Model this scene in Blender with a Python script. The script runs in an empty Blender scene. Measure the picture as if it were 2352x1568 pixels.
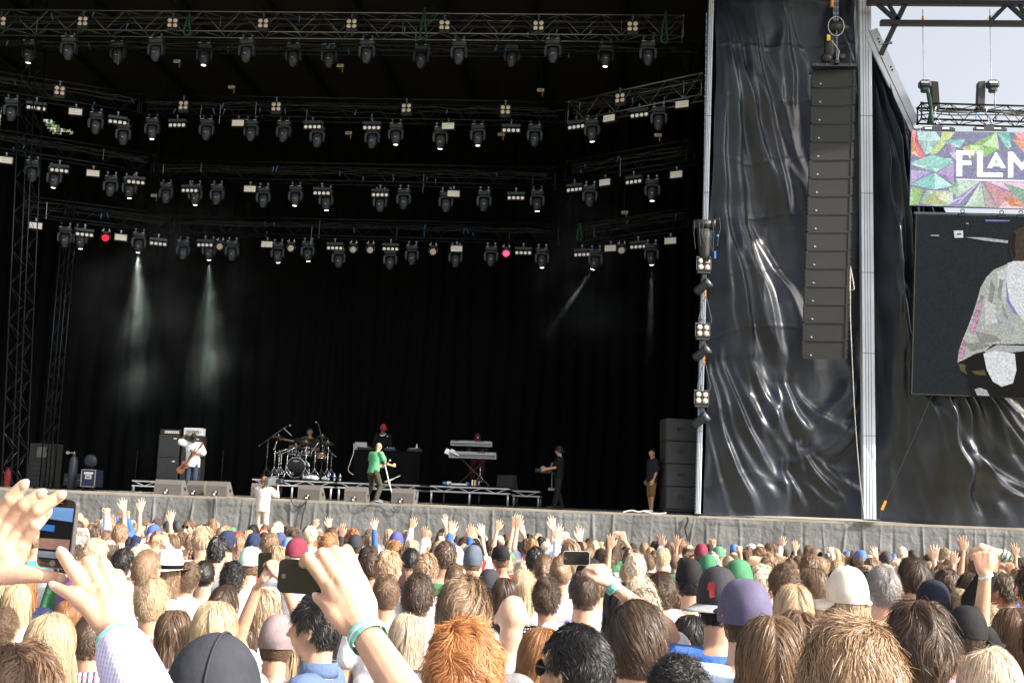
import bpy, bmesh, math, random
import numpy as np
from mathutils import Vector, Matrix, Euler
PI = math.pi
rnd = random.Random(7)
SC = bpy.context.scene
COL = SC.collection
# ---------------------------------------------------------------- camera
F = 2620.0; CW, CH = 2352.0, 1568.0
CAMZ = 2.0
HORIZON0, HORIZON_SLOPE = 1147.0, 0.0385
YAW, PITCH, ROLL = math.radians(4.4), math.atan(363.0 / F), math.radians(2.2)
RC = Matrix.Rotation(YAW, 3, 'Z') @ Matrix.Rotation(PI/2 + PITCH, 3, 'X') @ Matrix.Rotation(ROLL, 3, 'Z')
CAMP = Vector((0, 0, CAMZ))
def P(px, py, Y):
    """the world point on the plane y = Y that the photograph shows at (px, py)"""
    d = RC @ Vector(((px - CW/2)/F, -(py - CH/2)/F, -1.0))
    return CAMP + d*(Y/d.y)
def S(px, py, Y):
    """metres per photo pixel there"""
    return (P(px+1, py, Y) - P(px, py, Y)).length
def ppx(w):
    v = RC.transposed() @ (Vector(w) - CAMP)
    return (CW/2 + F*v.x/-v.z, CH/2 - F*v.y/-v.z)
cam = bpy.data.cameras.new('camera'); camo = bpy.data.objects.new('camera', cam); COL.objects.link(camo)
camo.matrix_world = Matrix.Translation(CAMP) @ RC.to_4x4()
cam.sensor_width = 36.0; cam.lens = F/CW*36.0; cam.clip_end = 3000; cam.clip_start = .05
SC.camera = camo
STAGE_Y, DECK = 31.0, 1.77
def ground_z(y): return -0.02*min(max(y, 0), 31)
# ---------------------------------------------------------------- sky, sun
SUN_EL, SUN_AZ = math.radians(36), math.radians(20)       # azimuth measured from +X towards the camera
sdir = Vector((math.cos(SUN_EL)*math.cos(SUN_AZ), -math.cos(SUN_EL)*math.sin(SUN_AZ), math.sin(SUN_EL)))
W = bpy.data.worlds.new('World'); SC.world = W; W.use_nodes = True
nt = W.node_tree; nt.nodes.clear()
sky = nt.nodes.new('ShaderNodeTexSky'); sky.sky_type = 'NISHITA'; sky.sun_disc = False
sky.sun_elevation = SUN_EL; sky.sun_rotation = math.atan2(sdir.x, sdir.y)
sky.air_density = 1.0; sky.dust_density = 6.0; sky.ozone_density = 1.0
hs = nt.nodes.new('ShaderNodeHueSaturation'); hs.inputs['Saturation'].default_value = .34; hs.inputs['Value'].default_value = 1.1
bg = nt.nodes.new('ShaderNodeBackground'); bg.inputs['Strength'].default_value = .15
wo = nt.nodes.new('ShaderNodeOutputWorld')
nt.links.new(sky.outputs[0], hs.inputs['Color']); nt.links.new(hs.outputs[0], bg.inputs[0]); nt.links.new(bg.outputs[0], wo.inputs[0])
sl = bpy.data.lights.new('sun', 'SUN'); sl.energy = 5.0; sl.angle = math.radians(.5); sl.color = (1, .90, .77)
so = bpy.data.objects.new('sun', sl); COL.objects.link(so); so.rotation_euler = sdir.to_track_quat('Z', 'Y').to_euler()
so.location = (30, -20, 40)
SC.view_settings.view_transform = 'Standard'; SC.view_settings.look = 'None'
SC.view_settings.exposure = 0.9; SC.view_settings.gamma = 1.0
SC.cycles.max_bounces = 6; SC.cycles.transparent_max_bounces = 8; SC.cycles.diffuse_bounces = 3
SC.cycles.volume_bounces = 0; SC.cycles.use_denoising = True
SC.cycles.sample_clamp_indirect = 3
# ---------------------------------------------------------------- materials
MATS = {}
def M(name, col=(.5, .5, .5), rough=.6, metal=0.0, nz=(6, .15), bump=None, emit=None, spec=.5, objcol=False, tone=False, sheen=0, stretch=None, attr=None):
    m = bpy.data.materials.new(name); m.use_nodes = True; MATS[name] = m
    t = m.node_tree; b = t.nodes['Principled BSDF']; L = t.links.new
    b.inputs['Roughness'].default_value = rough; b.inputs['Metallic'].default_value = metal
    b.inputs['Specular IOR Level'].default_value = spec
    if sheen: b.inputs['Sheen Weight'].default_value = sheen
    tc = t.nodes.new('ShaderNodeTexCoord'); src = tc.outputs['Object']
    if stretch:
        mp = t.nodes.new('ShaderNodeMapping'); mp.inputs['Scale'].default_value = stretch
        L(src, mp.inputs['Vector']); src = mp.outputs[0]
    if objcol:
        oi = t.nodes.new('ShaderNodeObjectInfo'); cs = oi.outputs['Color']
    elif attr:
        a = t.nodes.new('ShaderNodeAttribute'); a.attribute_name = attr; cs = a.outputs['Color']
    else:
        rg = t.nodes.new('ShaderNodeRGB'); rg.outputs[0].default_value = (*col, 1); cs = rg.outputs[0]
    if tone:
        a = t.nodes.new('ShaderNodeAttribute'); a.attribute_name = 'tone'
        mx = t.nodes.new('ShaderNodeVectorMath'); mx.operation = 'SCALE'
        L(cs, mx.inputs[0]); L(a.outputs['Fac'], mx.inputs['Scale']); cs = mx.outputs[0]
    if nz:
        n = t.nodes.new('ShaderNodeTexNoise'); n.inputs['Scale'].default_value = nz[0]; n.inputs['Detail'].default_value = 4
        L(src, n.inputs['Vector'])
        mr = t.nodes.new('ShaderNodeMapRange'); mr.inputs['From Min'].default_value = .3; mr.inputs['From Max'].default_value = .7
        mr.inputs['To Min'].default_value = 1-nz[1]; mr.inputs['To Max'].default_value = 1+nz[1]
        L(n.outputs['Fac'], mr.inputs['Value'])
        mx = t.nodes.new('ShaderNodeVectorMath'); mx.operation = 'SCALE'
        L(cs, mx.inputs[0]); L(mr.outputs[0], mx.inputs['Scale']); cs = mx.outputs[0]
    L(cs, b.inputs['Base Color'])
    if bump:
        n2 = t.nodes.new('ShaderNodeTexNoise'); n2.inputs['Scale'].default_value = bump[0]; n2.inputs['Detail'].default_value = 5
        L(src, n2.inputs['Vector'])
        bp = t.nodes.new('ShaderNodeBump'); bp.inputs['Strength'].default_value = bump[1]; bp.inputs['Distance'].default_value = bump[2] if len(bump) > 2 else .02
        L(n2.outputs['Fac'], bp.inputs['Height']); L(bp.outputs[0], b.inputs['Normal'])
    if emit:
        b.inputs['Emission Color'].default_value = (*emit[0], 1); b.inputs['Emission Strength'].default_value = emit[1]
    return m
M('skin', objcol=True, rough=.48, nz=(26, .13), bump=(150, .25, .0025))
M('nail', (.66, .44, .36), .3, nz=None)
M('cloth', objcol=True, rough=.85, nz=(9, .12), bump=(16, .5, .03), spec=.2)
M('hair', objcol=True, rough=.42, nz=None, tone=True, spec=.45)
M('cap_cloth', objcol=True, rough=.85, nz=(16, .16), bump=(30, .35, .008), spec=.25)
M('crowd_mix', attr='col', rough=.7, nz=(10, .15))
M('jeans', (.03, .04, .075), .85, nz=(12, .25), bump=(20, .4, .02))
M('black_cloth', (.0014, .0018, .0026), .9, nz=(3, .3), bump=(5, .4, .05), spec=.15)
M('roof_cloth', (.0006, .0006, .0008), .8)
M('deck_ply', (.30, .27, .22), .75, nz=(1.5, .25), bump=(8, .2, .01))
M('skirt', (.165, .168, .172), .9, nz=(1.1, .25), bump=(9, .6, .04), spec=.25)
M('tarp', (.019, .025, .039), .36, nz=(1.2, .3), bump=(2.4, .12, .08), spec=.6)
M('alu', (.20, .22, .25), .36, .85, nz=(5, .15))
M('alu_dark', (.018, .022, .028), .36, .7, nz=(5, .2))
M('alu_white', (.66, .72, .84), .5, 0, nz=(2, .08))
M('black_steel', (.012, .013, .016), .45, .3, nz=(6, .2))
M('fixture', (.030, .039, .054), .42, nz=(9, .2), bump=(40, .1, .003))
M('fixture_black', (.02, .02, .021), .5, nz=(9, .2))
M('lens_dark', (.05, .055, .06), .08, nz=None, spec=.8)
M('lens_warm', (.60, .52, .44), .25, nz=(60, .3), spec=.8, emit=((1, .82, .68), .05))
M('lens_pearl', (.66, .60, .55), .3, nz=(60, .15), spec=.8, emit=((1, .90, .82), .15))
M('lens_lit', (.9, .9, .85), .3, nz=None, emit=((1, 1, .93), 6))
M('lens_soft', (.9, .88, .7), .3, nz=None, emit=((1, .95, .7), 1.4))
M('lens_red', (.7, .05, .08), .3, nz=None, emit=((1, .004, .03), 1.2))
M('lens_red_hot', (.9, .3, .3), .3, nz=None, emit=((1, .012, .045), 3.6))
M('flood_lit', (.8, .76, .68), .35, nz=(40, .25), stretch=(.3, 1, 6), emit=((1, .92, .82), .07))
M('white_plastic', (.75, .75, .75), .4, nz=(10, .08))
M('grille', (.022, .0235, .0245), .75, nz=(90, .5), bump=(160, .5, .01))
M('cab', (.022, .023, .023), .65, nz=(7, .25), bump=(90, .1, .003))
M('sub_grey', (.030, .033, .036), .7, nz=(30, .25))
M('monitor_grey', (.105, .097, .090), .7, nz=(80, .22), bump=(160, .3, .005))
M('badge', (.8, .8, .85), .4, nz=None)
M('chrome', (.75, .76, .78), .18, .95, nz=(12, .1))
M('drum_shell', (.025, .03, .045), .2, nz=(8, .2), spec=.7)
M('drum_head', (.75, .74, .70), .5, nz=(8, .06))
M('drum_black', (.008, .008, .009), .25, nz=(8, .2))
M('brass', (.22, .17, .09), .28, .9, nz=(30, .2))
M('green_sling', (.015, .07, .04), .7, nz=(20, .2))
M('blue_tape', (.05, .20, .55), .5, nz=(20, .2))
M('orange', (.75, .28, .03), .5, nz=(20, .2))
M('yellow', (.7, .5, .05), .5)
M('rubber', (.012, .012, .012), .7, nz=(20, .2))
M('cable', (.02, .02, .022), .6, nz=(20, .2))
M('cable_white', (.6, .58, .52), .6, nz=(20, .2))
M('wood', (.20, .08, .035), .35, nz=(9, .3), stretch=(1, 1, 6))
M('silver', (.50, .52, .55), .35, .5, nz=(8, .1))
M('case_blue', (.02, .028, .07), .5, nz=(10, .2))
M('steel_grey', (.15, .16, .17), .4, .4, nz=(6, .15))
M('ground', (.16, .15, .08), .95, nz=(.8, .35), bump=(3, .5, .05))
M('bark', (.07, .05, .035), .9, nz=(8, .3), bump=(12, .6, .03))
M('leaf', (.10, .16, .03), .7, nz=(2.5, .55))
M('phone_black', (.008, .008, .009), .12, nz=None, spec=.6)
M('phone_white', (.72, .72, .72), .2, nz=None)
M('phone_rim', (.5, .5, .52), .2, .9, nz=None)
M('glass_dark', (.01, .01, .012), .08, nz=None, spec=.7)
M('paper', (.78, .78, .76), .7, nz=(12, .06))
M('red_cloth', (.26, .02, .025), .85, nz=(12, .2))
M('wristband', (.18, .55, .50), .6, nz=(60, .5))
def pattern(name, kind, c0, c1, sc, c2=None):
    m = M(name, c0, .85, nz=None, bump=(16, .4, .02), spec=.2); t = m.node_tree; b = t.nodes['Principled BSDF']; L = t.links.new; tc = t.nodes['Texture Coordinate']; mx = t.nodes.new('ShaderNodeMix'); mx.data_type = 'RGBA'; mx.inputs[6].default_value = (*c0, 1); mx.inputs[7].default_value = (*c1, 1)
    if kind == 'dots':
        v = t.nodes.new('ShaderNodeTexVoronoi'); v.inputs['Scale'].default_value = sc; v.inputs['Randomness'].default_value = .15; q = t.nodes.new('ShaderNodeMath'); q.operation = 'LESS_THAN'; q.inputs[1].default_value = .32; L(tc.outputs['Object'], v.inputs['Vector']); L(v.outputs['Distance'], q.inputs[0]); L(q.outputs[0], mx.inputs[0]); L(mx.outputs[2], b.inputs['Base Color'])
    else:
        w = []
        for ax in ('X', 'Z'):
            v = t.nodes.new('ShaderNodeTexWave'); v.bands_direction = ax; v.inputs['Scale'].default_value = sc; q = t.nodes.new('ShaderNodeMath'); q.operation = 'GREATER_THAN'; q.inputs[1].default_value = .62; L(tc.outputs['Object'], v.inputs['Vector']); L(v.outputs['Fac'], q.inputs[0]); w.append(q)
        L(w[0].outputs[0], mx.inputs[0]); m2 = t.nodes.new('ShaderNodeMix'); m2.data_type = 'RGBA'; m2.inputs[7].default_value = (*c2, 1); q = t.nodes.new('ShaderNodeMath'); q.operation = 'MULTIPLY'; q.inputs[1].default_value = .6; L(w[1].outputs[0], q.inputs[0]); L(q.outputs[0], m2.inputs[0]); L(mx.outputs[2], m2.inputs[6]); L(m2.outputs[2], b.inputs['Base Color'])
pattern('plaid', 'plaid', (.62, .62, .66), (.04, .06, .14), 14, (.30, .06, .09)); pattern('dots', 'dots', (.03, .03, .05), (.75, .75, .75), 62)
pattern('stripe_cloth', 'plaid', (.58, .56, .72), (.34, .33, .52), 46, (.56, .54, .70))
# ---------------------------------------------------------------- mesh building
class MB:
    def __init__(s): s.v = []; s.f = []; s.m = []; s.mi = 0
    def add(s, v, f):
        o = len(s.v); s.v.extend([tuple(q) for q in v]); s.f.extend([tuple(i+o for i in q) for q in f]); s.m.extend([s.mi]*len(f)); return s
    def box(s, c, sz, R=None, bev=0.0, taper=1.0):
        c = Vector(c); x, y, z = sz[0]/2, sz[1]/2, sz[2]/2
        if bev <= 0:
            vs = [Vector((a*x*(taper if e > 0 else 1), b*y*(taper if e > 0 else 1), e*z)) for e in (-1, 1) for a, b in ((-1, -1), (1, -1), (1, 1), (-1, 1))]
            fs = [(3, 2, 1, 0), (4, 5, 6, 7), (0, 1, 5, 4), (1, 2, 6, 5), (2, 3, 7, 6), (3, 0, 4, 7)]
        else:
            b = min(bev, x*.49, y*.49, z*.49); rings = []
            for zz, ins in ((-z, b), (-z+b, 0), (z-b, 0), (z, b)):
                X, Y2 = x-ins, y-ins; k = b if ins == 0 else b*.4
                rings.append([Vector((a, d, zz)) for a, d in ((-X+k, -Y2), (X-k, -Y2), (X, -Y2+k), (X, Y2-k), (X-k, Y2), (-X+k, Y2), (-X, Y2-k), (-X, -Y2+k))])
            vs = [p for r in rings for p in r]; fs = [tuple(range(7, -1, -1)), tuple(range(24, 32))]
            for i in range(3):
                for j in range(8): fs.append((i*8+j, i*8+(j+1) % 8, i*8+8+(j+1) % 8, i*8+8+j))
        if R is not None: vs = [R @ p for p in vs]
        return s.add([p+c for p in vs], fs)
    def cyl(s, a, b, r0, r1=None, n=8, cap=True):
        a, b = Vector(a), Vector(b); r1 = r0 if r1 is None else r1; d = (b-a)
        if d.length < 1e-6: return s
        q = d.to_track_quat('Z', 'Y'); X, Y2 = q @ Vector((1, 0, 0)), q @ Vector((0, 1, 0)); vs = []
        for c, r in ((a, r0), (b, r1)):
            for i in range(n):
                t = 2*PI*i/n; vs.append(c + X*math.cos(t)*r + Y2*math.sin(t)*r)
        fs = [(i, (i+1) % n, n+(i+1) % n, n+i) for i in range(n)]
        if cap: fs += [tuple(range(n-1, -1, -1)), tuple(range(n, 2*n))]
        return s.add(vs, fs)
    def tube(s, pts, r, n=6):
        pts = [Vector(p) for p in pts]; vs = []; N = len(pts); rr = r if isinstance(r, (list, tuple)) else [r]*N
        X = None
        for i, p in enumerate(pts):
            d = (pts[min(i+1, N-1)] - pts[max(i-1, 0)]).normalized()
            if X is None: X = d.orthogonal().normalized()
            X = (X - d*X.dot(d)).normalized(); Y2 = d.cross(X)
            for j in range(n):
                t = 2*PI*j/n; vs.append(p + (X*math.cos(t) + Y2*math.sin(t))*rr[i])
        fs = [(i*n+j, i*n+(j+1) % n, (i+1)*n+(j+1) % n, (i+1)*n+j) for i in range(N-1) for j in range(n)]
        fs += [tuple(range(n-1, -1, -1)), tuple(range((N-1)*n, N*n))]
        return s.add(vs, fs)
    def lathe(s, c, prof, n=16, R=None, cap=True):
        c = Vector(c); vs = []; k = len(prof)
        for r, z in prof:
            for i in range(n):
                t = 2*PI*i/n; v = Vector((r*math.cos(t), r*math.sin(t), z)); vs.append(c + (R @ v if R is not None else v))
        fs = [(i*n+j, i*n+(j+1) % n, (i+1)*n+(j+1) % n, (i+1)*n+j) for i in range(k-1) for j in range(n)]
        if cap: fs += [tuple(range(n-1, -1, -1)), tuple(range((k-1)*n, k*n))]
        return s.add(vs, fs)
    def ball(s, c, r, n=10, m=6, R=None):
        r = (r, r, r) if not isinstance(r, (tuple, list)) else r; c = Vector(c)
        vs = []; fs = []
        for i in range(1, m):
            a = PI*i/m
            for j in range(n):
                b = 2*PI*j/n; v = Vector((r[0]*math.sin(a)*math.cos(b), r[1]*math.sin(a)*math.sin(b), r[2]*math.cos(a)))
                vs.append(c + (R @ v if R is not None else v))
        t = Vector((0, 0, r[2])); t = R @ t if R is not None else t
        vs += [c+t, c-t]; T, B = len(vs)-2, len(vs)-1
        for i in range(m-2):
            for j in range(n): fs.append((i*n+j, (i+1)*n+j, (i+1)*n+(j+1) % n, i*n+(j+1) % n))
        for j in range(n):
            fs.append((T, j, (j+1) % n)); fs.append((B, (m-2)*n+(j+1) % n, (m-2)*n+j))
        return s.add(vs, fs)
    def prism(s, poly, d):
        """closed polygon of 3-D points, extruded by the vector d"""
        poly = [Vector(p) for p in poly]; d = Vector(d); n = len(poly)
        vs = poly + [p+d for p in poly]
        fs = [tuple(range(n)), tuple(range(2*n-1, n-1, -1))] + [(i, i+n, (i+1) % n+n, (i+1) % n) for i in range(n)]
        return s.add(vs, fs)
    def loft(s, rings, n=14):
        """rings: (centre, rx, ry) stacked upwards"""
        vs = []
        for c, rx, ry in rings:
            for i in range(n):
                t = 2*PI*i/n; vs.append(Vector(c) + Vector((rx*math.cos(t), ry*math.sin(t), 0)))
        k = len(rings)
        fs = [(i*n+j, i*n+(j+1) % n, (i+1)*n+(j+1) % n, (i+1)*n+j) for i in range(k-1) for j in range(n)]
        fs += [tuple(range(n-1, -1, -1)), tuple(range((k-1)*n, k*n))]
        return s.add(vs, fs)
    def cap_(s, a, b, r0, r1, n=10):
        s.cyl(a, b, r0, r1, n); s.ball(a, r0*.999, n, 6); s.ball(b, r1*.999, n, 6); return s
    def mesh(s, name, mats, smooth=False):
        me = bpy.data.meshes.new(name); me.from_pydata(s.v, [], s.f)
        for m in (mats if isinstance(mats, (list, tuple)) else [mats]): me.materials.append(MATS[m] if isinstance(m, str) else m)
        if any(s.m): me.polygons.foreach_set('material_index', s.m)
        if smooth: me.polygons.foreach_set('use_smooth', [True]*len(me.polygons))
        me.update(); return me
    def build(s, name, mats, parent=None, smooth=False, **kw):
        return obj(name, s.mesh(name, mats, smooth), parent, **kw)
def obj(name, me, parent=None, loc=None, color=None, label=None, rot=None):
    o = bpy.data.objects.new(name, me); COL.objects.link(o)
    if parent is not None: o.parent = parent
    if loc is not None: o.location = loc
    if rot is not None: o.rotation_euler = rot
    if color is not None: o.color = (*color[:3], 1)
    if label: o['label'] = label
    return o
def tag(o, label=None, cat=None, group=None, kind=None):
    if label: o['label'] = label
    if cat: o['category'] = cat
    if group: o['group'] = group
    if kind: o['kind'] = kind
    return o
def thing(name, label, cat, loc=(0, 0, 0), rot=(0, 0, 0), group=None, scale=1):
    o = bpy.data.objects.new(name, None); COL.objects.link(o); o.empty_display_size = .2
    o.location = loc; o.rotation_euler = rot; o.scale = (scale,)*3
    return tag(o, label, cat, group)
def copy_tree(o, parent=None):
    c = o.copy(); COL.objects.link(c)
    if parent is not None: c.parent = parent
    for ch in list(o.children): copy_tree(ch, c)
    return c
def setmat(o, m):
    o.material_slots[0].link = 'OBJECT'; o.material_slots[0].material = MATS[m]
def npmesh(name, V, Fq, mats, smooth=False, tone=None, col=None):
    """mesh from an (N,3) array and an (M,4) array of quads"""
    me = bpy.data.meshes.new(name); V = np.asarray(V, np.float32); Fq = np.asarray(Fq, np.int32); n, k = Fq.shape
    me.vertices.add(len(V)); me.vertices.foreach_set('co', V.ravel())
    me.loops.add(n*k); me.loops.foreach_set('vertex_index', Fq.ravel())
    me.polygons.add(n); me.polygons.foreach_set('loop_start', np.arange(0, n*k, k, dtype=np.int32))
    me.polygons.foreach_set('loop_total', np.full(n, k, np.int32))
    me.polygons.foreach_set('use_smooth', np.full(n, smooth, bool))
    for m in (mats if isinstance(mats, (list, tuple)) else [mats]): me.materials.append(MATS[m])
    me.update(calc_edges=True)
    if tone is not None:
        a = me.attributes.new('tone', 'FLOAT', 'POINT'); a.data.foreach_set('value', np.asarray(tone, np.float32))
    if col is not None:
        a = me.attributes.new('col', 'FLOAT_COLOR', 'POINT'); a.data.foreach_set('color', np.asarray(col, np.float32).ravel())
    me.validate(); return me
def gridmesh(name, V3, mats, smooth=True):
    """V3: (rows, cols, 3)"""
    r, c = V3.shape[:2]; i = np.arange(r*c).reshape(r, c)
    q = np.stack([i[:-1, :-1], i[:-1, 1:], i[1:, 1:], i[1:, :-1]], -1).reshape(-1, 4)
    return npmesh(name, V3.reshape(-1, 3), q, mats, smooth)
def vnoise(x, y, seed=0):
    """smooth value noise on arrays"""
    rs = np.random.RandomState(seed); T = rs.rand(64, 64)
    xi, yi = np.floor(x).astype(int), np.floor(y).astype(int); fx, fy = x-xi, y-yi
    fx = fx*fx*(3-2*fx); fy = fy*fy*(3-2*fy); g = lambda a, b: T[a % 64, b % 64]
    return (g(xi, yi)*(1-fx)+g(xi+1, yi)*fx)*(1-fy) + (g(xi, yi+1)*(1-fx)+g(xi+1, yi+1)*fx)*fy - .5
ORD = ['first', 'second', 'third', 'fourth', 'fifth', 'sixth', 'seventh', 'eighth', 'ninth', 'tenth', 'eleventh', 'twelfth', 'thirteenth', 'fourteenth', 'fifteenth', 'sixteenth', 'seventeenth', 'eighteenth']
def fuse(mb, voxel, smooth=4, keep_below=None):
    """weld overlapping solids into one continuous skin"""
    me = bpy.data.meshes.new('raw'); me.from_pydata(mb.v, [], mb.f); me.update()
    o = bpy.data.objects.new('raw', me); COL.objects.link(o)
    r = o.modifiers.new('r', 'REMESH'); r.mode = 'VOXEL'; r.voxel_size = voxel; r.use_smooth_shade = True
    if smooth:
        s2 = o.modifiers.new('s', 'SMOOTH'); s2.factor = .5; s2.iterations = smooth
    dg = bpy.context.evaluated_depsgraph_get()
    out = bpy.data.meshes.new_from_object(o.evaluated_get(dg)); out.materials.clear()
    bpy.data.objects.remove(o); bpy.data.meshes.remove(me)
    out.polygons.foreach_set('use_smooth', [True]*len(out.polygons))
    return out
# ================================================================ the setting
def make_ground():
    ys = [-150, 0, 8, 16, 24, 31, 60, 400]; xs = np.linspace(-300, 300, 13)
    V = np.array([[(x, y, ground_z(y)-.02) for x in xs] for y in ys])
    tag(obj('ground', gridmesh('ground', V, 'ground')), 'trodden grass field under the crowd sloping down to the stage', 'ground', kind='structure')
make_ground()
X0, X1 = P(-160, 1150, 31).x, P(2560, 1150, 31).x
POLE1 = (P(1635, 0, 31), P(1603, 1181, 31))
XD = P(1618, 900, 31).x                                   # where the stage opening ends on the right
def make_stage():
    st = thing('stage', 'wide festival stage platform with a pale deck edge and grey fabric skirt', 'stage', (0, 31, ground_z(31)))
    def loc(o): o.location = (0, -31, -ground_z(31)); return o
    b = MB(); b.box(((X0+X1)/2, 38.5, DECK-.06), (X1-X0, 15.0, .12)); loc(b.build('deck', 'deck_ply', st))
    b = MB(); b.box(((X0+X1)/2, 30.985, DECK-.03), (X1-X0, .026, .05)); loc(b.build('edge_trim', 'deck_ply', st))
    n, k = 1500, 44; x = np.linspace(X0, X1, n); z = np.linspace(DECK-.055, ground_z(31)+.02, k)
    Xg, Zg = np.meshgrid(x, z); rs = np.random.RandomState(3); D = np.zeros_like(Xg); h = DECK-Zg
    x0 = X0
    while x0 < X1:
        x0 += rs.uniform(.28, .75); sl = rs.normal(0, .07); w = rs.uniform(.016, .045); a = rs.uniform(.012, .045)*rs.choice([1, 1, -.7])
        D += a*np.exp(-((Xg-x0-sl*h)/w)**2)*np.clip(.25+h*1.2, 0, 1)
    D += .03*vnoise(Xg*1.1+9, Zg*.9+40, 1)+.020*vnoise(Xg*3.1+9, Zg*1.6+40, 2)+.012*vnoise(Xg*11+3, Zg*7+40, 5)
    D += .02*np.exp(-((h-.18-.05*vnoise(Xg*1.5+5, Xg*0+2.3, 8))/.02)**2)
    V = np.stack([Xg, 30.93-np.abs(D)*.0-D, Zg], -1)
    loc(obj('skirt', gridmesh('skirt', V, 'skirt'), st))
    return st
make_stage()
def curtain(name, label, x0, x1, y0, y1, z0, z1, mat, folds, amp, cat='curtain', hole=None, n=None):
    n = n or int(folds*10); k = 120; u = np.linspace(0, 1, n); v = np.linspace(0, 1, k); U, Vv = np.meshgrid(u, v)
    L = math.hypot(x1-x0, y1-y0); nx, ny = -(y1-y0)/L, (x1-x0)/L
    ph = 2*PI*folds*(U+.35/folds*vnoise(U*folds*.7+3, Vv*2+7, 4)*2)
    D = amp*np.sin(ph)*(.55+.9*np.abs(vnoise(U*folds*.5+1, Vv*1.3+2, 6)))
    V3 = np.stack([x0+(x1-x0)*U+nx*D, y0+(y1-y0)*U+ny*D, z1+(z0-z1)*Vv], -1)
    return tag(obj(name, gridmesh(name, V3, mat)), label, cat)
BACK_Y = 44.0
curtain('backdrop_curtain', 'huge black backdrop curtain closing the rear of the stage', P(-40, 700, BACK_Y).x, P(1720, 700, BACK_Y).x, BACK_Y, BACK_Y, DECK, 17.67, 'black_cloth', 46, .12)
# the left wing curtain, in two lengths: between them trees show through a small gap
LWX = P(-120, 700, 31).x
WG0, WG1 = 14.2, 15.4
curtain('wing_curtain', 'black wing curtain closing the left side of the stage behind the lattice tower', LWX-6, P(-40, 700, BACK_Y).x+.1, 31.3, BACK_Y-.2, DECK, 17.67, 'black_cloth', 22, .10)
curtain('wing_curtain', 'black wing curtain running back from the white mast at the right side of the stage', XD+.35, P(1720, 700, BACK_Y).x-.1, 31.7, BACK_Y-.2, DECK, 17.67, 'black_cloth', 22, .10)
def make_roof():
    r = thing('stage_roof', 'black fabric roof high over the stage, its underside lost in darkness', 'roof', (0, 36, 17.6))
    xl, xr = LWX-7, 15.0
    xb = P(1720, 700, BACK_Y).x+.9
    b = MB(); b.box(((xl+xr)/2, (27.0+31.2)/2-36, .1), (xr-xl, 31.2-27.0, .12)); b.box(((xl+xb)/2, (31.2+45)/2-36, .1), (xb-xl, 45-31.2, .12)); b.build('roof_skin', 'roof_cloth', r)  # front slab juts out unseen over opening and wing, its reach set to shade the stage
    b = MB()
    for i in range(12):
        x = xl+.5+(xb-xl-1)*i/11; b.box((x, (27.1+44.9)/2-36, -.12), (.18, 17.6, .22))
    b.build('roof_beam', 'black_steel', r)
make_roof()
# tarpaulins -------------------------------------------------------
def tarp(name, label, left, right, Y, nu, nv, fold, wr=1.0):
    """left, right: polylines in the picture plane (px, py), sampled evenly; fold(U, V) gives the relief in metres"""
    def poly(pts, v):
        t = np.linspace(0, 1, len(pts)); return np.interp(v, t, [p[0] for p in pts]), np.interp(v, t, [p[1] for p in pts])
    v = np.linspace(0, 1, nv); u = np.linspace(0, 1, nu); lx, ly = poly(left, v); rx, ry = poly(right, v)
    V3 = np.zeros((nv, nu, 3)); A = np.array([P(lx[i], ly[i], Y)[:] for i in range(nv)]); B = np.array([P(rx[i], ry[i], Y)[:] for i in range(nv)])
    U, Vv = np.meshgrid(u, v); V3 = A[:, None, :]*(1-U[..., None]) + B[:, None, :]*U[..., None]
    PX = lx[:, None]*(1-U)+rx[:, None]*U; PY = ly[:, None]*(1-U)+ry[:, None]*U; D = fold(U, Vv, PX, PY); V3[..., 1] -= D
    V3[..., 0] += .25*D
    return tag(obj(name, gridmesh(name, V3, 'tarp')), label, 'tarpaulin')
def ridges(PX, PY, L, seed=0, k=1.0):
    """long folds in the sheet: (width, height, [(x, y)...])"""
    D = np.zeros_like(PX); rs = np.random.RandomState(seed)
    for w, a, pts in L:
        q = np.array(pts, float); t = np.arange(len(q)); tt = np.linspace(0, len(q)-1, 60); X = np.interp(tt, t, q[:, 0]); Y = np.interp(tt, t, q[:, 1]); ker = np.hanning(19); ker /= ker.sum()
        X = np.convolve(np.pad(X, 9, mode='reflect', reflect_type='odd'), ker, 'valid'); Y = np.convolve(np.pad(Y, 9, mode='reflect', reflect_type='odd'), ker, 'valid')
        y = np.clip(PY, Y[0], Y[-1]); over = np.abs(PY-y); T = (y-Y[0])/(Y[-1]-Y[0]); x0 = np.interp(y, Y, X)+7*vnoise(PY/60+seed, PY*0+w, 30)
        amp = a*k*(.25+1.5*np.clip(np.sin(PI*np.clip(T*.9+.08, 0, 1)), 0, 1)*(.85+.7*vnoise(PY/85+rs.rand()*30, PY*0+1.7, 31)))*np.exp(-(over/30)**2)
        W = w*(1.05+1.3*T+.8*vnoise(PY/70+rs.rand()*30, PY*0+.3, 33))
        for off, f, wk in ((0, 1, 1), (rs.uniform(-2.6, -1.8), .45, .8), (rs.uniform(2.2, 3.4), .4, 1.2)):
            dx = PX-x0-off*W*(.7+.6*T); e = np.where(dx < 0, dx/(W*2.0*wk), dx/(W*.95*wk)); D += amp*f*np.exp(-e**2)
    return D
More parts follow.
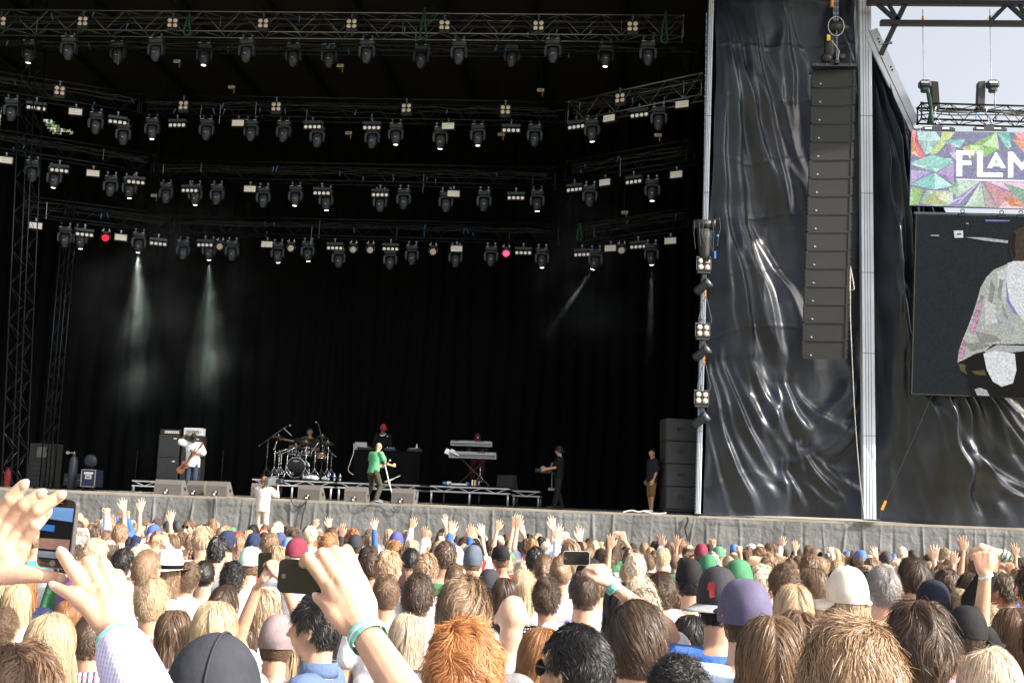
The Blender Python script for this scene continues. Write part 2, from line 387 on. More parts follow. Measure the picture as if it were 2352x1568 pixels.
R1 = [(9, .17, [(1662, 20), (1680, 110), (1695, 200), (1715, 270), (1748, 350), (1766, 400), (1790, 470)]), (8, .13, [(1650, 60), (1660, 160), (1674, 240), (1686, 330), (1692, 420), (1700, 480)]), (8, .12, [(1660, 520), (1676, 600), (1690, 660), (1702, 730), (1716, 790), (1728, 850)]),
  (10, .16, [(1700, 520), (1730, 620), (1756, 690), (1774, 790), (1782, 840)]), (9, .16, [(1622, 860), (1634, 940), (1652, 1020), (1688, 1095), (1728, 1178)]), (9, .16, [(1650, 830), (1676, 920), (1702, 990), (1746, 1058), (1790, 1112)]), (9, .13, [(1716, 830), (1738, 885), (1762, 935), (1790, 1000), (1830, 1050)]),
  (8, .10, [(1640, 40), (1648, 300), (1656, 560), (1660, 800)]), (7, .09, [(1790, 20), (1806, 90), (1818, 200), (1826, 300)]), (8, .10, [(1720, 20), (1735, 150), (1760, 280), (1800, 420), (1815, 520)]), (8, .10, [(1928, 20), (1922, 90), (1934, 150), (1950, 260)]), (8, .10, [(1955, 20), (1950, 120), (1958, 260), (1966, 420)]),
  (10, .10, [(1796, 880), (1816, 950), (1860, 1010)]), (10, .10, [(1975, 860), (1950, 930), (1905, 1000)]), (10, .10, [(1972, 960), (1940, 1020), (1890, 1065)]), (9, .10, [(1830, 1030), (1870, 1090), (1925, 1150)]), (8, .08, [(1800, 1080), (1830, 1130), (1850, 1178)])]
def fold1(U, V, PX, PY):
    D = ridges(PX, PY, R1, 1, 1.5)+.42*vnoise(U*1.9+1, V*2.6+2, 11)+.17*vnoise(U*5-V*4, V*4+2, 12)+.026*vnoise(U*11-V*7, V*9+2, 13)+.009*vnoise(U*24-V*8, V*26, 14)+.004*vnoise(U*50, V*80, 15)
    D += .012*np.exp(-(((V*9+.3*vnoise(U*4, V*3, 17)) % 1-.5)/.03)**2)
    return D
tarp('tarpaulin', 'creased glossy black tarpaulin hanging behind the tall loudspeaker column between the two white masts',
     [(1632, -60), (1634, 200), (1624, 500), (1616, 800), (1610, 1183)], [(1990, -60), (1984, 200), (1982, 500), (1986, 800), (1990, 1187)], 31.5, 260, 380, fold1)
R2 = [(11, .26, [(2006, 170), (2014, 270), (2040, 380), (2066, 460), (2086, 530), (2106, 600), (2130, 660)]), (9, .2, [(2008, 330), (2022, 430), (2048, 600), (2076, 690), (2098, 770), (2125, 840)]), (12, .28, [(2118, 800), (2150, 900), (2180, 990), (2206, 1047), (2236, 1082), (2280, 1110)]),
  (11, .22, [(2190, 800), (2238, 905), (2276, 972), (2334, 1044)]), (12, .20, [(2200, 1044), (2258, 1108), (2330, 1142), (2352, 1148)]), (8, .15, [(2006, 300), (2018, 500), (2028, 720), (2040, 900), (2058, 1020)]), (8, .15, [(2006, 520), (2014, 760), (2030, 980), (2044, 1120)]), (9, .18, [(2010, 560), (2034, 660), (2070, 860), (2108, 1000), (2146, 1120), (2180, 1180)]),
  (8, .14, [(2004, 140), (2026, 260), (2060, 400), (2094, 510)]), (9, .16, [(2060, 700), (2088, 850), (2130, 960), (2172, 1080), (2220, 1180)]), (9, .14, [(2100, 930), (2140, 1010), (2186, 1100), (2240, 1190)]), (9, .14, [(2260, 910), (2300, 980), (2352, 1040), (2400, 1090)])]
def fold2(U, V, PX, PY):
    D = ridges(PX, PY, R2, 2, 1.45)+.34*vnoise(U*3+5, V*4+2, 21)*(.25+V)+.09*vnoise(U*7+V*4, V*7+2, 22)*(.3+V)+.03*vnoise(U*15+V*8, V*12, 23)+.011*vnoise(U*34+V*9, V*30, 24)+.005*vnoise(U*60, V*90, 25)
    return D+.20*np.clip(np.sin(2*PI*6*U+1+2*vnoise(U*3, V*4, 27)), -.3, 1)*np.clip(1.1-1.2*V, 0, 1)
tarp('tarpaulin', 'glossy black tarpaulin pleated in long diagonal folds below and beside the video screen',
     [(1974, 120), (1974, 380), (1976, 650), (1978, 920), (1982, 1194)], [(2010, 120), (2105, 400), (2235, 640), (2440, 800), (2560, 1232)], 31.7, 320, 380, fold2)
# masts ------------------------------------------------------------
def mast(label, a, b, w, dep, grooves, chain=False):
    a, b = Vector(a), Vector(b); d = a-b; r = thing('aluminium_mast', label, 'mast', b); q = d.to_track_quat('Z', 'Y').to_matrix()
    Rm = Matrix((Vector((1, 0, 0)) - d.normalized()*d.normalized().x, Vector((0, 1, 0)), d.normalized())).transposed()
    m = MB(); L = d.length; m.box((0, 0, L/2), (w, dep, L), bev=.015); m.v = [tuple(Rm @ Vector(v)) for v in m.v]; m.build('mast_profile', 'alu_white', r)
    m = MB()
    for g in grooves: m.box((g*w, -dep/2, L/2), (.012, .008, L-.02))
    for j in range(1, int(L/2.2)): m.box((0, -dep/2-.002, j*2.2), (w*1.004, .006, .012))
    m.v = [tuple(Rm @ Vector(v)) for v in m.v]; m.build('groove', 'alu_dark', r)
    m = MB(); m.box((0, 0, .012), (w*1.5, dep*1.6, .02)); m.build('base_plate', 'steel_grey', r)
    if chain:
        m = MB()
        for j in range(int(L/.09)): m.box((-w/2-.022, -.05, .05+j*.09), (.02, .03, .055))
        m.v = [tuple(Rm @ Vector(v)) for v in m.v]; m.build('zip_edge', 'alu', r)
    return r
mast('slim white aluminium mast at the right edge of the stage opening', P(1635, -30, 31.05), P(1603, 1180, 31.05), .125, .14, (-.2, .15), True)
mast('thick white aluminium mast with cables down its face, right of the loudspeaker column', P(1985, -30, 31.0), P(1995.5, 1193, 31.0), .325, .26, (-.24, -.02, .2))
b = MB()
A, B2 = P(2000, 70, 30.85), P(2106, 300, 30.85); d = (B2-A).normalized(); n = Vector((0, 1, 0)).cross(d).normalized()
b.prism([A-n*.19, A+n*.19, B2+n*.17, B2-n*.17], (0, .10, 0))
br = thing('aluminium_brace', 'pale aluminium brace slanting down from the thick mast towards the banner screen', 'brace', A)
o = b.build('brace_beam', 'alu_white', br); o.location = -A
b = MB(); b.tube([A+n*.05+Vector((0, -.006, 0)), B2+n*.05+Vector((0, -.006, 0))], .008, 5)
for k in (.10, .13, .38, .41): b.cyl(A+(B2-A)*k-n*.08+Vector((0, -.01, 0)), A+(B2-A)*k-n*.08+Vector((0, .0, 0)), .03, n=8)
o = b.build('bolt_row', 'alu_dark', br); o.location = -A
# lattice ----------------------------------------------------------
def truss(label, a, b, h=.62, dep=.5, pitch=.62, chord=.023, mat='alu_dark', name='lighting_truss', extras=True, seed=0, sep=True):
    """box truss: a, b are the ends of the upper front chord"""
    a, b = Vector(a), Vector(b); d = (b-a); L = d.length; d.normalize(); up = Vector((0, 0, 1)); up = (up-d*up.dot(d)).normalized(); bk = d.cross(up)
    if bk.y < 0: bk = -bk
    bk *= dep; dn = -up*h; r = thing(name, label, 'truss', a)
    cs = [Vector((0, 0, 0)), dn, bk, bk+dn]
    for c in cs:
        m = MB(); m.cyl(c, c+d*L, chord, n=8)
        for e in (0, 1): m.cyl(c+d*(L*e-.03), c+d*(L*e+.03), chord*1.5, n=8)
        m.build('chord', mat, r, True)
    m = MB(); n = max(2, int(round(L/pitch/2))*2); st = L/n
    for i in range(n):
        p0, p1 = d*(st*i), d*(st*(i+1))
        for c0, c1 in ((cs[0], cs[1]), (cs[2], cs[3]), (cs[0], cs[2]), (cs[1], cs[3])):
            q0, q1 = (p0+c0, p1+c1) if i % 2 == 0 else (p0+c1, p1+c0)
            m.cyl(q0, q1, chord*.42, n=5)
    for e in (0, 1):
        for c0, c1 in ((0, 1), (2, 3), (0, 2), (1, 3)): m.cyl(cs[c0]+d*L*e, cs[c1]+d*L*e, chord*.8, n=6)
    m.build('lacing', mat, r, True)
    if extras:
        rr = random.Random(seed+5); m = MB()
        for k in range(5):                                   # cable looms tied along it
            x = 0; z = rr.uniform(-.1, -.5)*h; y = rr.uniform(.1, .9); pts = []
            while x < L: pts.append(d*x + bk*y + up*(z + rr.uniform(-.05, .05))); x += rr.uniform(.35, .8)
            if len(pts) > 2: m.tube(pts, .016, 5)
        m.build('cable_loom', 'cable', r)
        m = MB()
        for k in range(max(2, int(L/1.5))):
            p = d*rr.uniform(.2, L-.2) + bk*rr.uniform(0, .6) + dn*rr.uniform(.1, .8); q = Vector((rr.uniform(-.08, .08), 0, -rr.uniform(.12, .22)))
            m.cyl(p, p+q, .022, .012, n=5)
        m.build('cable_tail', 'blue_tape', r)
        m = MB()
        for k in range(max(1, int(L/3.5))):
            p = d*rr.uniform(.2, L-.2) + dn*rr.uniform(.1, .7); m.cyl(p, p-up*rr.uniform(.3, .7), .012, n=5)
        m.build('drop_rod', 'alu', r)
    return r
TR = {}
def tpx(key, label, p, q, Ya, Yb, **k):
    A, B = P(p[0], p[1], Ya), P(q[0], q[1], Yb); TR[key] = (A, B, k.get('h', .62)); truss(label, A, B, seed=len(TR), **k)
tpx('front', 'lighting truss across the top of the stage opening, front of the pair', (-60, 22), (1570, 36), 32.6, 32.6, h=.63, mat='alu')
tpx('rear', 'thin lighting truss just behind and below the topmost one, ending further right', (-60, 87), (1602, 103), 33.7, 33.7, h=.30, dep=.35, pitch=.4)
tpx('left_upper', 'upper of the two angled lighting trusses running in from the left edge', (-60, 156), (322, 216), 33.2, 35.6, h=.62)
tpx('mid_upper', 'straight lighting truss in the second row, below the topmost truss', (328, 217), (1300, 235), 35.8, 35.6, h=.66)
tpx('right_upper', 'angled lighting truss rising to the slim mast at the right of the second row', (1306, 234), (1612, 168), 35.4, 32.7, h=.66, mat='alu')
tpx('left_middle', 'lower angled lighting truss from the left edge, ending short of the third row', (-60, 288), (356, 355), 34.6, 37.6, h=.62)
tpx('mid_middle', 'straight lighting truss in the third row across the stage', (357, 367), (1275, 385), 38.0, 37.8, h=.62)
tpx('right_middle', 'dim angled lighting truss at the right end of the third row', (1300, 370), (1578, 322), 37.6, 35.0, h=.66)
tpx('left_lower', 'lowest angled lighting truss at the left, beginning beside the lattice tower', (60, 450), (400, 494), 36.6, 39.6, h=.6)
tpx('mid_lower', 'straight lighting truss in the lowest row above the black backdrop', (403, 495), (1283, 515), 40.0, 39.8, h=.62)
tpx('right_lower', 'dim angled lighting truss at the right end of the lowest row', (1330, 516), (1580, 478), 39.6, 37.6, h=.62)
def tower(label, top, bot, w, Y0, mat, Yo=.5, pitch=.55):
    a, b = P(top[0], top[1], Y0), P(bot[0], bot[1], Y0); b.z = DECK; d = (a-b); r = thing('lattice_tower', label, 'tower', b)
    cs = [Vector((0, 0, 0)), Vector((w, .12, 0)), Vector((.2*w, w, 0)), Vector((1.2*w, w+.12, 0))]
    for c in cs:
        m = MB(); m.cyl(c+Vector((0, 0, .02)), c+d, .022, n=8); m.build('chord', mat, r, True)
    m = MB(); n = int(d.length/pitch)
    for i in range(n):
        for j, k in ((0, 1), (0, 2), (1, 3), (2, 3)):
            p, q = (cs[j], cs[k]) if i % 2 else (cs[k], cs[j]); m.cyl(p+d*(i/n)+Vector((0, 0, .03)), q+d*((i+1)/n), .009, n=5)
    m.build('lacing', mat, r, True)
    m = MB(); m.box((w*.6, w*.55, .02), (w*1.7, w*1.7, .03)); m.build('base_plate', 'steel_grey', r)
tower('tall grey lattice tower at the left edge of the stage', (55, -20), (4, 1110), .42, 33.6, 'alu_dark')
tower('thin dark lattice tower standing further back, right of the edge tower', (150, 440), (92, 1096), .26, 37.5, 'alu_dark')
Q = P(2290, 1010, 31.6)+sdir*8.5                          # scaffold outside the picture whose lattice shades the right tarpaulin
def side_scaffold():
    r = thing('lattice_tower', 'steel lattice tower in front of the right end of the stage', 'tower', (Q.x, Q.y, ground_z(Q.y))); m = MB(); H = 15; w = 1.1; cs = [(0, 0), (w, 0), (0, w), (w, w)]
    for x, y in cs: m.cyl((x, y, 0), (x, y, H), .05, n=8)
    m.build('chord', 'alu', r, True); m = MB()
    for i in range(16):
        for (x0, y0), (x1, y1) in ((cs[0], cs[1]), (cs[0], cs[2]), (cs[1], cs[3]), (cs[2], cs[3])):
            a, b = (i, i+1) if i % 2 else (i+1, i); m.cyl((x0, y0, a*.93), (x1, y1, b*.93), .03, n=6)
    m.build('lacing', 'alu', r, True)
side_scaffold()
# ================================================================ lamps on the trusses (each hangs from its own origin)
def ud(m, k=1): return m
def make_moving_head():
    r = thing('moving_head_light', 'x', 'stage light')
    m = MB()
    for s in (-1, 1): m.box((s*.14, 0, -.06), (.035, .05, .13), bev=.008); m.cyl((s*.14, -.03, -.005), (s*.14, .03, -.005), .036, n=10)
    m.build('clamp', 'alu', r)
    m = MB(); m.box((0, 0, -.21), (.46, .30, .19), bev=.05); m.build('base', 'fixture', r, True)
    m = MB()
    for s in (-1, 1): m.box((s*.14, -.152, -.155), (.10, .006, .012))
    m.build('base_label', 'badge', r)
    m = MB(); m.box((0, 0, -.33), (.40, .15, .06), bev=.02)
    for s in (-1, 1):
        m.prism([(s*.165-.0, -.06, -.32), (s*.25, -.07, -.36), (s*.262, -.075, -.52), (s*.235, -.07, -.66), (s*.19, -.06, -.66), (s*.185, -.06, -.42)], (0, .14, 0))
    m.build('yoke', 'fixture', r)
    h = MB(); h.loft([((0, 0, -.40), .10, .08), ((0, -.005, -.42), .135, .115), ((0, -.01, -.52), .165, .14), ((0, -.01, -.66), .16, .14), ((0, -.015, -.76), .13, .12), ((0, -.02, -.845), .095, .095), ((0, -.02, -.855), .085, .085)], 16)
    h.build('head', 'fixture', r, True)
    m = MB(); m.box((0, -.146, -.50), (.15, .02, .10), bev=.01); m.build('vent', 'fixture_black', r)
    m = MB(); m.box((.0, -.152, -.615), (.06, .012, .014)); m.build('head_label', 'badge', r)
    m = MB(); m.ball((0, -.02, -.853), (.080, .080, .022), 14, 6); m.build('lens', 'lens_dark', r, True)
    return r
def make_blinder():
    r = thing('four_lamp_blinder', 'x', 'stage light')
    m = MB(); m.box((0, 0, .24), (.035, .05, .14)); m.cyl((0, -.03, .31), (0, .03, .31), .035, n=10); m.build('clamp', 'alu', r)
    m = MB(); m.box((0, .02, -.03), (.34, .10, .40), bev=.012); m.box((0, -.04, .16), (.36, .04, .02)); m.box((0, -.04, -.14), (.36, .03, .02)); m.box((0, -.035, .01), (.02, .03, .3)); m.build('housing', 'cab', r)
    m = MB()
    for s in (-1, 1): m.box((s*.182, 0, .03), (.012, .03, .34))
    m.box((0, 0, .195), (.376, .03, .012)); m.build('yoke', 'alu_dark', r)
    for i in (-1, 1):
        for j in (-1, 1):
            m = MB(); m.lathe((0, 0, 0), [(.066, 0), (.068, .015), (.05, .03), (.025, .037), (.004, .039)], 14, Matrix.Rotation(PI/2, 3, 'X'))
            m.v = [(v[0]+i*.085, v[1]-.03, v[2]+.01+j*.078) for v in m.v]
            m.build('lamp', 'lens_warm', r, True)
    return r
def make_bar():
    r = thing('four_lamp_bar', 'x', 'stage light')
    m = MB(); m.box((0, 0, -.06), (.03, .05, .13)); m.cyl((0, -.03, 0), (0, .03, 0), .034, n=10); m.build('clamp', 'alu', r)
    m = MB(); m.box((0, .02, -.17), (.62, .16, .10), bev=.012); m.build('rail', 'fixture', r)
    m = MB(); m.box((0, .02, -.33), (.62, .08, .15), bev=.01); m.build('housing', 'fixture_black', r)
    for i in range(4):
        m = MB(); m.lathe((0, 0, 0), [(.056, 0), (.056, .012), (.04, .024), (.004, .03)], 14, Matrix.Rotation(PI/2, 3, 'X'))
        m.v = [(v[0]-.225+i*.15, v[1]-.022, v[2]-.33) for v in m.v]; m.build('lamp', 'lens_pearl', r, True)
    return r
def make_flood():
    r = thing('strobe_flood_light', 'x', 'stage light')
    m = MB(); m.box((0, 0, -.05), (.03, .05, .12)); m.cyl((0, -.03, 0), (0, .03, 0), .034, n=10); m.build('clamp', 'alu', r)
    m = MB(); m.prism([(-.22, -.06, -.12), (.22, -.06, -.12), (.22, -.06, -.36), (-.22, -.06, -.36)], (0, .16, 0)); m.box((0, -.07, -.112), (.46, .06, .014)); m.box((0, -.07, -.368), (.46, .06, .014)); m.build('housing', 'fixture_black', r)
    m = MB(); m.box((0, -.066, -.24), (.40, .012, .20), bev=.004); m.build('reflector', 'flood_lit', r)
    m = MB()
    for z in (-.20, -.27): m.cyl((-.19, -.08, z), (.19, -.08, z), .012, n=6)
    m.build('tube', 'white_plastic', r)
    return r
def make_par():
    r = thing('led_par_light', 'x', 'stage light')
    m = MB()
    for s in (-1, 1): m.box((s*.11, -.04, -.05), (.06, .04, .03)); m.cyl((s*.09, 0, .04), (s*.09, 0, -.05), .012, n=6)
    m.build('clamp', 'white_plastic', r)
    m = MB(); m.box((0, 0, -.11), (.24, .12, .09), bev=.02)
    for s in (-1, 1): m.prism([(s*.10, -.04, -.14), (s*.165, -.04, -.2), (s*.165, -.04, -.33), (s*.14, -.04, -.33), (s*.135, -.04, -.2)], (0, .08, 0))
    m.build('yoke', 'fixture', r)
    m = MB(); m.lathe((0, .1, -.31), [(.10, -.06), (.13, 0), (.13, .17), (.118, .175), (.118, .15)], 18, Matrix.Rotation(PI/2, 3, 'X')); m.build('can', 'fixture_black', r, True)
    m = MB()
    for k in range(37):
        q = 0 if k == 0 else (1 if k < 7 else (2 if k < 19 else 3)); i = k-(0, 1, 7, 19)[q]; a = 2*PI*i/max(1, 6*q)
        m.lathe((math.cos(a)*q*.034, -.056, -.31+math.sin(a)*q*.034), [(.015, 0), (.015, .008), (.006, .013)], 8, Matrix.Rotation(PI/2, 3, 'X'))
    m.lathe((0, -.05, -.31), [(.116, 0), (.116, .004)], 18, Matrix.Rotation(PI/2, 3, 'X'))
    m.build('lens', 'lens_warm', r, True)
    return r
PROTO = dict(mh=make_moving_head(), bl=make_blinder(), bar=make_bar(), fl=make_flood(), par=make_par())
CATN = dict(mh='moving head light', bl='square four-lamp blinder', bar='bar of four round lamps', fl='rectangular flood light', par='round LED can light')
# (kind, row): list of (px, py[, flag]); py is the top of its base (moving heads), the lamp centre otherwise
ROWS = {
 ('mh', 'front'): [(161, 85), (361, 88), (569, 90), (845, 92), (1056, 94), (1271, 90), (1489, 96)],
 ('mh', 'rear'): [(70, 94, 'soft'), (274, 96), (472, 100, 'soft'), (676, 101), (759, 103), (969, 104), (1177, 101), (1392, 101, 'soft')],
 ('bl', 'front'): [(3, 50), (191, 50), (397, 54), (605, 55), (808, 56), (1021, 59), (1237, 60), (1453, 62)],
 ('bl', 'left_upper'): [(137, 209)], ('bl', 'mid_upper'): [(422, 243), (635, 246), (934, 249), (1161, 253)], ('bl', 'right_upper'): [(1425, 226)],
 ('mh', 'left_upper'): [(30, 228), (223, 259), (286, 284)], ('bar', 'left_upper'): [(83, 249), (270, 281)], ('fl', 'left_upper'): [(174, 258)],
 ('mh', 'mid_upper'): [(352, 272, 'soft'), (477, 274), (579, 276), (654, 278), (731, 290), (857, 292), (911, 284, 'soft'), (1013, 292, 'lit'), (1099, 286, 'soft'), (1229, 287)],
 ('bar', 'mid_upper'): [(407, 288), (718, 292), (854, 294), (1174, 300)], ('fl', 'mid_upper'): [(548, 284), (1030, 291)],
 ('mh', 'right_upper'): [(1361, 274, 'lit'), (1514, 246)], ('bar', 'right_upper'): [(1324, 292), (1469, 265)], ('fl', 'right_upper'): [(1401, 273), (1568, 241)],
 ('mh', 'left_middle'): [(77, 369), (128, 384, 'soft'), (257, 404), (300, 408, 'lit')], ('bar', 'left_middle'): [(136, 392), (312, 419)], ('fl', 'left_middle'): [(14, 369), (214, 399)],
 ('mh', 'mid_middle'): [(384, 421), (451, 424, 'lit'), (501, 424), (607, 430), (681, 427, 'soft'), (751, 436, 'lit'), (875, 440), (929, 434), (1026, 440), (1113, 438), (1235, 437, 'lit')],
 ('bar', 'mid_middle'): [(436, 438), (739, 444), (873, 448), (1185, 455)], ('fl', 'mid_middle'): [(575, 435), (1042, 446)],
 ('mh', 'right_middle'): [(1356, 426), (1499, 412, 'soft')], ('bar', 'right_middle'): [(1320, 436), (1456, 418)], ('fl', 'right_middle'): [(1391, 420), (1555, 402)],
 ('mh', 'left_lower'): [(152, 521), (187, 524, 'lit'), (321, 534, 'beam')], ('bar', 'left_lower'): [(194, 539), (363, 560)], ('fl', 'left_lower'): [(82, 519), (277, 546)], ('par', 'left_lower'): [(243, 547, 'red')],
 ('mh', 'mid_lower'): [(423, 552), (482, 552, 'beam'), (535, 554), (640, 558, 'lit'), (709, 555, 'lit'), (780, 570), (898, 574), (948, 563), (1048, 568), (1129, 566), (1246, 570, 'soft')],
 ('bar', 'mid_lower'): [(471, 563), (769, 570), (897, 572), (1202, 581)], ('fl', 'mid_lower'): [(614, 562), (1049, 572)],
 ('par', 'mid_lower'): [(506, 567), (669, 571), (812, 574), (851, 575), (995, 579), (1163, 583, 'hot')],
 ('mh', 'right_lower'): [(1369, 573, 'beam2'), (1497, 560, 'beam3')], ('bar', 'right_lower'): [(1337, 585), (1466, 567)], ('fl', 'right_lower'): [(1403, 571), (1541, 554)], ('par', 'right_lower'): [(1428, 576)],
}
ROWN = dict(front='topmost truss', rear='thin truss below the topmost', left_upper='upper left angled truss', mid_upper='second-row truss', right_upper='upper right angled truss',
 left_middle='middle left angled truss', mid_middle='third-row truss', right_middle='middle right angled truss', left_lower='lowest left angled truss', mid_lower='lowest straight truss', right_lower='lowest right angled truss')
ADJ = {None: 'unlit', 'soft': 'faintly glowing', 'lit': 'white glowing', 'beam': 'white beam-throwing', 'beam2': 'slanting white beam-throwing', 'beam3': 'white beam-throwing', 'red': 'glowing red', 'hot': 'blazing red'}
ANCH = dict(mh=(-.115, 1), bl=(.01, 0), bar=(-.33, 0), fl=(-.24, 0), par=(-.31, 0))
BEAMS = []; used = set()
for (kind, row), L in ROWS.items():
    A, B, h = TR[row]
    for i, e in enumerate(sorted(L)):
        px, py = e[0], e[1]; fl = e[2] if len(e) > 2 else None
        # the depth of the truss at that place
        pa, pb = ppx(A), ppx(B); t = max(-.1, min(1.1, (px-pa[0])/(pb[0]-pa[0]))); Y = A.y+(B.y-A.y)*t
        Y += {'mh': .18, 'bl': -.06, 'bar': .02, 'fl': .02, 'par': .05}[kind]
        w = P(px, py, Y); a0 = ANCH[kind][0]
        src = PROTO[kind]; first = kind not in used; used.add(kind); o = src if first else copy_tree(src)
        o.location = w - Vector((0, 0, a0)); sc = 1.0
        if kind == 'mh': sc = {'front': 1.0, 'rear': 1.0}.get(row, .98)
        o.scale = (sc,)*3; yaw = math.atan2((B-A).y, (B-A).x)
        if abs(yaw) > PI/2: yaw -= PI
        o.rotation_euler = (0, 0, yaw*(.75 if kind in ('bar', 'fl', 'bl') else .3) + rnd.uniform(-.08, .08))
        posn = f'{ORD[i]} from the left' if len(L) > 1 else 'the only one'
        if len(L) > 1 and i == len(L)-1: posn = 'rightmost such'
        lk = {'mh': 'grey', 'bl': 'black', 'bar': 'black', 'fl': 'bright', 'par': 'black'}[kind]
        adj = ADJ[fl] if kind in ('mh', 'par') else ''
        tag(o, f"{adj} {lk} {CATN[kind]} on {ROWN[row]}, {posn}".strip(), 'stage light', CATN[kind].replace('light', 'lights').replace('blinder', 'blinders').replace('bar of', 'bars of') + ' on the trusses')
        if kind == 'mh':
            tilt = rnd.uniform(-.06, .1); pan = rnd.uniform(-.05, .05)
            if fl in ('lit', 'beam', 'beam3'): tilt = .30
            if fl == 'beam2': tilt, pan = .2, -.38
            R = Matrix.Translation((0, 0, -.55)) @ Euler((tilt, -pan, 0)).to_matrix().to_4x4() @ Matrix.Translation((0, 0, .55))
            for ch in o.children:
                n = ch.name.split('.')[0]
                if n in ('head', 'lens', 'vent', 'head_label'):
                    ch.matrix_local = R
                    if n == 'lens': setmat(ch, 'lens_dark' if not fl else 'lens_soft' if fl == 'soft' else 'lens_lit')
            if fl in ('beam', 'beam2', 'beam3'): BEAMS.append((fl, o, w, R))
        if kind == 'par':
            for ch in o.children:
                if ch.name.startswith('lens'): setmat(ch, {None: 'lens_warm', 'red': 'lens_red', 'hot': 'lens_red_hot'}[fl])
# hoists with pale oval labels -----------------------------------
def hoist(label, px, py, Y, top, w=.26, chain_only=False):
    c = P(px, py, Y); r = thing('chain_hoist', label, 'hoist', c)
    m = MB(); m.box((0, 0, 0), (w, .2, .13), bev=.03); m.cyl((-.02, 0, .06), (-.02, 0, .11), .03, n=8); m.build('motor', 'fixture_black', r)
    m = MB(); m.box((0, -.103, -.01), (w*.86, .012, .10), bev=.02); m.build('label_plate', 'white_plastic', r)
    m = MB(); m.box((0, -.111, .006), (w*.5, .006, .012)); m.box((0, -.111, -.026), (w*.62, .006, .012)); m.build('label_print', 'fixture_black', r)
    m = MB(); L = top-c.z
    for j in range(int(L/.10)): m.box((-.02+(j % 2)*.004, 0, .12+j*.10), (.022 if j % 2 else .012, .012 if j % 2 else .022, .085))
    m.build('chain', 'alu_dark', r)
    m = MB(); m.cyl((.06, 0, -.06), (.06, 0, -.14), .022, .014, n=8); m.cyl((.06, 0, -.14), (.06, 0, -.19), .014, .022, n=8); m.build('plug', 'orange', r)
    return r
for i, (px, py, Y, nm) in enumerate([(409, 143, 35.6, 'left of the topmost truss lamps'), (534, 202, 36.4, 'above the left second-row truss'), (783, 153, 35.6, 'below the middle of the topmost truss'), (1242, 209, 36.2, 'above the right second-row truss'),
        (802, 307, 38, 'among the second-row lamps'), (1152, 310, 38, 'beside the right second-row lamp bar'), (356, 450, 39.6, 'at the left below the third-row truss'), (1435, 489, 39, 'at the right below the third-row truss'), (1511, 312, 35.2, 'hanging under the right angled truss')]):
    hoist(f'small black chain hoist with a pale oval label {nm}', px, py, Y, 17.4)
def sling(px0, py0, px1, py1, Y, label):
    a, b = P(px0, py0, Y), P(px1, py1, Y); r = thing('rigging_sling', label, 'sling', b); m = MB()
    d = a-b
    m.tube([(-.02, 0, 0), Vector((-.10, 0, .1)), d*.5+Vector((-.08, 0, 0)), d], .035, 6); m.tube([(.02, 0, 0), Vector((.10, .05, .1)), d*.5+Vector((.03, 0, 0)), d], .035, 6)
    m.build('sling_strap', 'green_sling', r, True)
sling(436, 30, 428, 82, 32.55, 'green rigging sling on the topmost truss, left of centre')
sling(976, 18, 972, 92, 32.55, 'green rigging sling on the middle of the topmost truss')
sling(1530, 25, 1526, 100, 32.55, 'green rigging sling at the right end of the topmost truss')
sling(1334, 512, 1331, 552, 39.4, 'dim green sling at the left end of the lowest right angled truss')
m = MB(); a = P(1578, 125, 33.2)
m.loft([((.05, 0, -.62), .09, .08), ((.03, 0, -.4), .13, .10), ((0, 0, -.1), .20, .12), ((0, 0, 0), .22, .13)], 14); o = m.build('chain_bag', 'black_cloth', None, True); o.location = a; tag(o, 'grey cloth chain bag hanging at the right end of the thin truss', 'chain bag')
# ---------------------------------------------------------------- hanging ladder of lamps beside the slim mast
LX = lambda y: 1618-(y-510)*.017
rl = 30.75
c = P(1617, 517, rl); wr = thing('chain_hoist', 'black drum hoist at the top of the lamp chain beside the slim mast', 'hoist', c)
m = MB(); m.cyl((-.30, 0, .02), (.28, 0, .02), .135, n=16); m.cyl((.2, 0, .02), (.3, 0, .02), .15, n=16); m.build('motor', 'fixture_black', wr, True)
m = MB(); m.loft([((.03, 0, -1.02), .13, .09), ((.02, 0, -.8), .14, .1), ((.0, 0, -.4), .17, .12), ((0, 0, -.12), .19, .14)], 14); m.build('chain_bag', 'cab', wr, True)
m = MB(); rr = random.Random(3)
for k in range(5):
    x = -.26+k*.12; m.tube([(x, -.15, .05), (x+rr.uniform(-.05, .05), -.2, -.3), (x+rr.uniform(-.08, .12), -.17, -.6-rr.uniform(0, .3))], .007, 5)
m.tube([(.3, -.1, .1), (.4, -.12, .2), (.44, -.12, -.1), (.38, -.1, -.35), (.36, -.1, -.6)], .009, 5); m.build('cable', 'alu', wr)
m = MB(); m.ball((.36, -.1, -.32), .04, 8, 6); m.box((.30, -.12, -.85), (.05, .05, .2)); m.build('connector', 'blue_tape', wr)
m = MB()
for j in range(60): m.box((-.02, 0, .16+j*.1), (.025 if j % 2 else .014, .014 if j % 2 else .025, .09))
m.build('chain', 'alu', wr)
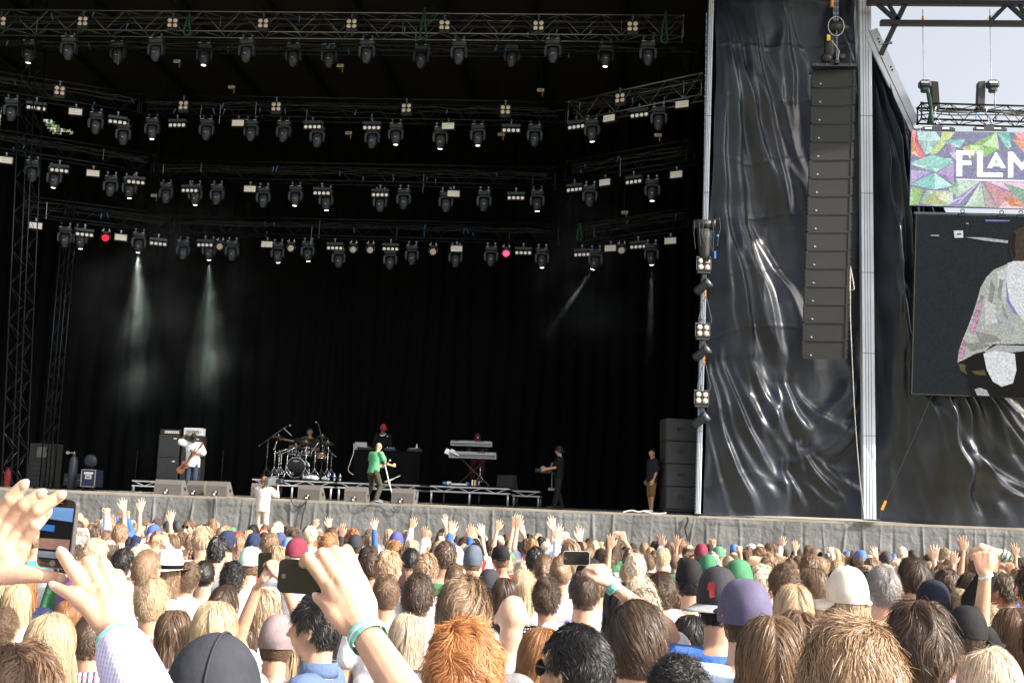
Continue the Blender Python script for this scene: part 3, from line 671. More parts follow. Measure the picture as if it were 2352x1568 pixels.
for i, (py, nm) in enumerate([(608, 'uppermost'), (760, 'middle'), (914, 'lowest')]):
    o = copy_tree(PROTO['bl']); o.location = P(LX(py), py, rl); o.scale = (1.08,)*3; o.rotation_euler = (0, 0, .18)
    tag(o, f'{nm} square four-lamp blinder on the lamp chain beside the slim mast', 'stage light', 'square four-lamp blinders on the hanging chain')
    for ch in o.children:
        if ch.name.startswith('yoke'): setmat(ch, 'alu')
        if ch.name.startswith('lamp'): setmat(ch, 'lens_warm')
    c = P(LX(py)+6, py+47, rl+.05); r = thing('spot_par_light', f'black tilted can spotlight hanging below the {nm} blinder of the lamp chain', 'stage light', c, (0, 0, 0), 'can spotlights on the hanging chain')
    R = Euler((0, -.9, -.4)).to_matrix()
    m = MB(); m.lathe((-.03, 0, 0), [(.07, -.34), (.12, -.30), (.13, -.05), (.14, .10), (.13, .11)], 18, Euler((0, .95, -.35)).to_matrix()); m.build('can', 'fixture', r, True)
    m = MB(); m.lathe((-.03, 0, 0), [(.142, .06), (.155, .075), (.155, .155), (.12, .165)], 18, Euler((0, .95, -.35)).to_matrix()); m.build('lamp_rim', 'alu', r, True)
    m = MB(); m.box((-.06, 0, .14), (.13, .10, .36), bev=.02); m.build('bracket', 'fixture', r)
    if i < 2:
        pt = P(LX(py)+4, py+72, rl); q = thing('wire_sling', f'steel wire sling with yellow chain under the {nm} blinder of the lamp chain', 'sling', pt)
        m = MB(); dz = .62
        for s in (-1, 1): m.tube([(0, 0, 0), (s*.06, 0, -.15), (s*.17, 0, -dz), (s*.16, 0, -dz-.12)], .014, 5)
        m.build('wire', 'alu', q)
        m = MB()
        for j in range(7): m.box((.0, 0, .26-j*.05), (.05 if j % 2 else .025, .02, .04))
        m.build('chain', 'orange', q)
# ================================================================ loudspeaker column
LA_Y = 29.9
def make_array():
    top, bot = (1915.5, 160), (1893, 824); c0 = P(*top, LA_Y); r = thing('line_array_speaker', 'tall black loudspeaker column of sixteen cabinets hanging in front of the tarpaulin', 'loudspeaker', c0)
    n = 16; pts = []
    for i in range(n):
        t = (i+.5)/n; pts.append(P(top[0]+(bot[0]-top[0])*t**1.08, top[1]+(bot[1]-top[1])*t, LA_Y)-c0)
    hh = (pts[0]-pts[1]).length; w = 1.09; body = grl = None
    m = MB(); m.prism([(-w/2, 0, -hh/2+.012), (w/2, 0, -hh/2+.012), (w/2, 0, hh/2-.012), (-w/2, 0, hh/2-.012)], (0, .5, 0)); 
    m.box((-w/2+.02, -.012, 0), (.05, .03, hh-.03)); m.box((w/2-.02, -.012, 0), (.05, .03, hh-.03)); m.box((0, -.012, hh/2-.02), (w-.1, .03, .022)); m.box((0, -.012, -hh/2+.02), (w-.1, .03, .022))
    for s in (-1, 1):
        m.box((s*(w/2+.012), .03, 0), (.022, .10, hh*.8))
    bm = m.mesh('cabinet', 'cab')
    m = MB(); m.box((0, -.004, 0), (w-.1, .02, hh-.062)); gm = m.mesh('grille', 'grille')
    m = MB(); m.prism([(-.36, -.024, -.155), (-.31, -.024, -.155), (-.355, -.024, -.115)], (0, .008, 0)); bd = m.mesh('badge', 'badge')
    m = MB()
    for s in (-1, 1):
        for k in range(4): m.ball((s*(w/2+.028), -.02, -hh*.36+k*hh*.24), .012, 6, 4)
    pm = m.mesh('pin', 'alu')
    for i, p in enumerate(pts):
        tl = .02+.10*max(0, (i-9)/6)**1.5
        cb = obj('cabinet', bm, r, p, rot=(tl, 0, -.10+.0*i)); obj('grille', gm, cb); g = obj('badge', bd, cb); obj('pin', pm, cb)
    m = MB(); z = hh/2+.1
    m.box((pts[0].x, .02, pts[0].z+z), (w+.06, .12, .13), bev=.01); m.box((pts[0].x, .42, pts[0].z+z), (w+.06, .1, .12)); m.box((pts[0].x, -.06, pts[0].z+z-.07), (w+.06, .28, .02)); m.box((pts[0].x+.05, .2, pts[0].z+z+.04), (.10, .9, .10))
    m.build('flying_frame', 'fixture', r)
    m = MB()
    for s in (-.45, -.2, .1, .45): m.cyl((pts[0].x+s, -.07, pts[0].z+z-.05), (pts[0].x+s, -.07, pts[0].z+z+.06), .012, n=6)
    m.build('shackle', 'alu', r)
    m = MB(); a = P(1953, 612, LA_Y-.05)-c0
    m.tube([a, P(1960, 648, LA_Y-.05)-c0, P(1962, 664, LA_Y-.05)-c0, P(1952, 668, LA_Y-.05)-c0, a+Vector((0, 0, -.2))], .014, 5)
    m.tube([a, P(1953, 720, LA_Y-.02)-c0, P(1956, 800, LA_Y)-c0, P(1962, 930, LA_Y+.3)-c0, P(1968, 1020, LA_Y+.6)-c0, P(1976, 1110, LA_Y+.8)-c0, P(1985, 1186, LA_Y+.95)-c0], .011, 5)
    m.build('drop_cable', 'cable_white', r)
    return r
make_array()
def array_hoist():
    c = P(1916, 62, LA_Y); r = thing('chain_hoist', 'black chain hoist with yellow hook and loops of chain above the loudspeaker column', 'hoist', c)
    m = MB(); m.cyl((-.16, 0, 0), (.20, 0, -.02), .15, n=16); m.cyl((.14, 0, 0), (.36, 0, -.06), .10, .085, n=12); m.build('motor', 'fixture_black', r, True)
    m = MB(); m.box((-.14, .02, -.55), (.24, .2, .8), bev=.06); m.cyl((0, .0, -.86), (.28, -.02, -.86), .09, n=12); m.ball((-.2, 0, -.9), (.17, .14, .16), 12, 8); m.build('chain_bag', 'fixture_black', r, True)
    m = MB()
    for x, y in ((-.02, -.05), (.04, .0), (.09, -.03)):
        for j in range(20): m.box((x, y, .12+j*.085), (.035 if j % 2 else .018, .018 if j % 2 else .03, .07))
    for j in range(15): m.box((.04, -.14, -.2-j*.06), (.03 if j % 2 else .018, .018 if j % 2 else .03, .055))
    m.build('chain', 'alu', r)
    m = MB(); m.cyl((-.06, -.03, .55), (-.06, -.03, .9), .045, n=8); m.cyl((-.05, -.03, .9), (-.05, -.03, 1.1), .03, n=8); m.build('hook', 'orange', r)
    m = MB(); ring = [(.02+.21*math.cos(t), -.16, -.05+.27*math.sin(t)) for t in np.linspace(0, 2*PI, 22)]; m.tube(ring, .010, 5); m.tube([(-.1, -.17, -.45), (0, -.17, -.6), (.1, -.16, -.75), (.06, -.15, -1.0)], .012, 5); m.build('cable', 'cable_white', r)
    m = MB(); m.box((-.18, -.15, -.38), (.09, .06, .16)); m.build('plug', 'yellow', r)
array_hoist()
# ================================================================ roof truss and screens at the right
RT_Y = 30.4
def roof_truss():
    A, B = P(1992, 4, RT_Y), P(2640, 8, RT_Y); C, D = P(2023, 51, RT_Y), P(2640, 54, RT_Y); r = thing('roof_truss', 'dark steel roof truss crossing the pale sky at the top right corner', 'truss', A)
    def loc(o): o.location = -A; return o
    for p, q in ((A, B), (C, D)):
        m = MB(); u = (q-p); m.prism([p+Vector((0, 0, .07)), p-Vector((0, 0, .07)), q-Vector((0, 0, .07)), q+Vector((0, 0, .07))], (0, .14, 0)); loc(m.build('chord', 'black_steel', r))
    m = MB()
    def bar(a, b, w=.055):
        a, b = P(*a, RT_Y+.03), P(*b, RT_Y+.03); d = (b-a).normalized(); n = Vector((d.z, 0, -d.x))*w; m.prism([a+n, a-n, b-n, b+n], (0, .08, 0))
    for x in (2014, 2314, 2614):
        bar((x, 6), (x+50, 51)); bar((x+26, 6), (x+52, 50), .045)
    for x in (2316, 2616): bar((x+5, 2), (x-52+9, 51), .055)
    bar((2318, 4), (2258, 51), .0001)
    bar((2082, 4), (2024, 124), .07); bar((2056, 49), (2026, 49))
    loc(m.build('lacing', 'black_steel', r))
    m = MB(); a = P(2045, 99, RT_Y); m.box(a, (.10, .05, .06)); m.cyl(a-Vector((.3, 0, .05)), a, .012); loc(m.build('bracket', 'steel_grey', r))
roof_truss()
SCY = 30.2
def screen_truss():
    A, B = P(2117, 237, SCY), P(2640, 252, SCY); truss('black lighting truss carrying the bright banner screen against the sky', A, B, h=.44, dep=.4, pitch=.36, chord=.027, mat='black_steel', name='screen_truss', seed=40)
    for i, (x, py) in enumerate(((2124, 199), (2280, 199))):
        c = P(x, py, SCY+.2); r = thing('chain_hoist', ['left of two black chain hoists above the banner screen, with a green sling below', 'right of two black chain hoists above the banner screen, thin wire below'][i], 'hoist', c)
        m = MB(); m.box((0, 0, .05), (.32, .26, .24), bev=.06); m.box((0, 0, -.10), (.2, .2, .14), bev=.04); m.build('motor', 'fixture', r)
        m = MB(); m.box((-.02, -.132, .08), (.22, .008, .05)); m.build('label_plate', 'white_plastic', r)
        s = 1 if i == 0 else -1; m = MB(); m.prism([(s*.18, 0, .16), (s*.36, 0, .14), (s*.40, 0, -.62), (s*.22, 0, -.60)], (0, .22, 0)); m.build('chain_bag', 'fixture_black', r)
        m = MB(); m.cyl((0, .1, .15), (0, .1, 2.25), .011, n=5); m.build('chain', 'alu', r)
        m = MB(); m.cyl((0, .1, 1.75), (0, .1, 2.05), .045, .03, n=8); m.build('hook', 'orange', r)
        m = MB()
        if i == 0: m.tube([(.0, -.2, -.15), (.05, -.22, -.4), (.1, -.22, -.75), (.08, -.2, -1.1)], [.03, .06, .05, .09], 7)
        else: m.tube([(.0, -.2, -.15), (-.03, -.22, -.5), (.0, -.22, -1.05)], .016, 5)
        m.build('sling_strap', 'green_sling' if i == 0 else 'alu', r, True)
    for j, x in enumerate((2153, 2272)):
        for_ = P(x, 296, SCY-.02); r = thing('hanging_bracket', ['left grey hanging bracket bolted along the top edge of the banner screen', 'right grey hanging bracket bolted along the top edge of the banner screen'][j], 'bracket', for_)
        m = MB(); s = S(x, 296, SCY)
        m.prism([(-36*s, 0, -4*s), (-36*s, 0, 2*s), (-32*s, 0, 5*s), (-12*s, 0, 5*s), (-10*s, 0, 8*s), (12*s, 0, 8*s), (14*s, 0, 5*s), (34*s, 0, 5*s), (41*s, 0, 1*s), (41*s, 0, -4*s)], (0, .06, 0)); m.build('plate', 'fixture', r)
        m = MB()
        for sx in (-21, 19): m.box((sx*s, -.006, 1*s), (16*s, .012, 3.4*s))
        m.build('handle_slot', 'paper', r)
        m = MB(); m.tube([(.02+.05*math.cos(t), 0, 11*s+.06+.06*math.sin(t)) for t in np.linspace(0, 2*PI, 12)], .014, 5); m.tube([(0, 0, 16*s), (-.04, .1, 45*s), (.03, .2, 60*s)], .016, 5); m.build('shackle', 'alu', r)
screen_truss()
def E_(name, c, k=1.0, px=.22):
    """a picture colour on an LED wall, given as display colour"""
    if name in MATS: return name
    lin = tuple(((x/255+.055)/1.055)**2.4 if x > 10 else x/255/12.92 for x in c)
    m = bpy.data.materials.new(name); m.use_nodes = True; MATS[name] = m; t = m.node_tree; b = t.nodes['Principled BSDF']
    b.inputs['Base Color'].default_value = (.004, .004, .004, 1); b.inputs['Roughness'].default_value = .9; b.inputs['Specular IOR Level'].default_value = .02
    tc = t.nodes.new('ShaderNodeTexCoord'); n = t.nodes.new('ShaderNodeTexNoise'); n.inputs['Scale'].default_value = 26; n.inputs['Detail'].default_value = 10; n.inputs['Roughness'].default_value = .8
    t.links.new(tc.outputs['Object'], n.inputs['Vector'])
    hs = t.nodes.new('ShaderNodeHueSaturation'); hs.inputs['Color'].default_value = (*lin, 1)
    mr = t.nodes.new('ShaderNodeMapRange'); mr.inputs['From Min'].default_value = .3; mr.inputs['From Max'].default_value = .7; mr.inputs['To Min'].default_value = .7; mr.inputs['To Max'].default_value = 1.3
    mh = t.nodes.new('ShaderNodeMapRange'); mh.inputs['From Min'].default_value = .3; mh.inputs['From Max'].default_value = .7; mh.inputs['To Min'].default_value = .455; mh.inputs['To Max'].default_value = .545
    t.links.new(n.outputs['Fac'], mr.inputs['Value']); t.links.new(mr.outputs[0], hs.inputs['Value']); t.links.new(n.outputs['Fac'], mh.inputs['Value']); t.links.new(mh.outputs[0], hs.inputs['Hue'])
    sn = t.nodes.new('ShaderNodeVectorMath'); sn.operation = 'SNAP'; sn.inputs[1].default_value = (.036, .5, .036); t.links.new(tc.outputs['Object'], sn.inputs[0]); wn = t.nodes.new('ShaderNodeTexWhiteNoise'); t.links.new(sn.outputs[0], wn.inputs['Vector']); m3 = t.nodes.new('ShaderNodeMapRange'); m3.inputs['To Min'].default_value = 1-px; m3.inputs['To Max'].default_value = 1+px; t.links.new(wn.outputs['Value'], m3.inputs['Value']); sc = t.nodes.new('ShaderNodeVectorMath'); sc.operation = 'SCALE'; t.links.new(hs.outputs[0], sc.inputs[0]); t.links.new(m3.outputs[0], sc.inputs['Scale'])
    t.links.new(sc.outputs[0], b.inputs['Emission Color']); b.inputs['Emission Strength'].default_value = k
    return name
def panel(r, origin, polys, Y, step=.0012):
    """flat picture pieces on a screen: (name, material, [(px, py)...])"""
    for i, (nm, mt, pts) in enumerate(polys):
        m = MB(); dy = .004+step*min(i, 12)+.0002*i
        m.prism([P(x, y, Y)-Vector((0, dy, 0)) for x, y in pts], (0, .001, 0)); o = m.build(nm, mt, r); o.location = -Vector(origin)
def banner():
    tl, tr, br_, bl = (2093, 300), (2700, 312), (2700, 488), (2089, 472); c = P(*tl, SCY); r = thing('banner_screen', 'bright LED banner of coloured facets with large white lettering, hung above the video screen', 'led screen', c)
    m = MB(); m.prism([P(*q, SCY) for q in (tl, tr, br_, bl)], (0, .12, 0)); o = m.build('frame', 'fixture_black', r); o.location = -c
    fac = [
     ('g0', (140, 140, 166), [(2093, 300), (2352, 305), (2700, 312), (2700, 488), (2352, 480), (2089, 472)]),
     ('orange', (226, 120, 66), [(2093, 302), (2117, 345), (2112, 362), (2093, 352)]), ('red', (214, 60, 82), [(2093, 300), (2103, 300), (2124, 358), (2113, 366), (2093, 306)]),
     ('mint', (150, 206, 196), [(2106, 302), (2148, 303), (2163, 322), (2146, 348), (2124, 356), (2108, 322)]), ('lime', (178, 204, 70), [(2163, 304), (2192, 304), (2180, 322), (2152, 352), (2134, 356), (2160, 322)]),
     ('teal', (96, 190, 170), [(2164, 322), (2216, 320), (2206, 340), (2180, 336)]), ('leaf', (140, 200, 96), [(2228, 335), (2288, 304), (2294, 342), (2262, 362), (2236, 352)]), ('gold', (196, 196, 80), [(2210, 340), (2230, 332), (2238, 358), (2228, 366)]),
     ('teal', (96, 190, 170), [(2288, 304), (2318, 304), (2322, 336), (2314, 344)]), ('orange', (226, 120, 66), [(2352, 306), (2700, 312), (2700, 352), (2352, 352), (2326, 322)]), ('red', (214, 60, 82), [(2326, 304), (2352, 305), (2420, 330), (2352, 330)]),
     ('violet', (140, 112, 176), [(2176, 322), (2204, 352), (2196, 372), (2180, 352)]), ('mint', (150, 206, 196), [(2092, 378), (2122, 362), (2188, 366), (2150, 396), (2120, 388)]), ('purple', (150, 130, 200), [(2092, 392), (2140, 394), (2146, 402), (2092, 420)]),
     ('teal', (96, 190, 170), [(2092, 374), (2142, 356), (2190, 372), (2160, 390)]), ('aqua', (128, 214, 204), [(2090, 424), (2146, 398), (2188, 428), (2146, 436)]), ('leaf', (140, 200, 96), [(2092, 430), (2120, 436), (2108, 470), (2089, 472)]),
     ('violet', (140, 112, 176), [(2150, 400), (2190, 372), (2190, 426)]), ('sage', (150, 190, 150), [(2112, 466), (2128, 438), (2186, 440), (2190, 470), (2150, 474)]), ('khaki', (176, 186, 110), [(2146, 440), (2170, 440), (2180, 470), (2120, 470)]),
     ('green', (120, 170, 130), [(2196, 416), (2250, 418), (2200, 456), (2176, 434)]), ('purple', (150, 130, 200), [(2250, 418), (2196, 474), (2176, 472), (2196, 456)]), ('sage', (150, 190, 150), [(2252, 418), (2262, 476), (2216, 475)]),
     ('brown', (150, 120, 110), [(2254, 418), (2290, 478), (2264, 477)]), ('rose', (214, 140, 150), [(2258, 418), (2352, 456), (2352, 480), (2292, 479)]), ('pink', (222, 130, 196), [(2262, 418), (2352, 420), (2420, 470), (2352, 452)]), ('green', (120, 170, 130), [(2300, 420), (2352, 436), (2440, 480), (2352, 470)]),
     ('orange', (226, 120, 66), [(2300, 452), (2345, 462), (2345, 476), (2320, 474)])]
    polys = []; rf = random.Random(8)
    for i, (n, c2, p) in enumerate(fac):
        if i == 0: polys.append(('picture', E_('led_'+n, c2, .62), p)); continue
        cx, cy = sum(q[0] for q in p)/len(p)+rf.uniform(-6, 6), sum(q[1] for q in p)/len(p)+rf.uniform(-5, 5)
        for k in range(len(p)):
            v = rf.choice((0, 1, 2)); t = (.34, .48, .62)[v]; f2 = (.90, 1.0, 1.06)[v]; polys.append(('colour_facet', E_(f'led_{n}_{v}', tuple(min(255, (x*(1-t)+215*t)*f2) for x in c2), .66), [p[k], p[(k+1) % len(p)], (cx, cy)]))
    w = E_('led_white', (255, 255, 255), .8)
    def q(*p): return list(p)
    polys += [('letter', w, q((2196, 347), (2236, 347.5), (2236, 357), (2209, 357), (2209, 370), (2230, 370.5), (2230, 380), (2209, 380), (2209, 406), (2196, 406))),
      ('letter', w, q((2243, 348), (2256, 348), (2256, 397), (2302, 398), (2302, 408), (2243, 407))),
      ('letter', w, q((2285, 351), (2288, 351), (2309, 387), (2298, 387), (2296, 383), (2280, 383), (2277, 387), (2266, 387))), ('letter', E_('led_sage_1', (190, 205, 190), .66), q((2286.5, 364), (2292, 376), (2282, 376))),
      ('letter', w, q((2314, 409), (2314, 350), (2325, 350), (2346, 376), (2367, 351), (2378, 351), (2378, 410), (2366, 410), (2366, 371), (2346, 393), (2326, 370), (2326, 409))),
      ('underline', w, q((2196, 412), (2440, 417), (2440, 420), (2196, 415)))]
    panel(r, c, polys, SCY)
    m = MB()
    for x in (2212, 2302, 2346):
        p = P(x, 476 if x < 2250 else 479, SCY)-c; m.tube([(p.x+.05*math.cos(t), p.y+.05, p.z-.09+.05*math.sin(t)) for t in np.linspace(0, 2*PI, 10)], .012, 5); m.box((p.x, p.y+.05, p.z-.19), (.20, .05, .08))
    m.build('link_bracket', 'alu_dark', r)
banner()
def video():
    tl, tr, br_, bl = (2104, 489), (2700, 502), (2700, 926), (2093, 905); Y = SCY+.05; c = P(*tl, Y); r = thing('video_screen', 'big dark LED video screen showing a performer from behind in a loose grey shirt', 'led screen', c)
    m = MB(); m.prism([P(*q, Y) for q in (tl, tr, br_, bl)], (0, .16, 0)); o = m.build('frame', 'fixture_black', r); o.location = -c
    m = MB(); m.prism([P(2100, 486, Y-.01), P(2700, 500, Y-.01), P(2700, 504, Y-.01), P(2100, 491, Y-.01)], (0, .14, 0)); o = m.build('top_rail', 'fixture', r); o.location = -c
    k = .5
    bgm = E_('vid_bg', (37, 42, 46), k); sh = E_('vid_shirt', (182, 184, 178), k, .22); shd = E_('vid_shirt_dark', (146, 148, 140), k); wh = E_('vid_white', (222, 224, 226), k); hd = E_('vid_head', (70, 60, 52), k); hdk = E_('vid_hair', (36, 32, 30), k); tro = E_('vid_trousers', (24, 24, 23), k); tan = E_('vid_tan', (96, 84, 58), k); gw = E_('vid_grey', (176, 178, 180), k); mg = E_('vid_magenta', (190, 150, 172), k, .4)
    bl_ = E_('vid_blue', (128, 134, 190), k)
    polys = [('picture', bgm, [(2106, 493), (2698, 506), (2698, 923), (2096, 903)]),
     ('figure_shirt', sh, [(2353, 596), (2330, 598), (2318, 604), (2300, 612), (2282, 620), (2266, 636), (2252, 660), (2246, 684), (2236, 716), (2224, 748), (2210, 782), (2202, 806), (2199, 832), (2214, 826), (2240, 812), (2262, 806), (2280, 790), (2352, 790), (2420, 780), (2420, 600)]),
     ('shirt_fold', shd, [(2276, 640), (2286, 660), (2274, 720), (2268, 700)]), ('shirt_fold', shd, [(2300, 690), (2318, 740), (2330, 760), (2306, 740)]), ('shirt_fold', shd, [(2240, 760), (2290, 772), (2300, 782), (2250, 790)]), ('shirt_fold', shd, [(2252, 676), (2260, 680), (2244, 740), (2236, 742)]),
     ('shirt_edge', mg, [(2212, 780), (2222, 786), (2212, 822), (2200, 830), (2203, 806)]),
     ('shirt_edge', gw, [(2262, 806), (2290, 792), (2352, 794), (2352, 806), (2300, 812), (2262, 812)]),
     ('shirt_speckle', mg, [(2246, 690), (2258, 700), (2238, 768), (2226, 760)]), ('shirt_speckle', E_('vid_sheen', (206, 208, 205), k, .22), [(2290, 622), (2318, 612), (2322, 650), (2306, 690), (2292, 660)]), ('shirt_speckle', E_('vid_sheen', (0, 0, 0)), [(2262, 690), (2284, 700), (2290, 740), (2262, 750)]), ('shirt_speckle', shd, [(2296, 640), (2304, 644), (2298, 690), (2290, 684)]), ('shirt_speckle', shd, [(2214, 790), (2250, 786), (2280, 794), (2230, 808)]),
     ('arm', wh, [(2314, 604), (2352, 596), (2420, 600), (2420, 740), (2352, 740), (2334, 716), (2318, 690), (2310, 650)]),
     ('arm_shade', bl_, [(2310, 640), (2318, 690), (2336, 720), (2330, 722), (2312, 694)]),
     ('shirt_highlight', gw, [(2288, 726), (2300, 718), (2330, 752), (2336, 766), (2320, 760), (2296, 744)]),
     ('head', hd, [(2328, 600), (2322, 584), (2318, 566), (2320, 548), (2328, 532), (2340, 524), (2352, 521), (2420, 522), (2420, 600)]), ('hair', hdk, [(2320, 570), (2319, 550), (2328, 533), (2334, 540), (2330, 560), (2332, 590), (2328, 596)]),
     ('trousers', tro, [(2200, 832), (2214, 827), (2240, 814), (2264, 810), (2300, 812), (2352, 806), (2420, 806), (2420, 914), (2230, 909), (2222, 870), (2206, 850)]),
     ('trouser_patch', tan, [(2200, 834), (2218, 838), (2216, 850), (2222, 860), (2206, 852)]), ('trouser_patch', tan, [(2230, 852), (2260, 850), (2264, 862), (2240, 860)]),
     ('picture_highlight', wh, [(2258, 812), (2286, 806), (2330, 812), (2334, 850), (2326, 880), (2300, 888), (2280, 876), (2266, 850)]), ('picture_highlight', gw, [(2238, 894), (2250, 890), (2266, 896), (2272, 909), (2244, 908)]),
     ('picture_fixture', wh, [(2190, 530), (2211, 530), (2212, 546), (2192, 547)]), ('picture_fixture', hdk, [(2197, 537), (2207, 537), (2207, 540), (2197, 540)]), ('picture_light', gw, [(2216, 545), (2260, 546), (2315, 553), (2314, 559), (2260, 553)]), ('picture_light', bl_, [(2262, 505), (2318, 506), (2318, 509), (2264, 509)]), ('picture_light', gw, [(2137, 540), (2156, 540), (2156, 543), (2137, 542)]), ('picture_light', gw, [(2218, 513), (2224, 512), (2224, 515), (2218, 515)])]
    panel(r, c, polys, Y)
video()
c = P(2026, 1150, 30.9)
r = thing('guy_line', 'taut guy line with a ratchet from the thick mast foot up to the video screen', 'rope', P(2020, 1188, 30.9)); base = P(2020, 1188, 30.9)
m = MB(); m.tube([Vector((0, 0, 0)), P(2034, 1150, 30.9)-base, P(2107, 984, 30.5)-base, P(2140, 908, 30.3)-base], .014, 5); m.build('wire', 'cable', r)
m = MB(); m.box(P(2030, 1160, 30.88)-base, (.06, .05, .26), Euler((0, .4, 0)).to_matrix()); m.build('ratchet', 'orange', r)
# ================================================================ big floor loudspeakers at the right
for i in range(4):
    py = 1165-(i+.5)*50.5; c = P(1561, py, 32.3); zb = DECK+.14+i*.625
    r = thing('subwoofer', f"dark grey bass loudspeaker, {['bottom one', 'second from the bottom', 'third from the bottom', 'topmost'][i]} of the stack beside the slim mast", 'loudspeaker', (c.x, 32.3, zb), (0, 0, .16), 'bass loudspeakers stacked beside the slim mast')
    m = MB(); m.box((0, 0, .309), (.96, .8, .614), bev=.015); m.build('cabinet', 'sub_grey', r)
    m = MB(); m.box((.01, -.402, .309), (.90, .012, .56)); m.build('grille', 'monitor_grey', r).active_material = MATS['sub_grey']
    m = MB(); m.box((-.06, -.41, .33), (.20, .014, .11)); m.build('handle', 'rubber', r); m = MB(); m.box((-.13, -.418, .33), (.05, .006, .09)); m.build('handle_plate', 'drum_black', r)
c = P(1561, 1168, 32.3)
r = thing('dolly', 'low wheeled dolly under the stack of bass loudspeakers', 'dolly', (c.x, 32.3, DECK), (0, 0, .16)); m = MB(); m.box((0, 0, .115), (1.12, .9, .045)); m.build('board', 'black_steel', r)
for a in (-1, 1):
    for b2 in (-1, 1): m = MB(); m.cyl((a*.48-.03, b2*.36, .045), (a*.48+.03, b2*.36, .045), .045, n=12); m.build('wheel', 'rubber', r)
# ================================================================ floor monitors
MONN = ['leftmost wedge monitor, in front of the bass player', 'small wedge monitor second from the left, turned away', 'wedge monitor right of the bass player', 'wedge monitor half hidden behind the cameraman', 'wedge monitor right of the cameraman', 'wedge monitor just left of the man in green', 'wedge monitor just right of the man in green']
for i, (xa, xb, yt, yb, yy) in enumerate([(362, 424, 1098, 1132, 31.5), (436, 476, 1101, 1133, 32.1), (480, 528, 1104, 1138, 31.6), (583, 616, 1112, 1141, 31.8), (690, 741, 1111, 1144, 31.5), (795, 845, 1115, 1147, 31.5), (903, 954, 1121, 1153, 31.5)]):
    a, b2 = P(xa, yb, yy), P(xb, yb, yy); w = (b2-a).length; h = .42
    r = thing('stage_monitor', f'grey {MONN[i]}', 'stage monitor', ((a.x+b2.x)/2, yy, DECK), (0, 0, rnd.uniform(-.06, .03)), 'wedge monitors along the front of the stage')
    # seen from behind: the back is upright, the grille slopes towards the stage
    m = MB(); m.prism([(-w/2, -.28, .012), (-w/2, .30, .012), (-w/2, .30, .08), (-w/2, -.02, h), (-w/2, -.20, h), (-w/2, -.28, .30)], (w, 0, 0)); m.build('cabinet', 'monitor_grey', r)
    m = MB(); m.prism([(-w/2+.03, .305, .1), (-w/2+.03, -.0, h+.004), (w/2-.03, -.0, h+.004), (w/2-.03, .305, .1)], (0, .012, .012)); m.build('grille', 'grille', r)
    m = MB(); m.box((-.03, -.286, .09), (.14, .014, .10)); m.build('connector_plate', 'rubber', r)
    m = MB(); m.box((w/2+.004, .0, .18), (.008, .14, .09)); m.build('handle', 'rubber', r)
    m = MB(); m.box((-.05, -.30, .07), (.05, .04, .05)); m.box((-.01, -.3, .13), (.03, .03, .03)); m.build('plug', 'white_plastic', r)
def cable(label, pts, Y=30.86, r0=.018, mat='cable'):
    p = [P(x, y, Y) for x, y in pts]; m = MB()
    q = []
    for i in range(len(p)-1):
        a0, a1, a2, a3 = p[max(i-1, 0)], p[i], p[i+1], p[min(i+2, len(p)-1)]
        for t in np.linspace(0, 1, 6)[:-1]: q.append(.5*((2*a1)+(a2-a0)*t+(2*a0-5*a1+4*a2-a3)*t*t+(-a0+3*a1-3*a2+a3)*t**3))
    q.append(p[-1]); m.tube([v-p[0] for v in q], r0, 6); o = m.build('cable', mat, None, True); o.location = p[0]; tag(o, label, 'cable')
cable('cable dropping down the grey skirt below the monitor right of the bass player', [(492, 1138), (496, 1144), (496, 1165), (497, 1195), (495, 1230)], r0=.015, mat='steel_grey')
cable('cable hanging in a slack curve left of the monitor beside the cameraman', [(668, 1146), (676, 1160), (690, 1163), (702, 1152), (704, 1144)])
cable('cable falling straight down the skirt from the monitor right of the cameraman', [(704, 1144), (702, 1160), (696, 1180), (690, 1215)])
cable('cable looping between the two monitors beside the man in green', [(814, 1147), (818, 1160), (832, 1165), (848, 1160), (858, 1149), (880, 1150), (892, 1154), (898, 1165), (908, 1174), (920, 1170), (920, 1152)], r0=.014, mat='steel_grey')
cable('thick black cable slanting down the skirt at the right', [(1578, 1186), (1580, 1196), (1574, 1212), (1578, 1230), (1582, 1250)], r0=.025)
cable('tangle of pale cable lying along the deck edge by the man in shorts', [(1430, 1176), (1450, 1172), (1468, 1175), (1480, 1173), (1500, 1179), (1530, 1178)], 31.12, .02, 'cable_white')
cable('dark cable lying along the deck edge right of the slim mast', [(1608, 1184), (1640, 1180), (1665, 1187), (1700, 1186), (1735, 1188)], 31.1, .02)
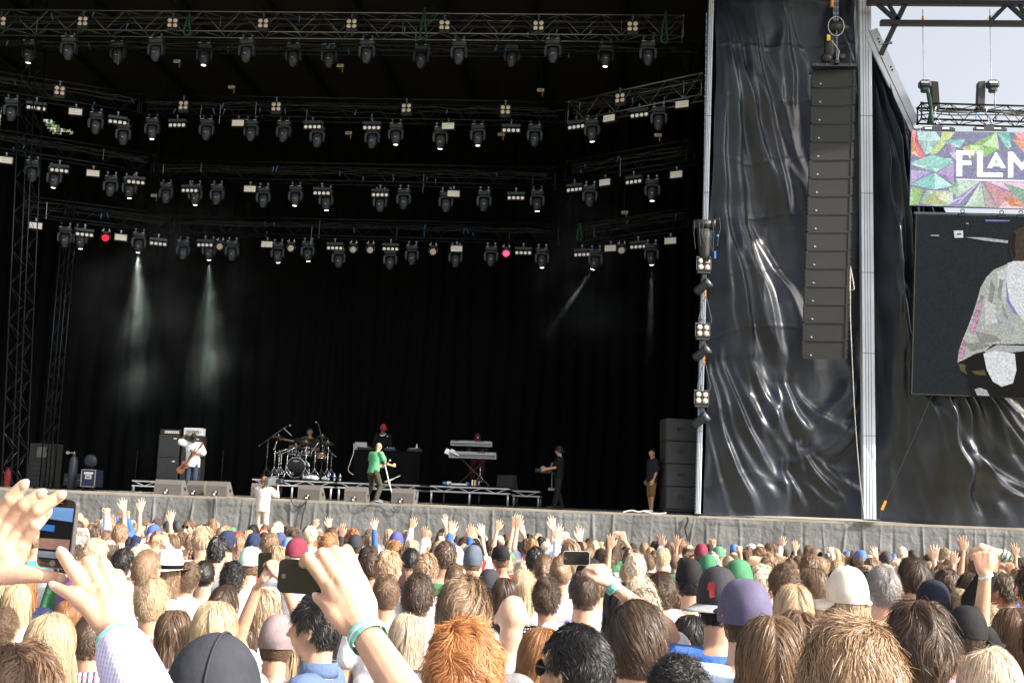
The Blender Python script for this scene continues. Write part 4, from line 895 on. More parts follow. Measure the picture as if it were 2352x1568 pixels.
# ================================================================ risers
RIS = .60
def riser(label, xa, xb, Y, depth, h, bays, ref=1140, legs=True):
    a, b = P(xa, ref, Y), P(xb, ref, Y); w = b.x-a.x; r = thing('stage_riser', label, 'riser', ((a.x+b.x)/2, Y, DECK), (0, 0, 0), 'drum and keyboard risers')
    m = MB(); m.box((0, depth/2, h-.02), (w, depth, .035)); m.build('platform_top', 'black_cloth', r)
    m = MB()
    for z in (h-.055, h-.20):
        for y in (.02, depth-.02): m.box((0, y, z), (w-.01, .035, .04))
        for x in (-w/2+.02, w/2-.02): m.box((x, depth/2, z), (.03, depth-.08, .035))
    m.build('frame_rail', 'silver', r)
    m = MB(); n = max(2, int(w/.32)//2*2)
    for i in range(n):
        x0, x1 = -w/2+.04+(w-.08)*i/n, -w/2+.04+(w-.08)*(i+1)/n
        z0, z1 = (h-.2, h-.055) if i % 2 else (h-.055, h-.2)
        m.cyl((x0, .02, z0), (x1, .02, z1), .012, n=5)
    m.build('lacing', 'silver', r)
    xs = [-w/2+.05+(w-.1)*i/bays for i in range(bays+1)]
    for x in xs:
        for y in (.05, depth-.06):
            if h > .3:
                m = MB(); m.cyl((x, y, .07), (x, y, h-.2), .03, n=8); leg = m.build('leg', 'silver', r, True)
            m = MB(); m.cyl((x-.02, y, .055), (x+.02, y, .055), .05, n=12); m.box((x, y, .115), (.05, .05, .06)); m.build('castor', 'steel_grey', r)
    return r
riser('low silver framed riser under the bass amplifiers', 300, 462, 34.0, 2.2, .42, 2)
riser('silver framed riser carrying the drum kit', 576, 762, 34.0, 3.2, RIS, 2)
riser('silver framed riser carrying the DJ table', 773, 962, 34.2, 3.0, RIS, 2)
riser('silver framed riser carrying the keyboards', 986, 1170, 34.0, 3.0, RIS, 2)
riser('short dim riser standing behind the right end of the keyboard riser', 1176, 1240, 35.4, 1.6, .56, 1)
RT = DECK+RIS
def at(px, Y, z): return Vector((P(px, 1130, Y).x, Y, z))
# ---------------------------------------------------------------- amplifiers
AY = 34.5; AZ = DECK+.425
for i, (x0, x1) in enumerate(((354, 405), (408, 456))):
    a, b = at(x0, AY, AZ), at(x1, AY, AZ); w = b.x-a.x-.02
    for k in range(2):
        r = thing('amplifier_cabinet', f"black {['lower', 'upper'][k]} speaker cabinet of the {['left', 'right'][i]} bass amplifier stack", 'amplifier', ((a.x+b.x)/2, AY, AZ+k*.70), (0, 0, 0), 'bass amplifier cabinets')
        m = MB(); m.box((0, .22, .345), (w, .45, .68), bev=.02); m.build('cabinet', 'cab', r)
        m = MB(); m.box((0, -.008, .35), (w-.08, .012, .58)); m.build('grille', 'sub_grey', r)
        m = MB(); m.box((w*.28, -.018, .58), (.09, .008, .035)); m.build('badge', 'badge', r)
        m = MB(); m.box((0, -.01, .675), (w-.02, .012, .012)); m.box((0, -.01, .02), (w-.02, .012, .012)); m.build('trim', 'monitor_grey', r)
    r = thing('guitar_amplifier', ['black amplifier head with a pale control panel on the left bass stack', 'cream amplifier head on the right bass stack behind the bass player'][i], 'amplifier', ((a.x+b.x)/2, AY, AZ+1.39))
    hh = .17 if i == 0 else .24
    m = MB(); m.box((0, .18, hh/2), (w-.06, .34, hh), bev=.015); m.build('case', 'cab' if i == 0 else 'paper', r)
    m = MB(); m.box((.06 if i == 0 else 0, -.002, hh*.5), (w*.66, .02, hh*.45)); m.build('control_panel', 'white_plastic' if i == 0 else 'silver', r)
    m = MB()
    for q in range(7): m.cyl((-w*.2+q*.065, -.018, hh*.5), (-w*.2+q*.065, -.03, hh*.5), .014, n=8)
    m.build('knob', 'rubber', r)
# ---------------------------------------------------------------- drum kit
def drums():
    Y = 35.2; c = at(676, Y, RT); r = thing('drum_kit', 'black drum kit with round bass drum and mounted toms on the middle-left riser', 'drum kit', c)
    R = Matrix.Rotation(PI/2, 3, 'X')
    bd = MB(); bd.lathe((0, .5, .36), [(.30, 0), (.31, .01), (.31, .5), (.30, .51)], 28, R); B = bd.build('bass_drum', 'drum_shell', r, True)
    m = MB(); m.lathe((0, -.012, .36), [(.285, 0), (.285, .01), (.27, .016)], 28, R); m.build('front_skin', 'drum_black', B, True)
    m = MB()
    for y in (-.02, .47):
        m.tube([(.315*math.cos(t), y, .36+.315*math.sin(t)) for t in np.linspace(0, 2*PI, 29)], .018, 6)
    for k in range(8):
        t = 2*PI*(k+.5)/8; m.cyl((.335*math.cos(t), -.03, .36+.335*math.sin(t)), (.335*math.cos(t), .12, .36+.335*math.sin(t)), .013, n=6)
    m.build('hoop', 'chrome', B, True)
    m = MB(); m.lathe((0, -.03, .57), [(.09, 0), (.09, .004)], 16, R); m.v = [(v[0]*1.1, v[1], .57+(v[2]-.57)*.35) for v in m.v]; m.build('oval_badge', 'silver', B)
    m = MB(); m.lathe((0, -.036, .57), [(.075, 0), (.075, .003)], 16, R); m.v = [(v[0]*1.1, v[1], .57+(v[2]-.57)*.30) for v in m.v]; m.build('badge_field', 'drum_black', B)
    m = MB()
    for s in range(5): m.box((-.055+s*.027, -.041, .57), (.016, .003, .024))
    m.build('badge_letters', 'badge', B)
    m = MB(); m.prism([(-.2, -.032, .16), (-.13, -.032, .10), (-.05, -.032, .13), (-.03, -.032, .2), (-.10, -.032, .22), (-.17, -.032, .24)], (0, .003, 0)); m.build('torn_sticker', 'steel_grey', B)
    for s in (-1, 1): m = MB(); m.tube([(s*.29, .05, .25), (s*.42, -.06, .0)], .012, 6); m.build('spur', 'chrome', r, True)
    def tom(nm, p, rad, h, mt='drum_shell', tilt=-.25):
        Rm = Euler((tilt, 0, 0)).to_matrix(); m = MB(); m.lathe(p, [(rad, -h/2), (rad, h/2)], 20, Rm); t = m.build(nm, mt, r, True)
        m = MB()
        for z in (-h/2, h/2): m.lathe(p, [(rad*1.0, z-.012), (rad*1.07, z-.01), (rad*1.07, z+.012), (rad*1.0, z+.014)], 20, Rm, cap=False)
        for k in range(8):
            a = 2*PI*k/8; q = Vector(p)+Rm @ Vector((rad*1.05*math.cos(a), rad*1.05*math.sin(a), 0)); d = Rm @ Vector((0, 0, h/2)); m.cyl(q-d, q+d, .009, n=5)
        m.build('hoop', 'chrome', t, True)
        m = MB(); m.lathe(p, [(rad*.98, h/2-.002), (rad*.98, h/2+.006)], 20, Rm); m.build('skin', 'drum_head', t)
    tom('rack_tom', (-.17, .25, .86), .145, .24); tom('rack_tom', (.24, .25, .85), .155, .25); tom('snare_drum', (.62, .55, .74), .17, .16, 'wood'); tom('snare_drum', (-.02, .4, .70), .12, .11, 'silver')
    m = MB(); m.tube([(0, .2, .67), (0, .2, .84)], .02, 6); m.tube([(-.06, .22, .84), (.1, .22, .84)], .015, 6); m.build('tom_mount', 'chrome', r, True)
drums()
def tripod(m, h, spread=.26, r0=.013):
    m.cyl((0, 0, .22), (0, 0, h), r0, r0*.8, n=6)
    for k in range(3):
        a = 2*PI*k/3+.5; m.cyl((0, 0, .34), (math.cos(a)*spread, math.sin(a)*spread, .012), r0*.8, n=5); m.cyl((0, 0, .16), (math.cos(a)*spread*.6, math.sin(a)*spread*.6, .14), r0*.6, n=5)
    for z in (.34, h*.55, h*.8): m.cyl((0, 0, z-.025), (0, 0, z+.025), r0*2, n=7)
def stand(name, label, px, Y, h, boom=None, cym=None, z=RT, mic=False, mat='chrome', cat='stand', group=None):
    r = thing(name, label, cat, at(px, Y, z), (0, 0, rnd.uniform(0, 1)*0), group); m = MB(); tripod(m, h); m.build('tripod', mat, r, True); tip = Vector((0, 0, h))
    if boom:
        m = MB(); tip = Vector((boom[0], boom[1], h+boom[2])); back = Vector((0, 0, h))-(tip-Vector((0, 0, h)))*.45; m.cyl(back, tip, .010, n=6); m.cyl(back, back+(back-tip).normalized()*.05, .02, n=8); m.build('boom', mat, r, True)
    if cym:
        Rm = Euler((rnd.uniform(-.35, -.1), rnd.uniform(-.2, .2), 0)).to_matrix(); m = MB(); m.lathe(tip, [(cym, -.02), (cym*.6, -.006), (cym*.26, .004), (cym*.24, .02), (.02, .04), (.01, .045)], 24, Rm); m.build('cymbal', 'brass', r, True)
        m = MB(); m.cyl(tip, tip+Vector((0, 0, .09)), .008, n=6); m.cyl(tip+Vector((0, 0, .045)), tip+Vector((0, 0, .075)), .02, n=8); m.build('wing_nut', 'chrome', r)
    if mic:
        d = Vector(mic); m = MB(); m.cyl(tip-d*.05, tip+d*.10, .014, .018, n=8); m.build('microphone', 'rubber', r, True); m = MB(); m.ball(tip+d*.13, .03, 10, 6); m.build('mic_grille', 'silver', r, True)
    return r
DY = 35.2
stand('cymbal_stand', 'tall chrome cymbal stand at the left edge of the drum riser', 626, DY-.2, 1.05, (.05, .1, .25), .20, group='stands around the drum kit')
stand('cymbal_stand', 'chrome cymbal stand leaning beside the left rack tom', 641, DY-.5, .85, (.35, .3, .18), .22, group='stands around the drum kit')
stand('cymbal_stand', 'chrome boom stand reaching over the drum kit towards the drummer', 655, DY-.6, .85, (.45, .35, .3), .2, group='stands around the drum kit')
stand('cymbal_stand', 'tall chrome cymbal stand right of the bass drum', 698, DY-.5, 1.0, (.0, .3, .28), .24, group='stands around the drum kit')
stand('cymbal_stand', 'chrome cymbal stand beside the snare drum', 719, DY-.2, 1.05, (.15, .2, .3), .2, group='stands around the drum kit')
stand('cymbal_stand', 'chrome cymbal stand at the right end of the drum riser', 748, DY-.5, 1.0, (-.05, .1, .15), .22, group='stands around the drum kit')
stand('cymbal_stand', 'short chrome hi-hat stand left of the bass drum', 636, DY-.1, .8, None, .17, group='stands around the drum kit')
stand('microphone_stand', 'overhead microphone on a long boom left above the drums', 608, 36.0, 1.25, (.55, .1, .45), None, mic=(.8, 0, .2), mat='steel_grey', cat='mic stand')
stand('microphone_stand', 'overhead microphone on a thin boom right above the drums', 735, 36.0, 1.2, (-.2, .05, .60), None, mic=(-.6, 0, .4), mat='steel_grey', cat='mic stand')
stand('microphone_stand', 'short microphone stand at the right end of the drum riser', 757, 35.0, .85, (-.25, .1, .2), None, mic=(-.7, .3, .1), mat='steel_grey', cat='mic stand')
stand('microphone_stand', 'microphone stand behind the bass player to the right', 506, 36.0, 1.45, None, None, z=DECK, mat='black_steel', cat='mic stand')
stand('microphone_stand', 'thin dark stand standing left of the bass amplifiers', 308, 35.6, 1.35, None, None, z=DECK, mat='black_steel', cat='mic stand')
# drum pedals, towels, bottles
def bottle(label, px, Y, z, h=.22):
    m = MB(); r = thing('water_bottle', label, 'bottle', at(px, Y, z)); m.lathe((0, 0, 0), [(.028, 0), (.032, .01), (.032, h*.62), (.012, h*.86), (.012, h)], 10); m.build('bottle_body', 'white_plastic', r, True); m = MB(); m.lathe((0, 0, h*.3), [(.0335, 0), (.0335, h*.25)], 10); m.build('bottle_label', 'blue_tape', r, True)
bottle('small water bottle at the right end of the drum riser', 752, 34.3, RT); bottle('small water bottle at the left end of the DJ riser', 779, 34.6, RT); bottle('water bottle on the right end of the DJ table', 952, 35.6, RT+1.0, .25); bottle('water bottle beside the white towel on the drum riser', 766, 34.4, RT)
m = MB(); rr = random.Random(4)
for k in range(9): m.ball((rr.uniform(-.35, .35), rr.uniform(-.1, .1), .05), (rr.uniform(.08, .16), rr.uniform(.07, .1), rr.uniform(.05, .11)), 10, 6)
me = fuse(m, .02, 2); me.materials.append(MATS['paper']); o = obj('towel', me, loc=at(722, 34.3, RT)); tag(o, 'heap of white towels at the right front of the drum riser', 'towel')
# ---------------------------------------------------------------- DJ table
TY = 35.4
a, b = at(808, TY, RT), at(961, TY, RT); w = b.x-a.x
r = thing('dj_table', 'long table draped to the floor in black cloth on the middle riser', 'table', ((a.x+b.x)/2, TY, RT))
n, k = 120, 14; x = np.linspace(-w/2, w/2, n); z = np.linspace(.98, .01, k); Xg, Zg = np.meshgrid(x, z); D = .02*np.sin(Xg*14+np.sin(Xg*5))*(1-Zg)
obj('table_skirt', gridmesh('table_skirt', np.stack([Xg, -D, Zg], -1), 'black_cloth'), r)
m = MB(); m.box((0, .38, .985), (w, .8, .03)); m.build('table_top', 'black_cloth', r)
for i, x in enumerate((-.95, .62)):
    q = thing('turntable', ['left black turntable on the DJ table', 'right black turntable on the DJ table'][i], 'turntable', ((a.x+b.x)/2+x+.2, TY+.3, RT+1.0), (0, 0, 0), 'turntables on the DJ table')
    m = MB(); m.box((0, 0, .05), (.45, .35, .08), bev=.01); m.build('plinth', 'fixture_black', q); m = MB(); m.lathe((-.04, 0, .09), [(.155, 0), (.16, .01), (.16, .02)], 20); m.build('platter', 'silver', q); m = MB(); m.tube([(.17, .12, .13), (.16, -.05, .13), (.1, -.1, .12)], .008, 5); m.build('tonearm', 'chrome', q)
q = thing('dj_mixer', 'small black mixer between the two turntables', 'mixer', ((a.x+b.x)/2+.05, TY+.3, RT+1.0)); m = MB(); m.box((0, 0, .05), (.30, .32, .09), bev=.01); m.build('case', 'fixture', q); m = MB()
for s in range(4): m.cyl((-.1+s*.065, -.05, .09), (-.1+s*.065, -.05, .115), .014, n=8)
m.build('knob', 'badge', q)
q = thing('laptop', 'open silver laptop at the left end of the DJ table, lid towards the crowd', 'laptop', at(823, TY+.25, RT+1.0), (0, 0, .1))
m = MB(); m.box((0, .1, .012), (.36, .25, .02), bev=.005); m.build('keyboard_base', 'silver', q)
m = MB(); m.box((0, 0, .125), (.38, .012, .245), Euler((.25, .0, 0)).to_matrix(), bev=.004); m.build('screen_lid', 'silver', q)
m = MB(); m.lathe((0.02, -.018, .125), [(.018, 0), (.018, .006)], 10, Matrix.Rotation(PI/2, 3, 'X')); m.build('lid_emblem', 'badge', q)
stand('microphone_stand', 'microphone on a dim stand beside the DJ in the red cap', 891, 36.6, 1.5, None, None, mic=(-.9, 0, .1), mat='black_steel', cat='mic stand')
cable('pale cable hanging down left of the DJ table', [(813, 1018), (812, 1040), (804, 1062), (800, 1080), (812, 1090)], 35.2, .012, 'cable_white')
# ---------------------------------------------------------------- singer's white stand
q = thing('microphone_stand', 'white microphone stand tilted by the man in green', 'mic stand', at(906, 31.9, DECK)); tip = P(884, 1066, 31.75)-q.location
m = MB(); m.cyl((0, 0, .03), tip, .016, n=8); m.cyl(tip*.5, tip*.56, .03, n=8); m.build('pole', 'paper', q, True)
m = MB(); m.lathe((0, 0, 0), [(.15, .0), (.15, .018), (.03, .035)], 18); m.build('round_base', 'steel_grey', q)
q = thing('round_stand_base', 'second pale microphone stand lying against the DJ riser behind the man in green', 'mic stand', at(893, 34.0, RT)); m = MB(); m.lathe((0, 0, .06), [(.16, 0), (.15, .02), (.05, .03)], 18, Euler((.2, -.35, 0)).to_matrix()); m.build('base', 'paper', q, True); m = MB(); m.cyl((0, 0, .06), (.30, .1, .22), .012, n=6); m.build('pole', 'paper', q)
# ---------------------------------------------------------------- keyboards
KY = 35.0
def keyboards():
    c = at(1085, KY, RT); r = thing('keyboard_stand', 'black crossed keyboard stand with upper arms on the right riser', 'keyboard stand', c)
    m = MB()
    for y in (0, .3):
        m.cyl((-.48, y, .03), (.42, y, .84), .022, n=8); m.cyl((.48, y, .03), (-.42, y, .84), .022, n=8)
    m.box((0, .15, .44), (.06, .4, .06)); m.build('cross_legs', 'black_steel', r)
    m = MB()
    for s in (-1, 1): m.cyl((s*.4, .3, .84), (s*.42, .42, 1.22), .016, n=6); m.cyl((s*.42, .42, 1.22), (s*.42, .05, 1.20), .016, n=6)
    m.build('upper_arm', 'black_steel', r)
    for i, (x0, x1, yt, yb, lab) in enumerate(((1031, 1139, 1035, 1050, 'long silver lower keyboard on the crossed stand, its maker name along the back'), (1035, 1129, 1010, 1022, 'shorter silver upper keyboard on the crossed stand'))):
        a, b = P(x0, yb, KY-.1), P(x1, yb, KY-.1); w = b.x-a.x; h = (yb-yt)*S(x0, yb, KY)
        q = thing('keyboard', lab, 'keyboard', ((a.x+b.x)/2, KY+.02 if i == 0 else KY+.06, min(a.z, b.z)+.0), (0, 0, 0))
        m = MB(); m.prism([(-w/2, -.16, 0), (-w/2, .22, 0), (-w/2, .22, h*.6), (-w/2, -.10, h), (-w/2, -.16, h*.75)], (w, 0, 0)); m.build('case', 'silver', q)
        m = MB(); m.box((0, -.166, h*.36), (w-.04, .012, h*.5)); m.build('back_panel', 'steel_grey', q)
        m = MB(); m.box((0, .2, h*.62), (w-.15, .14, .012)); m.build('keys', 'paper', q)
        m = MB(); rr = random.Random(i)
        for k in range(7): m.box((-w/2+.08+k*.026, -.150, h*.9), (.016, .01, .028), Euler((-.9, 0, 0)).to_matrix())
        for k in range(9): m.box((w*.10+k*.03, -.150, h*.9), (.02, .01, .028), Euler((-.9, 0, 0)).to_matrix())
        m.build('lettering', 'drum_black', q)
keyboards()
q = thing('music_binder', 'open white music binder leaning at the left end of the keyboards', 'binder', at(1031, KY-.1, RT+.93), (0, .25, 0))
m = MB(); m.box((0, 0, .05), (.38, .03, .17), Euler((-.5, .1, 0)).to_matrix()); m.box((.12, -.03, .10), (.3, .02, .12), Euler((-.7, .15, 0)).to_matrix()); m.build('pages', 'paper', q); m = MB(); m.box((0, .022, .04), (.40, .012, .19), Euler((-.5, .1, 0)).to_matrix()); m.build('cover', 'case_blue', q)
stand('pedal_stand', 'slim chrome stool leg tripod behind the keyboard stand', 1101, KY+.2, .7, None, None, mat='chrome', cat='stand')
q = thing('folded_paper', 'bundle of white papers and blue cloth on the left of the keyboard riser', 'papers', at(1040, 34.4, RT)); m = MB(); m.box((.15, 0, .03), (.55, .2, .05)); m.box((-.12, -.05, .06), (.12, .1, .09)); m.build('papers', 'paper', q); m = MB(); m.box((-.2, 0, .045), (.24, .14, .07), Euler((0, .2, .3)).to_matrix()); m.box((.42, .02, .06), (.10, .1, .08), Euler((0, .2, .3)).to_matrix()); m.build('blue_cloth', 'blue_tape', q)
q = thing('striped_box', 'small box striped white, blue and yellow on the keyboard riser', 'box', at(1089, 34.2, RT))
for k, mt in enumerate(('paper', 'case_blue', 'yellow', 'case_blue')): m = MB(); m.box((-.06+k*.04, 0, .085), (.038, .1, .17)); m.build('stripe', mt, q)
q = thing('stage_monitor', 'dim grey wedge monitor standing on the short right riser', 'stage monitor', at(1165, 35.6, DECK+.56), (0, 0, -.5)); m = MB(); m.prism([(-.28, -.2, 0), (-.28, .2, 0), (-.28, .05, .42), (-.28, -.16, .42)], (.56, 0, 0)); m.build('cabinet', 'sub_grey', q); m = MB(); m.box((.285, 0, .2), (.01, .12, .16)); m.build('handle', 'rubber', q)
# ---------------------------------------------------------------- dim things at the left
q = thing('gas_cylinder', 'tall grey gas cylinder standing at the left of the stage', 'gas cylinder', at(163, 36.2, DECK)); m = MB(); m.lathe((0, 0, 0), [(.13, 0), (.14, .02), (.14, .92), (.12, 1.02), (.05, 1.10), (.045, 1.16)], 18); m.build('tank', 'fixture', q, True); m = MB(); m.cyl((0, 0, 1.15), (0, 0, 1.24), .03, n=8); m.box((-.08, 0, 1.2), (.18, .03, .03)); m.cyl((-.22, 0, 1.2), (-.22, -.03, 1.2), .055, n=12); m.build('valve', 'chrome', q)
q = thing('flight_case', 'dark blue flight case with metal edges and a white print, stage left', 'flight case', at(199, 35.6, DECK)); m = MB(); m.box((0, .3, .40), (.46, .55, .54)); m.build('case_body', 'case_blue', q)
m = MB()
for s in (-1, 1): m.box((s*.225, .02, .40), (.022, .03, .56))
for z in (.135, .665): m.box((0, .02, z), (.47, .03, .022))
m.build('edge_trim', 'silver', q); m = MB(); m.box((0, .015, .56), (.30, .012, .07)); m.box((0, .015, .44), (.2, .012, .13)); m.build('white_print', 'paper', q); m = MB(); m.box((0, .008, .45), (.15, .012, .03)); m.box((0, .008, .41), (.12, .012, .02)); m.build('print_letters', 'case_blue', q)
for s in (-1, 1): m = MB(); m.cyl((s*.17-.02, .1, .06), (s*.17+.02, .1, .06), .06, n=10); m.box((s*.17, .1, .115), (.05, .06, .03)); m.build('castor', 'rubber', q)
q = thing('equipment_rack', 'dim equipment rack with a pale sheet of paper at the far left of the stage', 'rack', at(88, 38.5, DECK)); m = MB(); m.box((0, .3, .8), (.9, .6, 1.5)); m.build('rack_body', 'cab', q); m = MB(); m.box((.0, -.006, 1.25), (.36, .012, .36)); m.build('paper_sheet', 'steel_grey', q); m = MB()
for k in range(5): m.box((0, -.006, .2+k*.16), (.7, .014, .03))
m.build('rack_rail', 'fixture', q)
q = thing('fan_light', 'dim round fan standing behind the flight case', 'fan', at(204, 37.2, DECK)); m = MB(); m.lathe((0, 0, .98), [(.20, 0), (.22, .05), (.22, .1), (.18, .14)], 20, Matrix.Rotation(PI/2, 3, 'X')); m.build('cage', 'fixture', q, True); m = MB(); m.box((0, 0, .4), (.05, .05, .78)); m.box((0, 0, .02), (.4, .3, .03)); m.build('stand_pole', 'black_steel', q)
q = thing('fire_extinguisher', 'dark red fire extinguisher at the far left edge of the stage', 'extinguisher', at(14, 36.6, DECK)); m = MB(); m.lathe((0, 0, 0), [(.10, 0), (.11, .02), (.11, .48), (.05, .58), (.03, .62)], 16); m.build('tank', 'red_cloth', q, True); m = MB(); m.box((.0, 0, .65), (.16, .03, .04)); m.tube([(.05, 0, .64), (.14, 0, .5), (.12, 0, .2)], .014, 6); m.build('handle', 'rubber', q)
q = thing('road_trunk', 'low dark road trunk behind the gas cylinder', 'trunk', at(180, 37.0, DECK)); m = MB(); m.box((0, .3, .33), (1.1, .6, .42), bev=.02); m.build('trunk_body', 'cab', q); m = MB(); m.box((0, -.005, .33), (1.0, .012, .03)); m.box((-.3, -.008, .36), (.08, .014, .08)); m.box((.3, -.008, .36), (.08, .014, .08)); m.build('latch', 'steel_grey', q); m = MB()
for s in (-1, 1): m.cyl((s*.4, .1, .06), (s*.4+.04, .1, .06), .06, n=10)
m.build('castor', 'rubber', q)
# platform for the cameraman in the pit
q = thing('camera_platform', 'platform in the pit on which the cameraman stands', 'platform', at(616, 29.3, ground_z(29.3)))
PLZ = .62; m = MB(); m.box((0, 0, PLZ-ground_z(29.3)-.03), (1.2, .9, .06)); m.build('platform_top', 'deck_ply', q); m = MB()
for a in (-1, 1):
    for b in (-1, 1): m.cyl((a*.5, b*.38, 0), (a*.5, b*.38, PLZ-ground_z(29.3)-.06), .03, n=8)
m.build('leg', 'silver', q)
# ---------------------------------------------------------------- the tree that shows through the gap at the left rear
# ================================================================ people
HC = np.array([0, .012, 1.640]); HR = np.array([.078, .099, .119])
STAND = dict(pel=(0, 0, .95), chest=(0, 0, 1.27), neck=(0, -.01, 1.485), head=(0, .012, 1.64),
  shL=(-.175, -.005, 1.415), shR=(.175, -.005, 1.415), elL=(-.235, -.03, 1.14), elR=(.235, -.03, 1.14), wrL=(-.235, .07, .90), wrR=(.235, .07, .90),
  hipL=(-.088, 0, .93), hipR=(.088, 0, .93), knL=(-.10, .02, .50), knR=(.10, .02, .50), anL=(-.10, -.03, .09), anR=(.10, -.03, .09), toeL=(-.12, .15, .03), toeR=(.12, .15, .03))
def hand(m, w, f, n, side, pose='relaxed', k=1.0, n_=8):
    """w wrist, f pointing direction, n the way the palm faces, side: direction of the thumb"""
    w, f, n = Vector(w), Vector(f).normalized(), Vector(n); n = (n-f*n.dot(f)).normalized(); s = f.cross(n); s = s if s.dot(Vector(side)) > 0 else -s
    curl = {'relaxed': (.35, .45, .3), 'open': (.05, .12, .08), 'point': (1.2, 1.5, 1.0), 'fist': (1.35, 1.6, 1.1), 'hold': (.75, .8, .5), 'claw': (.4, .7, .5)}[pose]
    spread = {'open': .16, 'relaxed': .05}.get(pose, .02)
    for i, (o, L) in enumerate(((.030, .92), (.010, 1.02), (-.010, .95), (-.029, .76))):
        r = .0098*k if k < 1.05 else .0105*k
        mc = w + f*.088*k*(1.0 if i in (1, 2) else .95) + s*o*k; m.cap_(w+s*o*.6*k+f*.012*k, mc, .0165*k, .0125*k, n_)
        d = (f + s*(spread*(1.5-i))).normalized(); p = mc; a = 0
        cu = (.05, .1, .1) if (pose == 'point' and i == 0) else curl
        for j, ln in enumerate((.043, .027, .021)):
            a += cu[j]*(1+.08*i); dd = d*math.cos(a)+n*math.sin(a); q = p+dd*ln*L*k; m.cap_(p, q, r*(1-.1*j), r*(.9-.12*j), n_); p = q
    t0 = w+f*.02*k+s*.022*k; cl = 1.0 if pose in ('fist', 'hold', 'point') else .3
    t1 = t0+(f*.75+s*.65+n*.25*cl).normalized()*.046*k; t2 = t1+(f*.9+s*(.45-.5*cl)+n*.45*cl).normalized()*.034*k; t3 = t2+(f*.95+s*(.25-.6*cl)+n*.5*cl).normalized()*.025*k
    m.cap_(t0, t1, .017*k, .0125*k, n_); m.cap_(t1, t2, .0118*k, .0105*k, n_); m.cap_(t2, t3, .0105*k, .008*k, n_)
def body_parts(J, hands, face=True, n=10, hk=1.0, legs=True):
    m = MB(); V = lambda q: Vector(J[q]); pel, ch, nk, hd = V('pel'), V('chest'), V('neck'), V('head')
    low = pel+(pel-ch).normalized()*.12 if legs else pel
    m.loft([(low, .13, .10), (pel-(ch-pel)*.15, .165, .115), (pel+(ch-pel)*.12, .16, .11), (pel.lerp(ch, .5), .142, .10), (ch, .168, .118), (ch.lerp(nk, .45), .172, .112), (ch.lerp(nk, .72), .135, .095), (ch.lerp(nk, .92), .075, .072)], 16)
    m.cap_(ch.lerp(nk, .8), nk.lerp(hd, .55), .064, .056, n)
    for s in 'LR':
        m.cap_(ch.lerp(nk, .60), V('sh'+s), .066, .058, n); m.cap_(V('sh'+s), V('el'+s), .054, .040, n); m.cap_(V('el'+s), V('wr'+s), .041, .0265, n)
        if legs:
            m.cap_(V('hip'+s), V('kn'+s), .086, .056, n); m.cap_(V('kn'+s), V('kn'+s).lerp(V('an'+s), .35), .056, .052, n); m.cap_(V('kn'+s).lerp(V('an'+s), .3), V('an'+s), .052, .036, n); m.cap_(V('an'+s)-Vector((0, 0, .03)), V('toe'+s), .042, .032, n)
        h = hands.get(s)
        f = (V('wr'+s)-V('el'+s)).normalized()
        if h is None: hand(m, V('wr'+s), f, Vector((1 if s == 'L' else -1, 0, 0)), Vector((0, 1, .2)), 'relaxed', hk)
        elif h[0] != 'none': hand(m, V('wr'+s), Vector(h[1]) if h[1] else f, Vector(h[2]), Vector(h[3]), h[0], hk)
    # the head
    R = J.get('headR', Matrix.Identity(3))
    def H(x, y, z): return hd + R @ Vector((x, y, z))
    m.ball(H(0, -.005, .014), (.0715, .0875, .0935), 16, 10, R); m.ball(H(0, .022, -.045), (.058, .066, .066), 14, 8, R); m.ball(H(0, .045, -.082), (.034, .036, .028), 10, 6, R)
    m.cap_(H(0, -.03, -.05), nk.lerp(hd, .1), .052, .058, n)
    if face:
        m.cap_(H(0, .088, .012), H(0, .112, -.026), .009, .014, 8); m.cap_(H(-.035, .079, .026), H(.035, .079, .026), .012, .012, 8)
        m.cap_(H(-.02, .089, -.056), H(.02, .089, -.056), .007, .007, 8); m.cap_(H(-.017, .087, -.066), H(.017, .087, -.066), .007, .007, 8)
        for s in (-1, 1): m.ball(H(s*.045, .062, -.02), (.024, .02, .022), 8, 6, R)
    for s in (-1, 1): m.ball(H(s*.077, -.004, -.008), (.011, .020, .032), 8, 8, R @ Euler((.15, 0, s*.35)).to_matrix()); m.ball(H(s*.082, -.004, -.028), (.009, .011, .014), 8, 6, R)
    return m
def shirt_parts(J, sleeve=.55, grow=.014, low=.0, n=10, both=True):
    m = MB(); V = lambda q: Vector(J[q]); pel, ch, nk = V('pel'), V('chest'), V('neck'); g = grow
    m.loft([(pel+(pel-ch)*(.22+low), .168+g, .12+g), (pel+(ch-pel)*.12, .165+g, .115+g), (pel.lerp(ch, .5), .155+g, .11+g), (ch, .172+g, .122+g), (ch.lerp(nk, .45), .176+g, .115+g), (ch.lerp(nk, .70), .138+g, .098+g), (ch.lerp(nk, .86), .085+g*.6, .078+g*.6)], 20)
    for s in 'LR':
        m.cap_(ch.lerp(nk, .58), V('sh'+s), .068+g, .059+g, n)
        if sleeve <= 1: e = V('sh'+s).lerp(V('el'+s), sleeve); m.cap_(V('sh'+s), e, .058+g, .056+g*1.3, n)
        else: m.cap_(V('sh'+s), V('el'+s), .057+g, .046+g, n); m.cap_(V('el'+s), V('el'+s).lerp(V('wr'+s), sleeve-1), .046+g, .033+g, n)
    return m
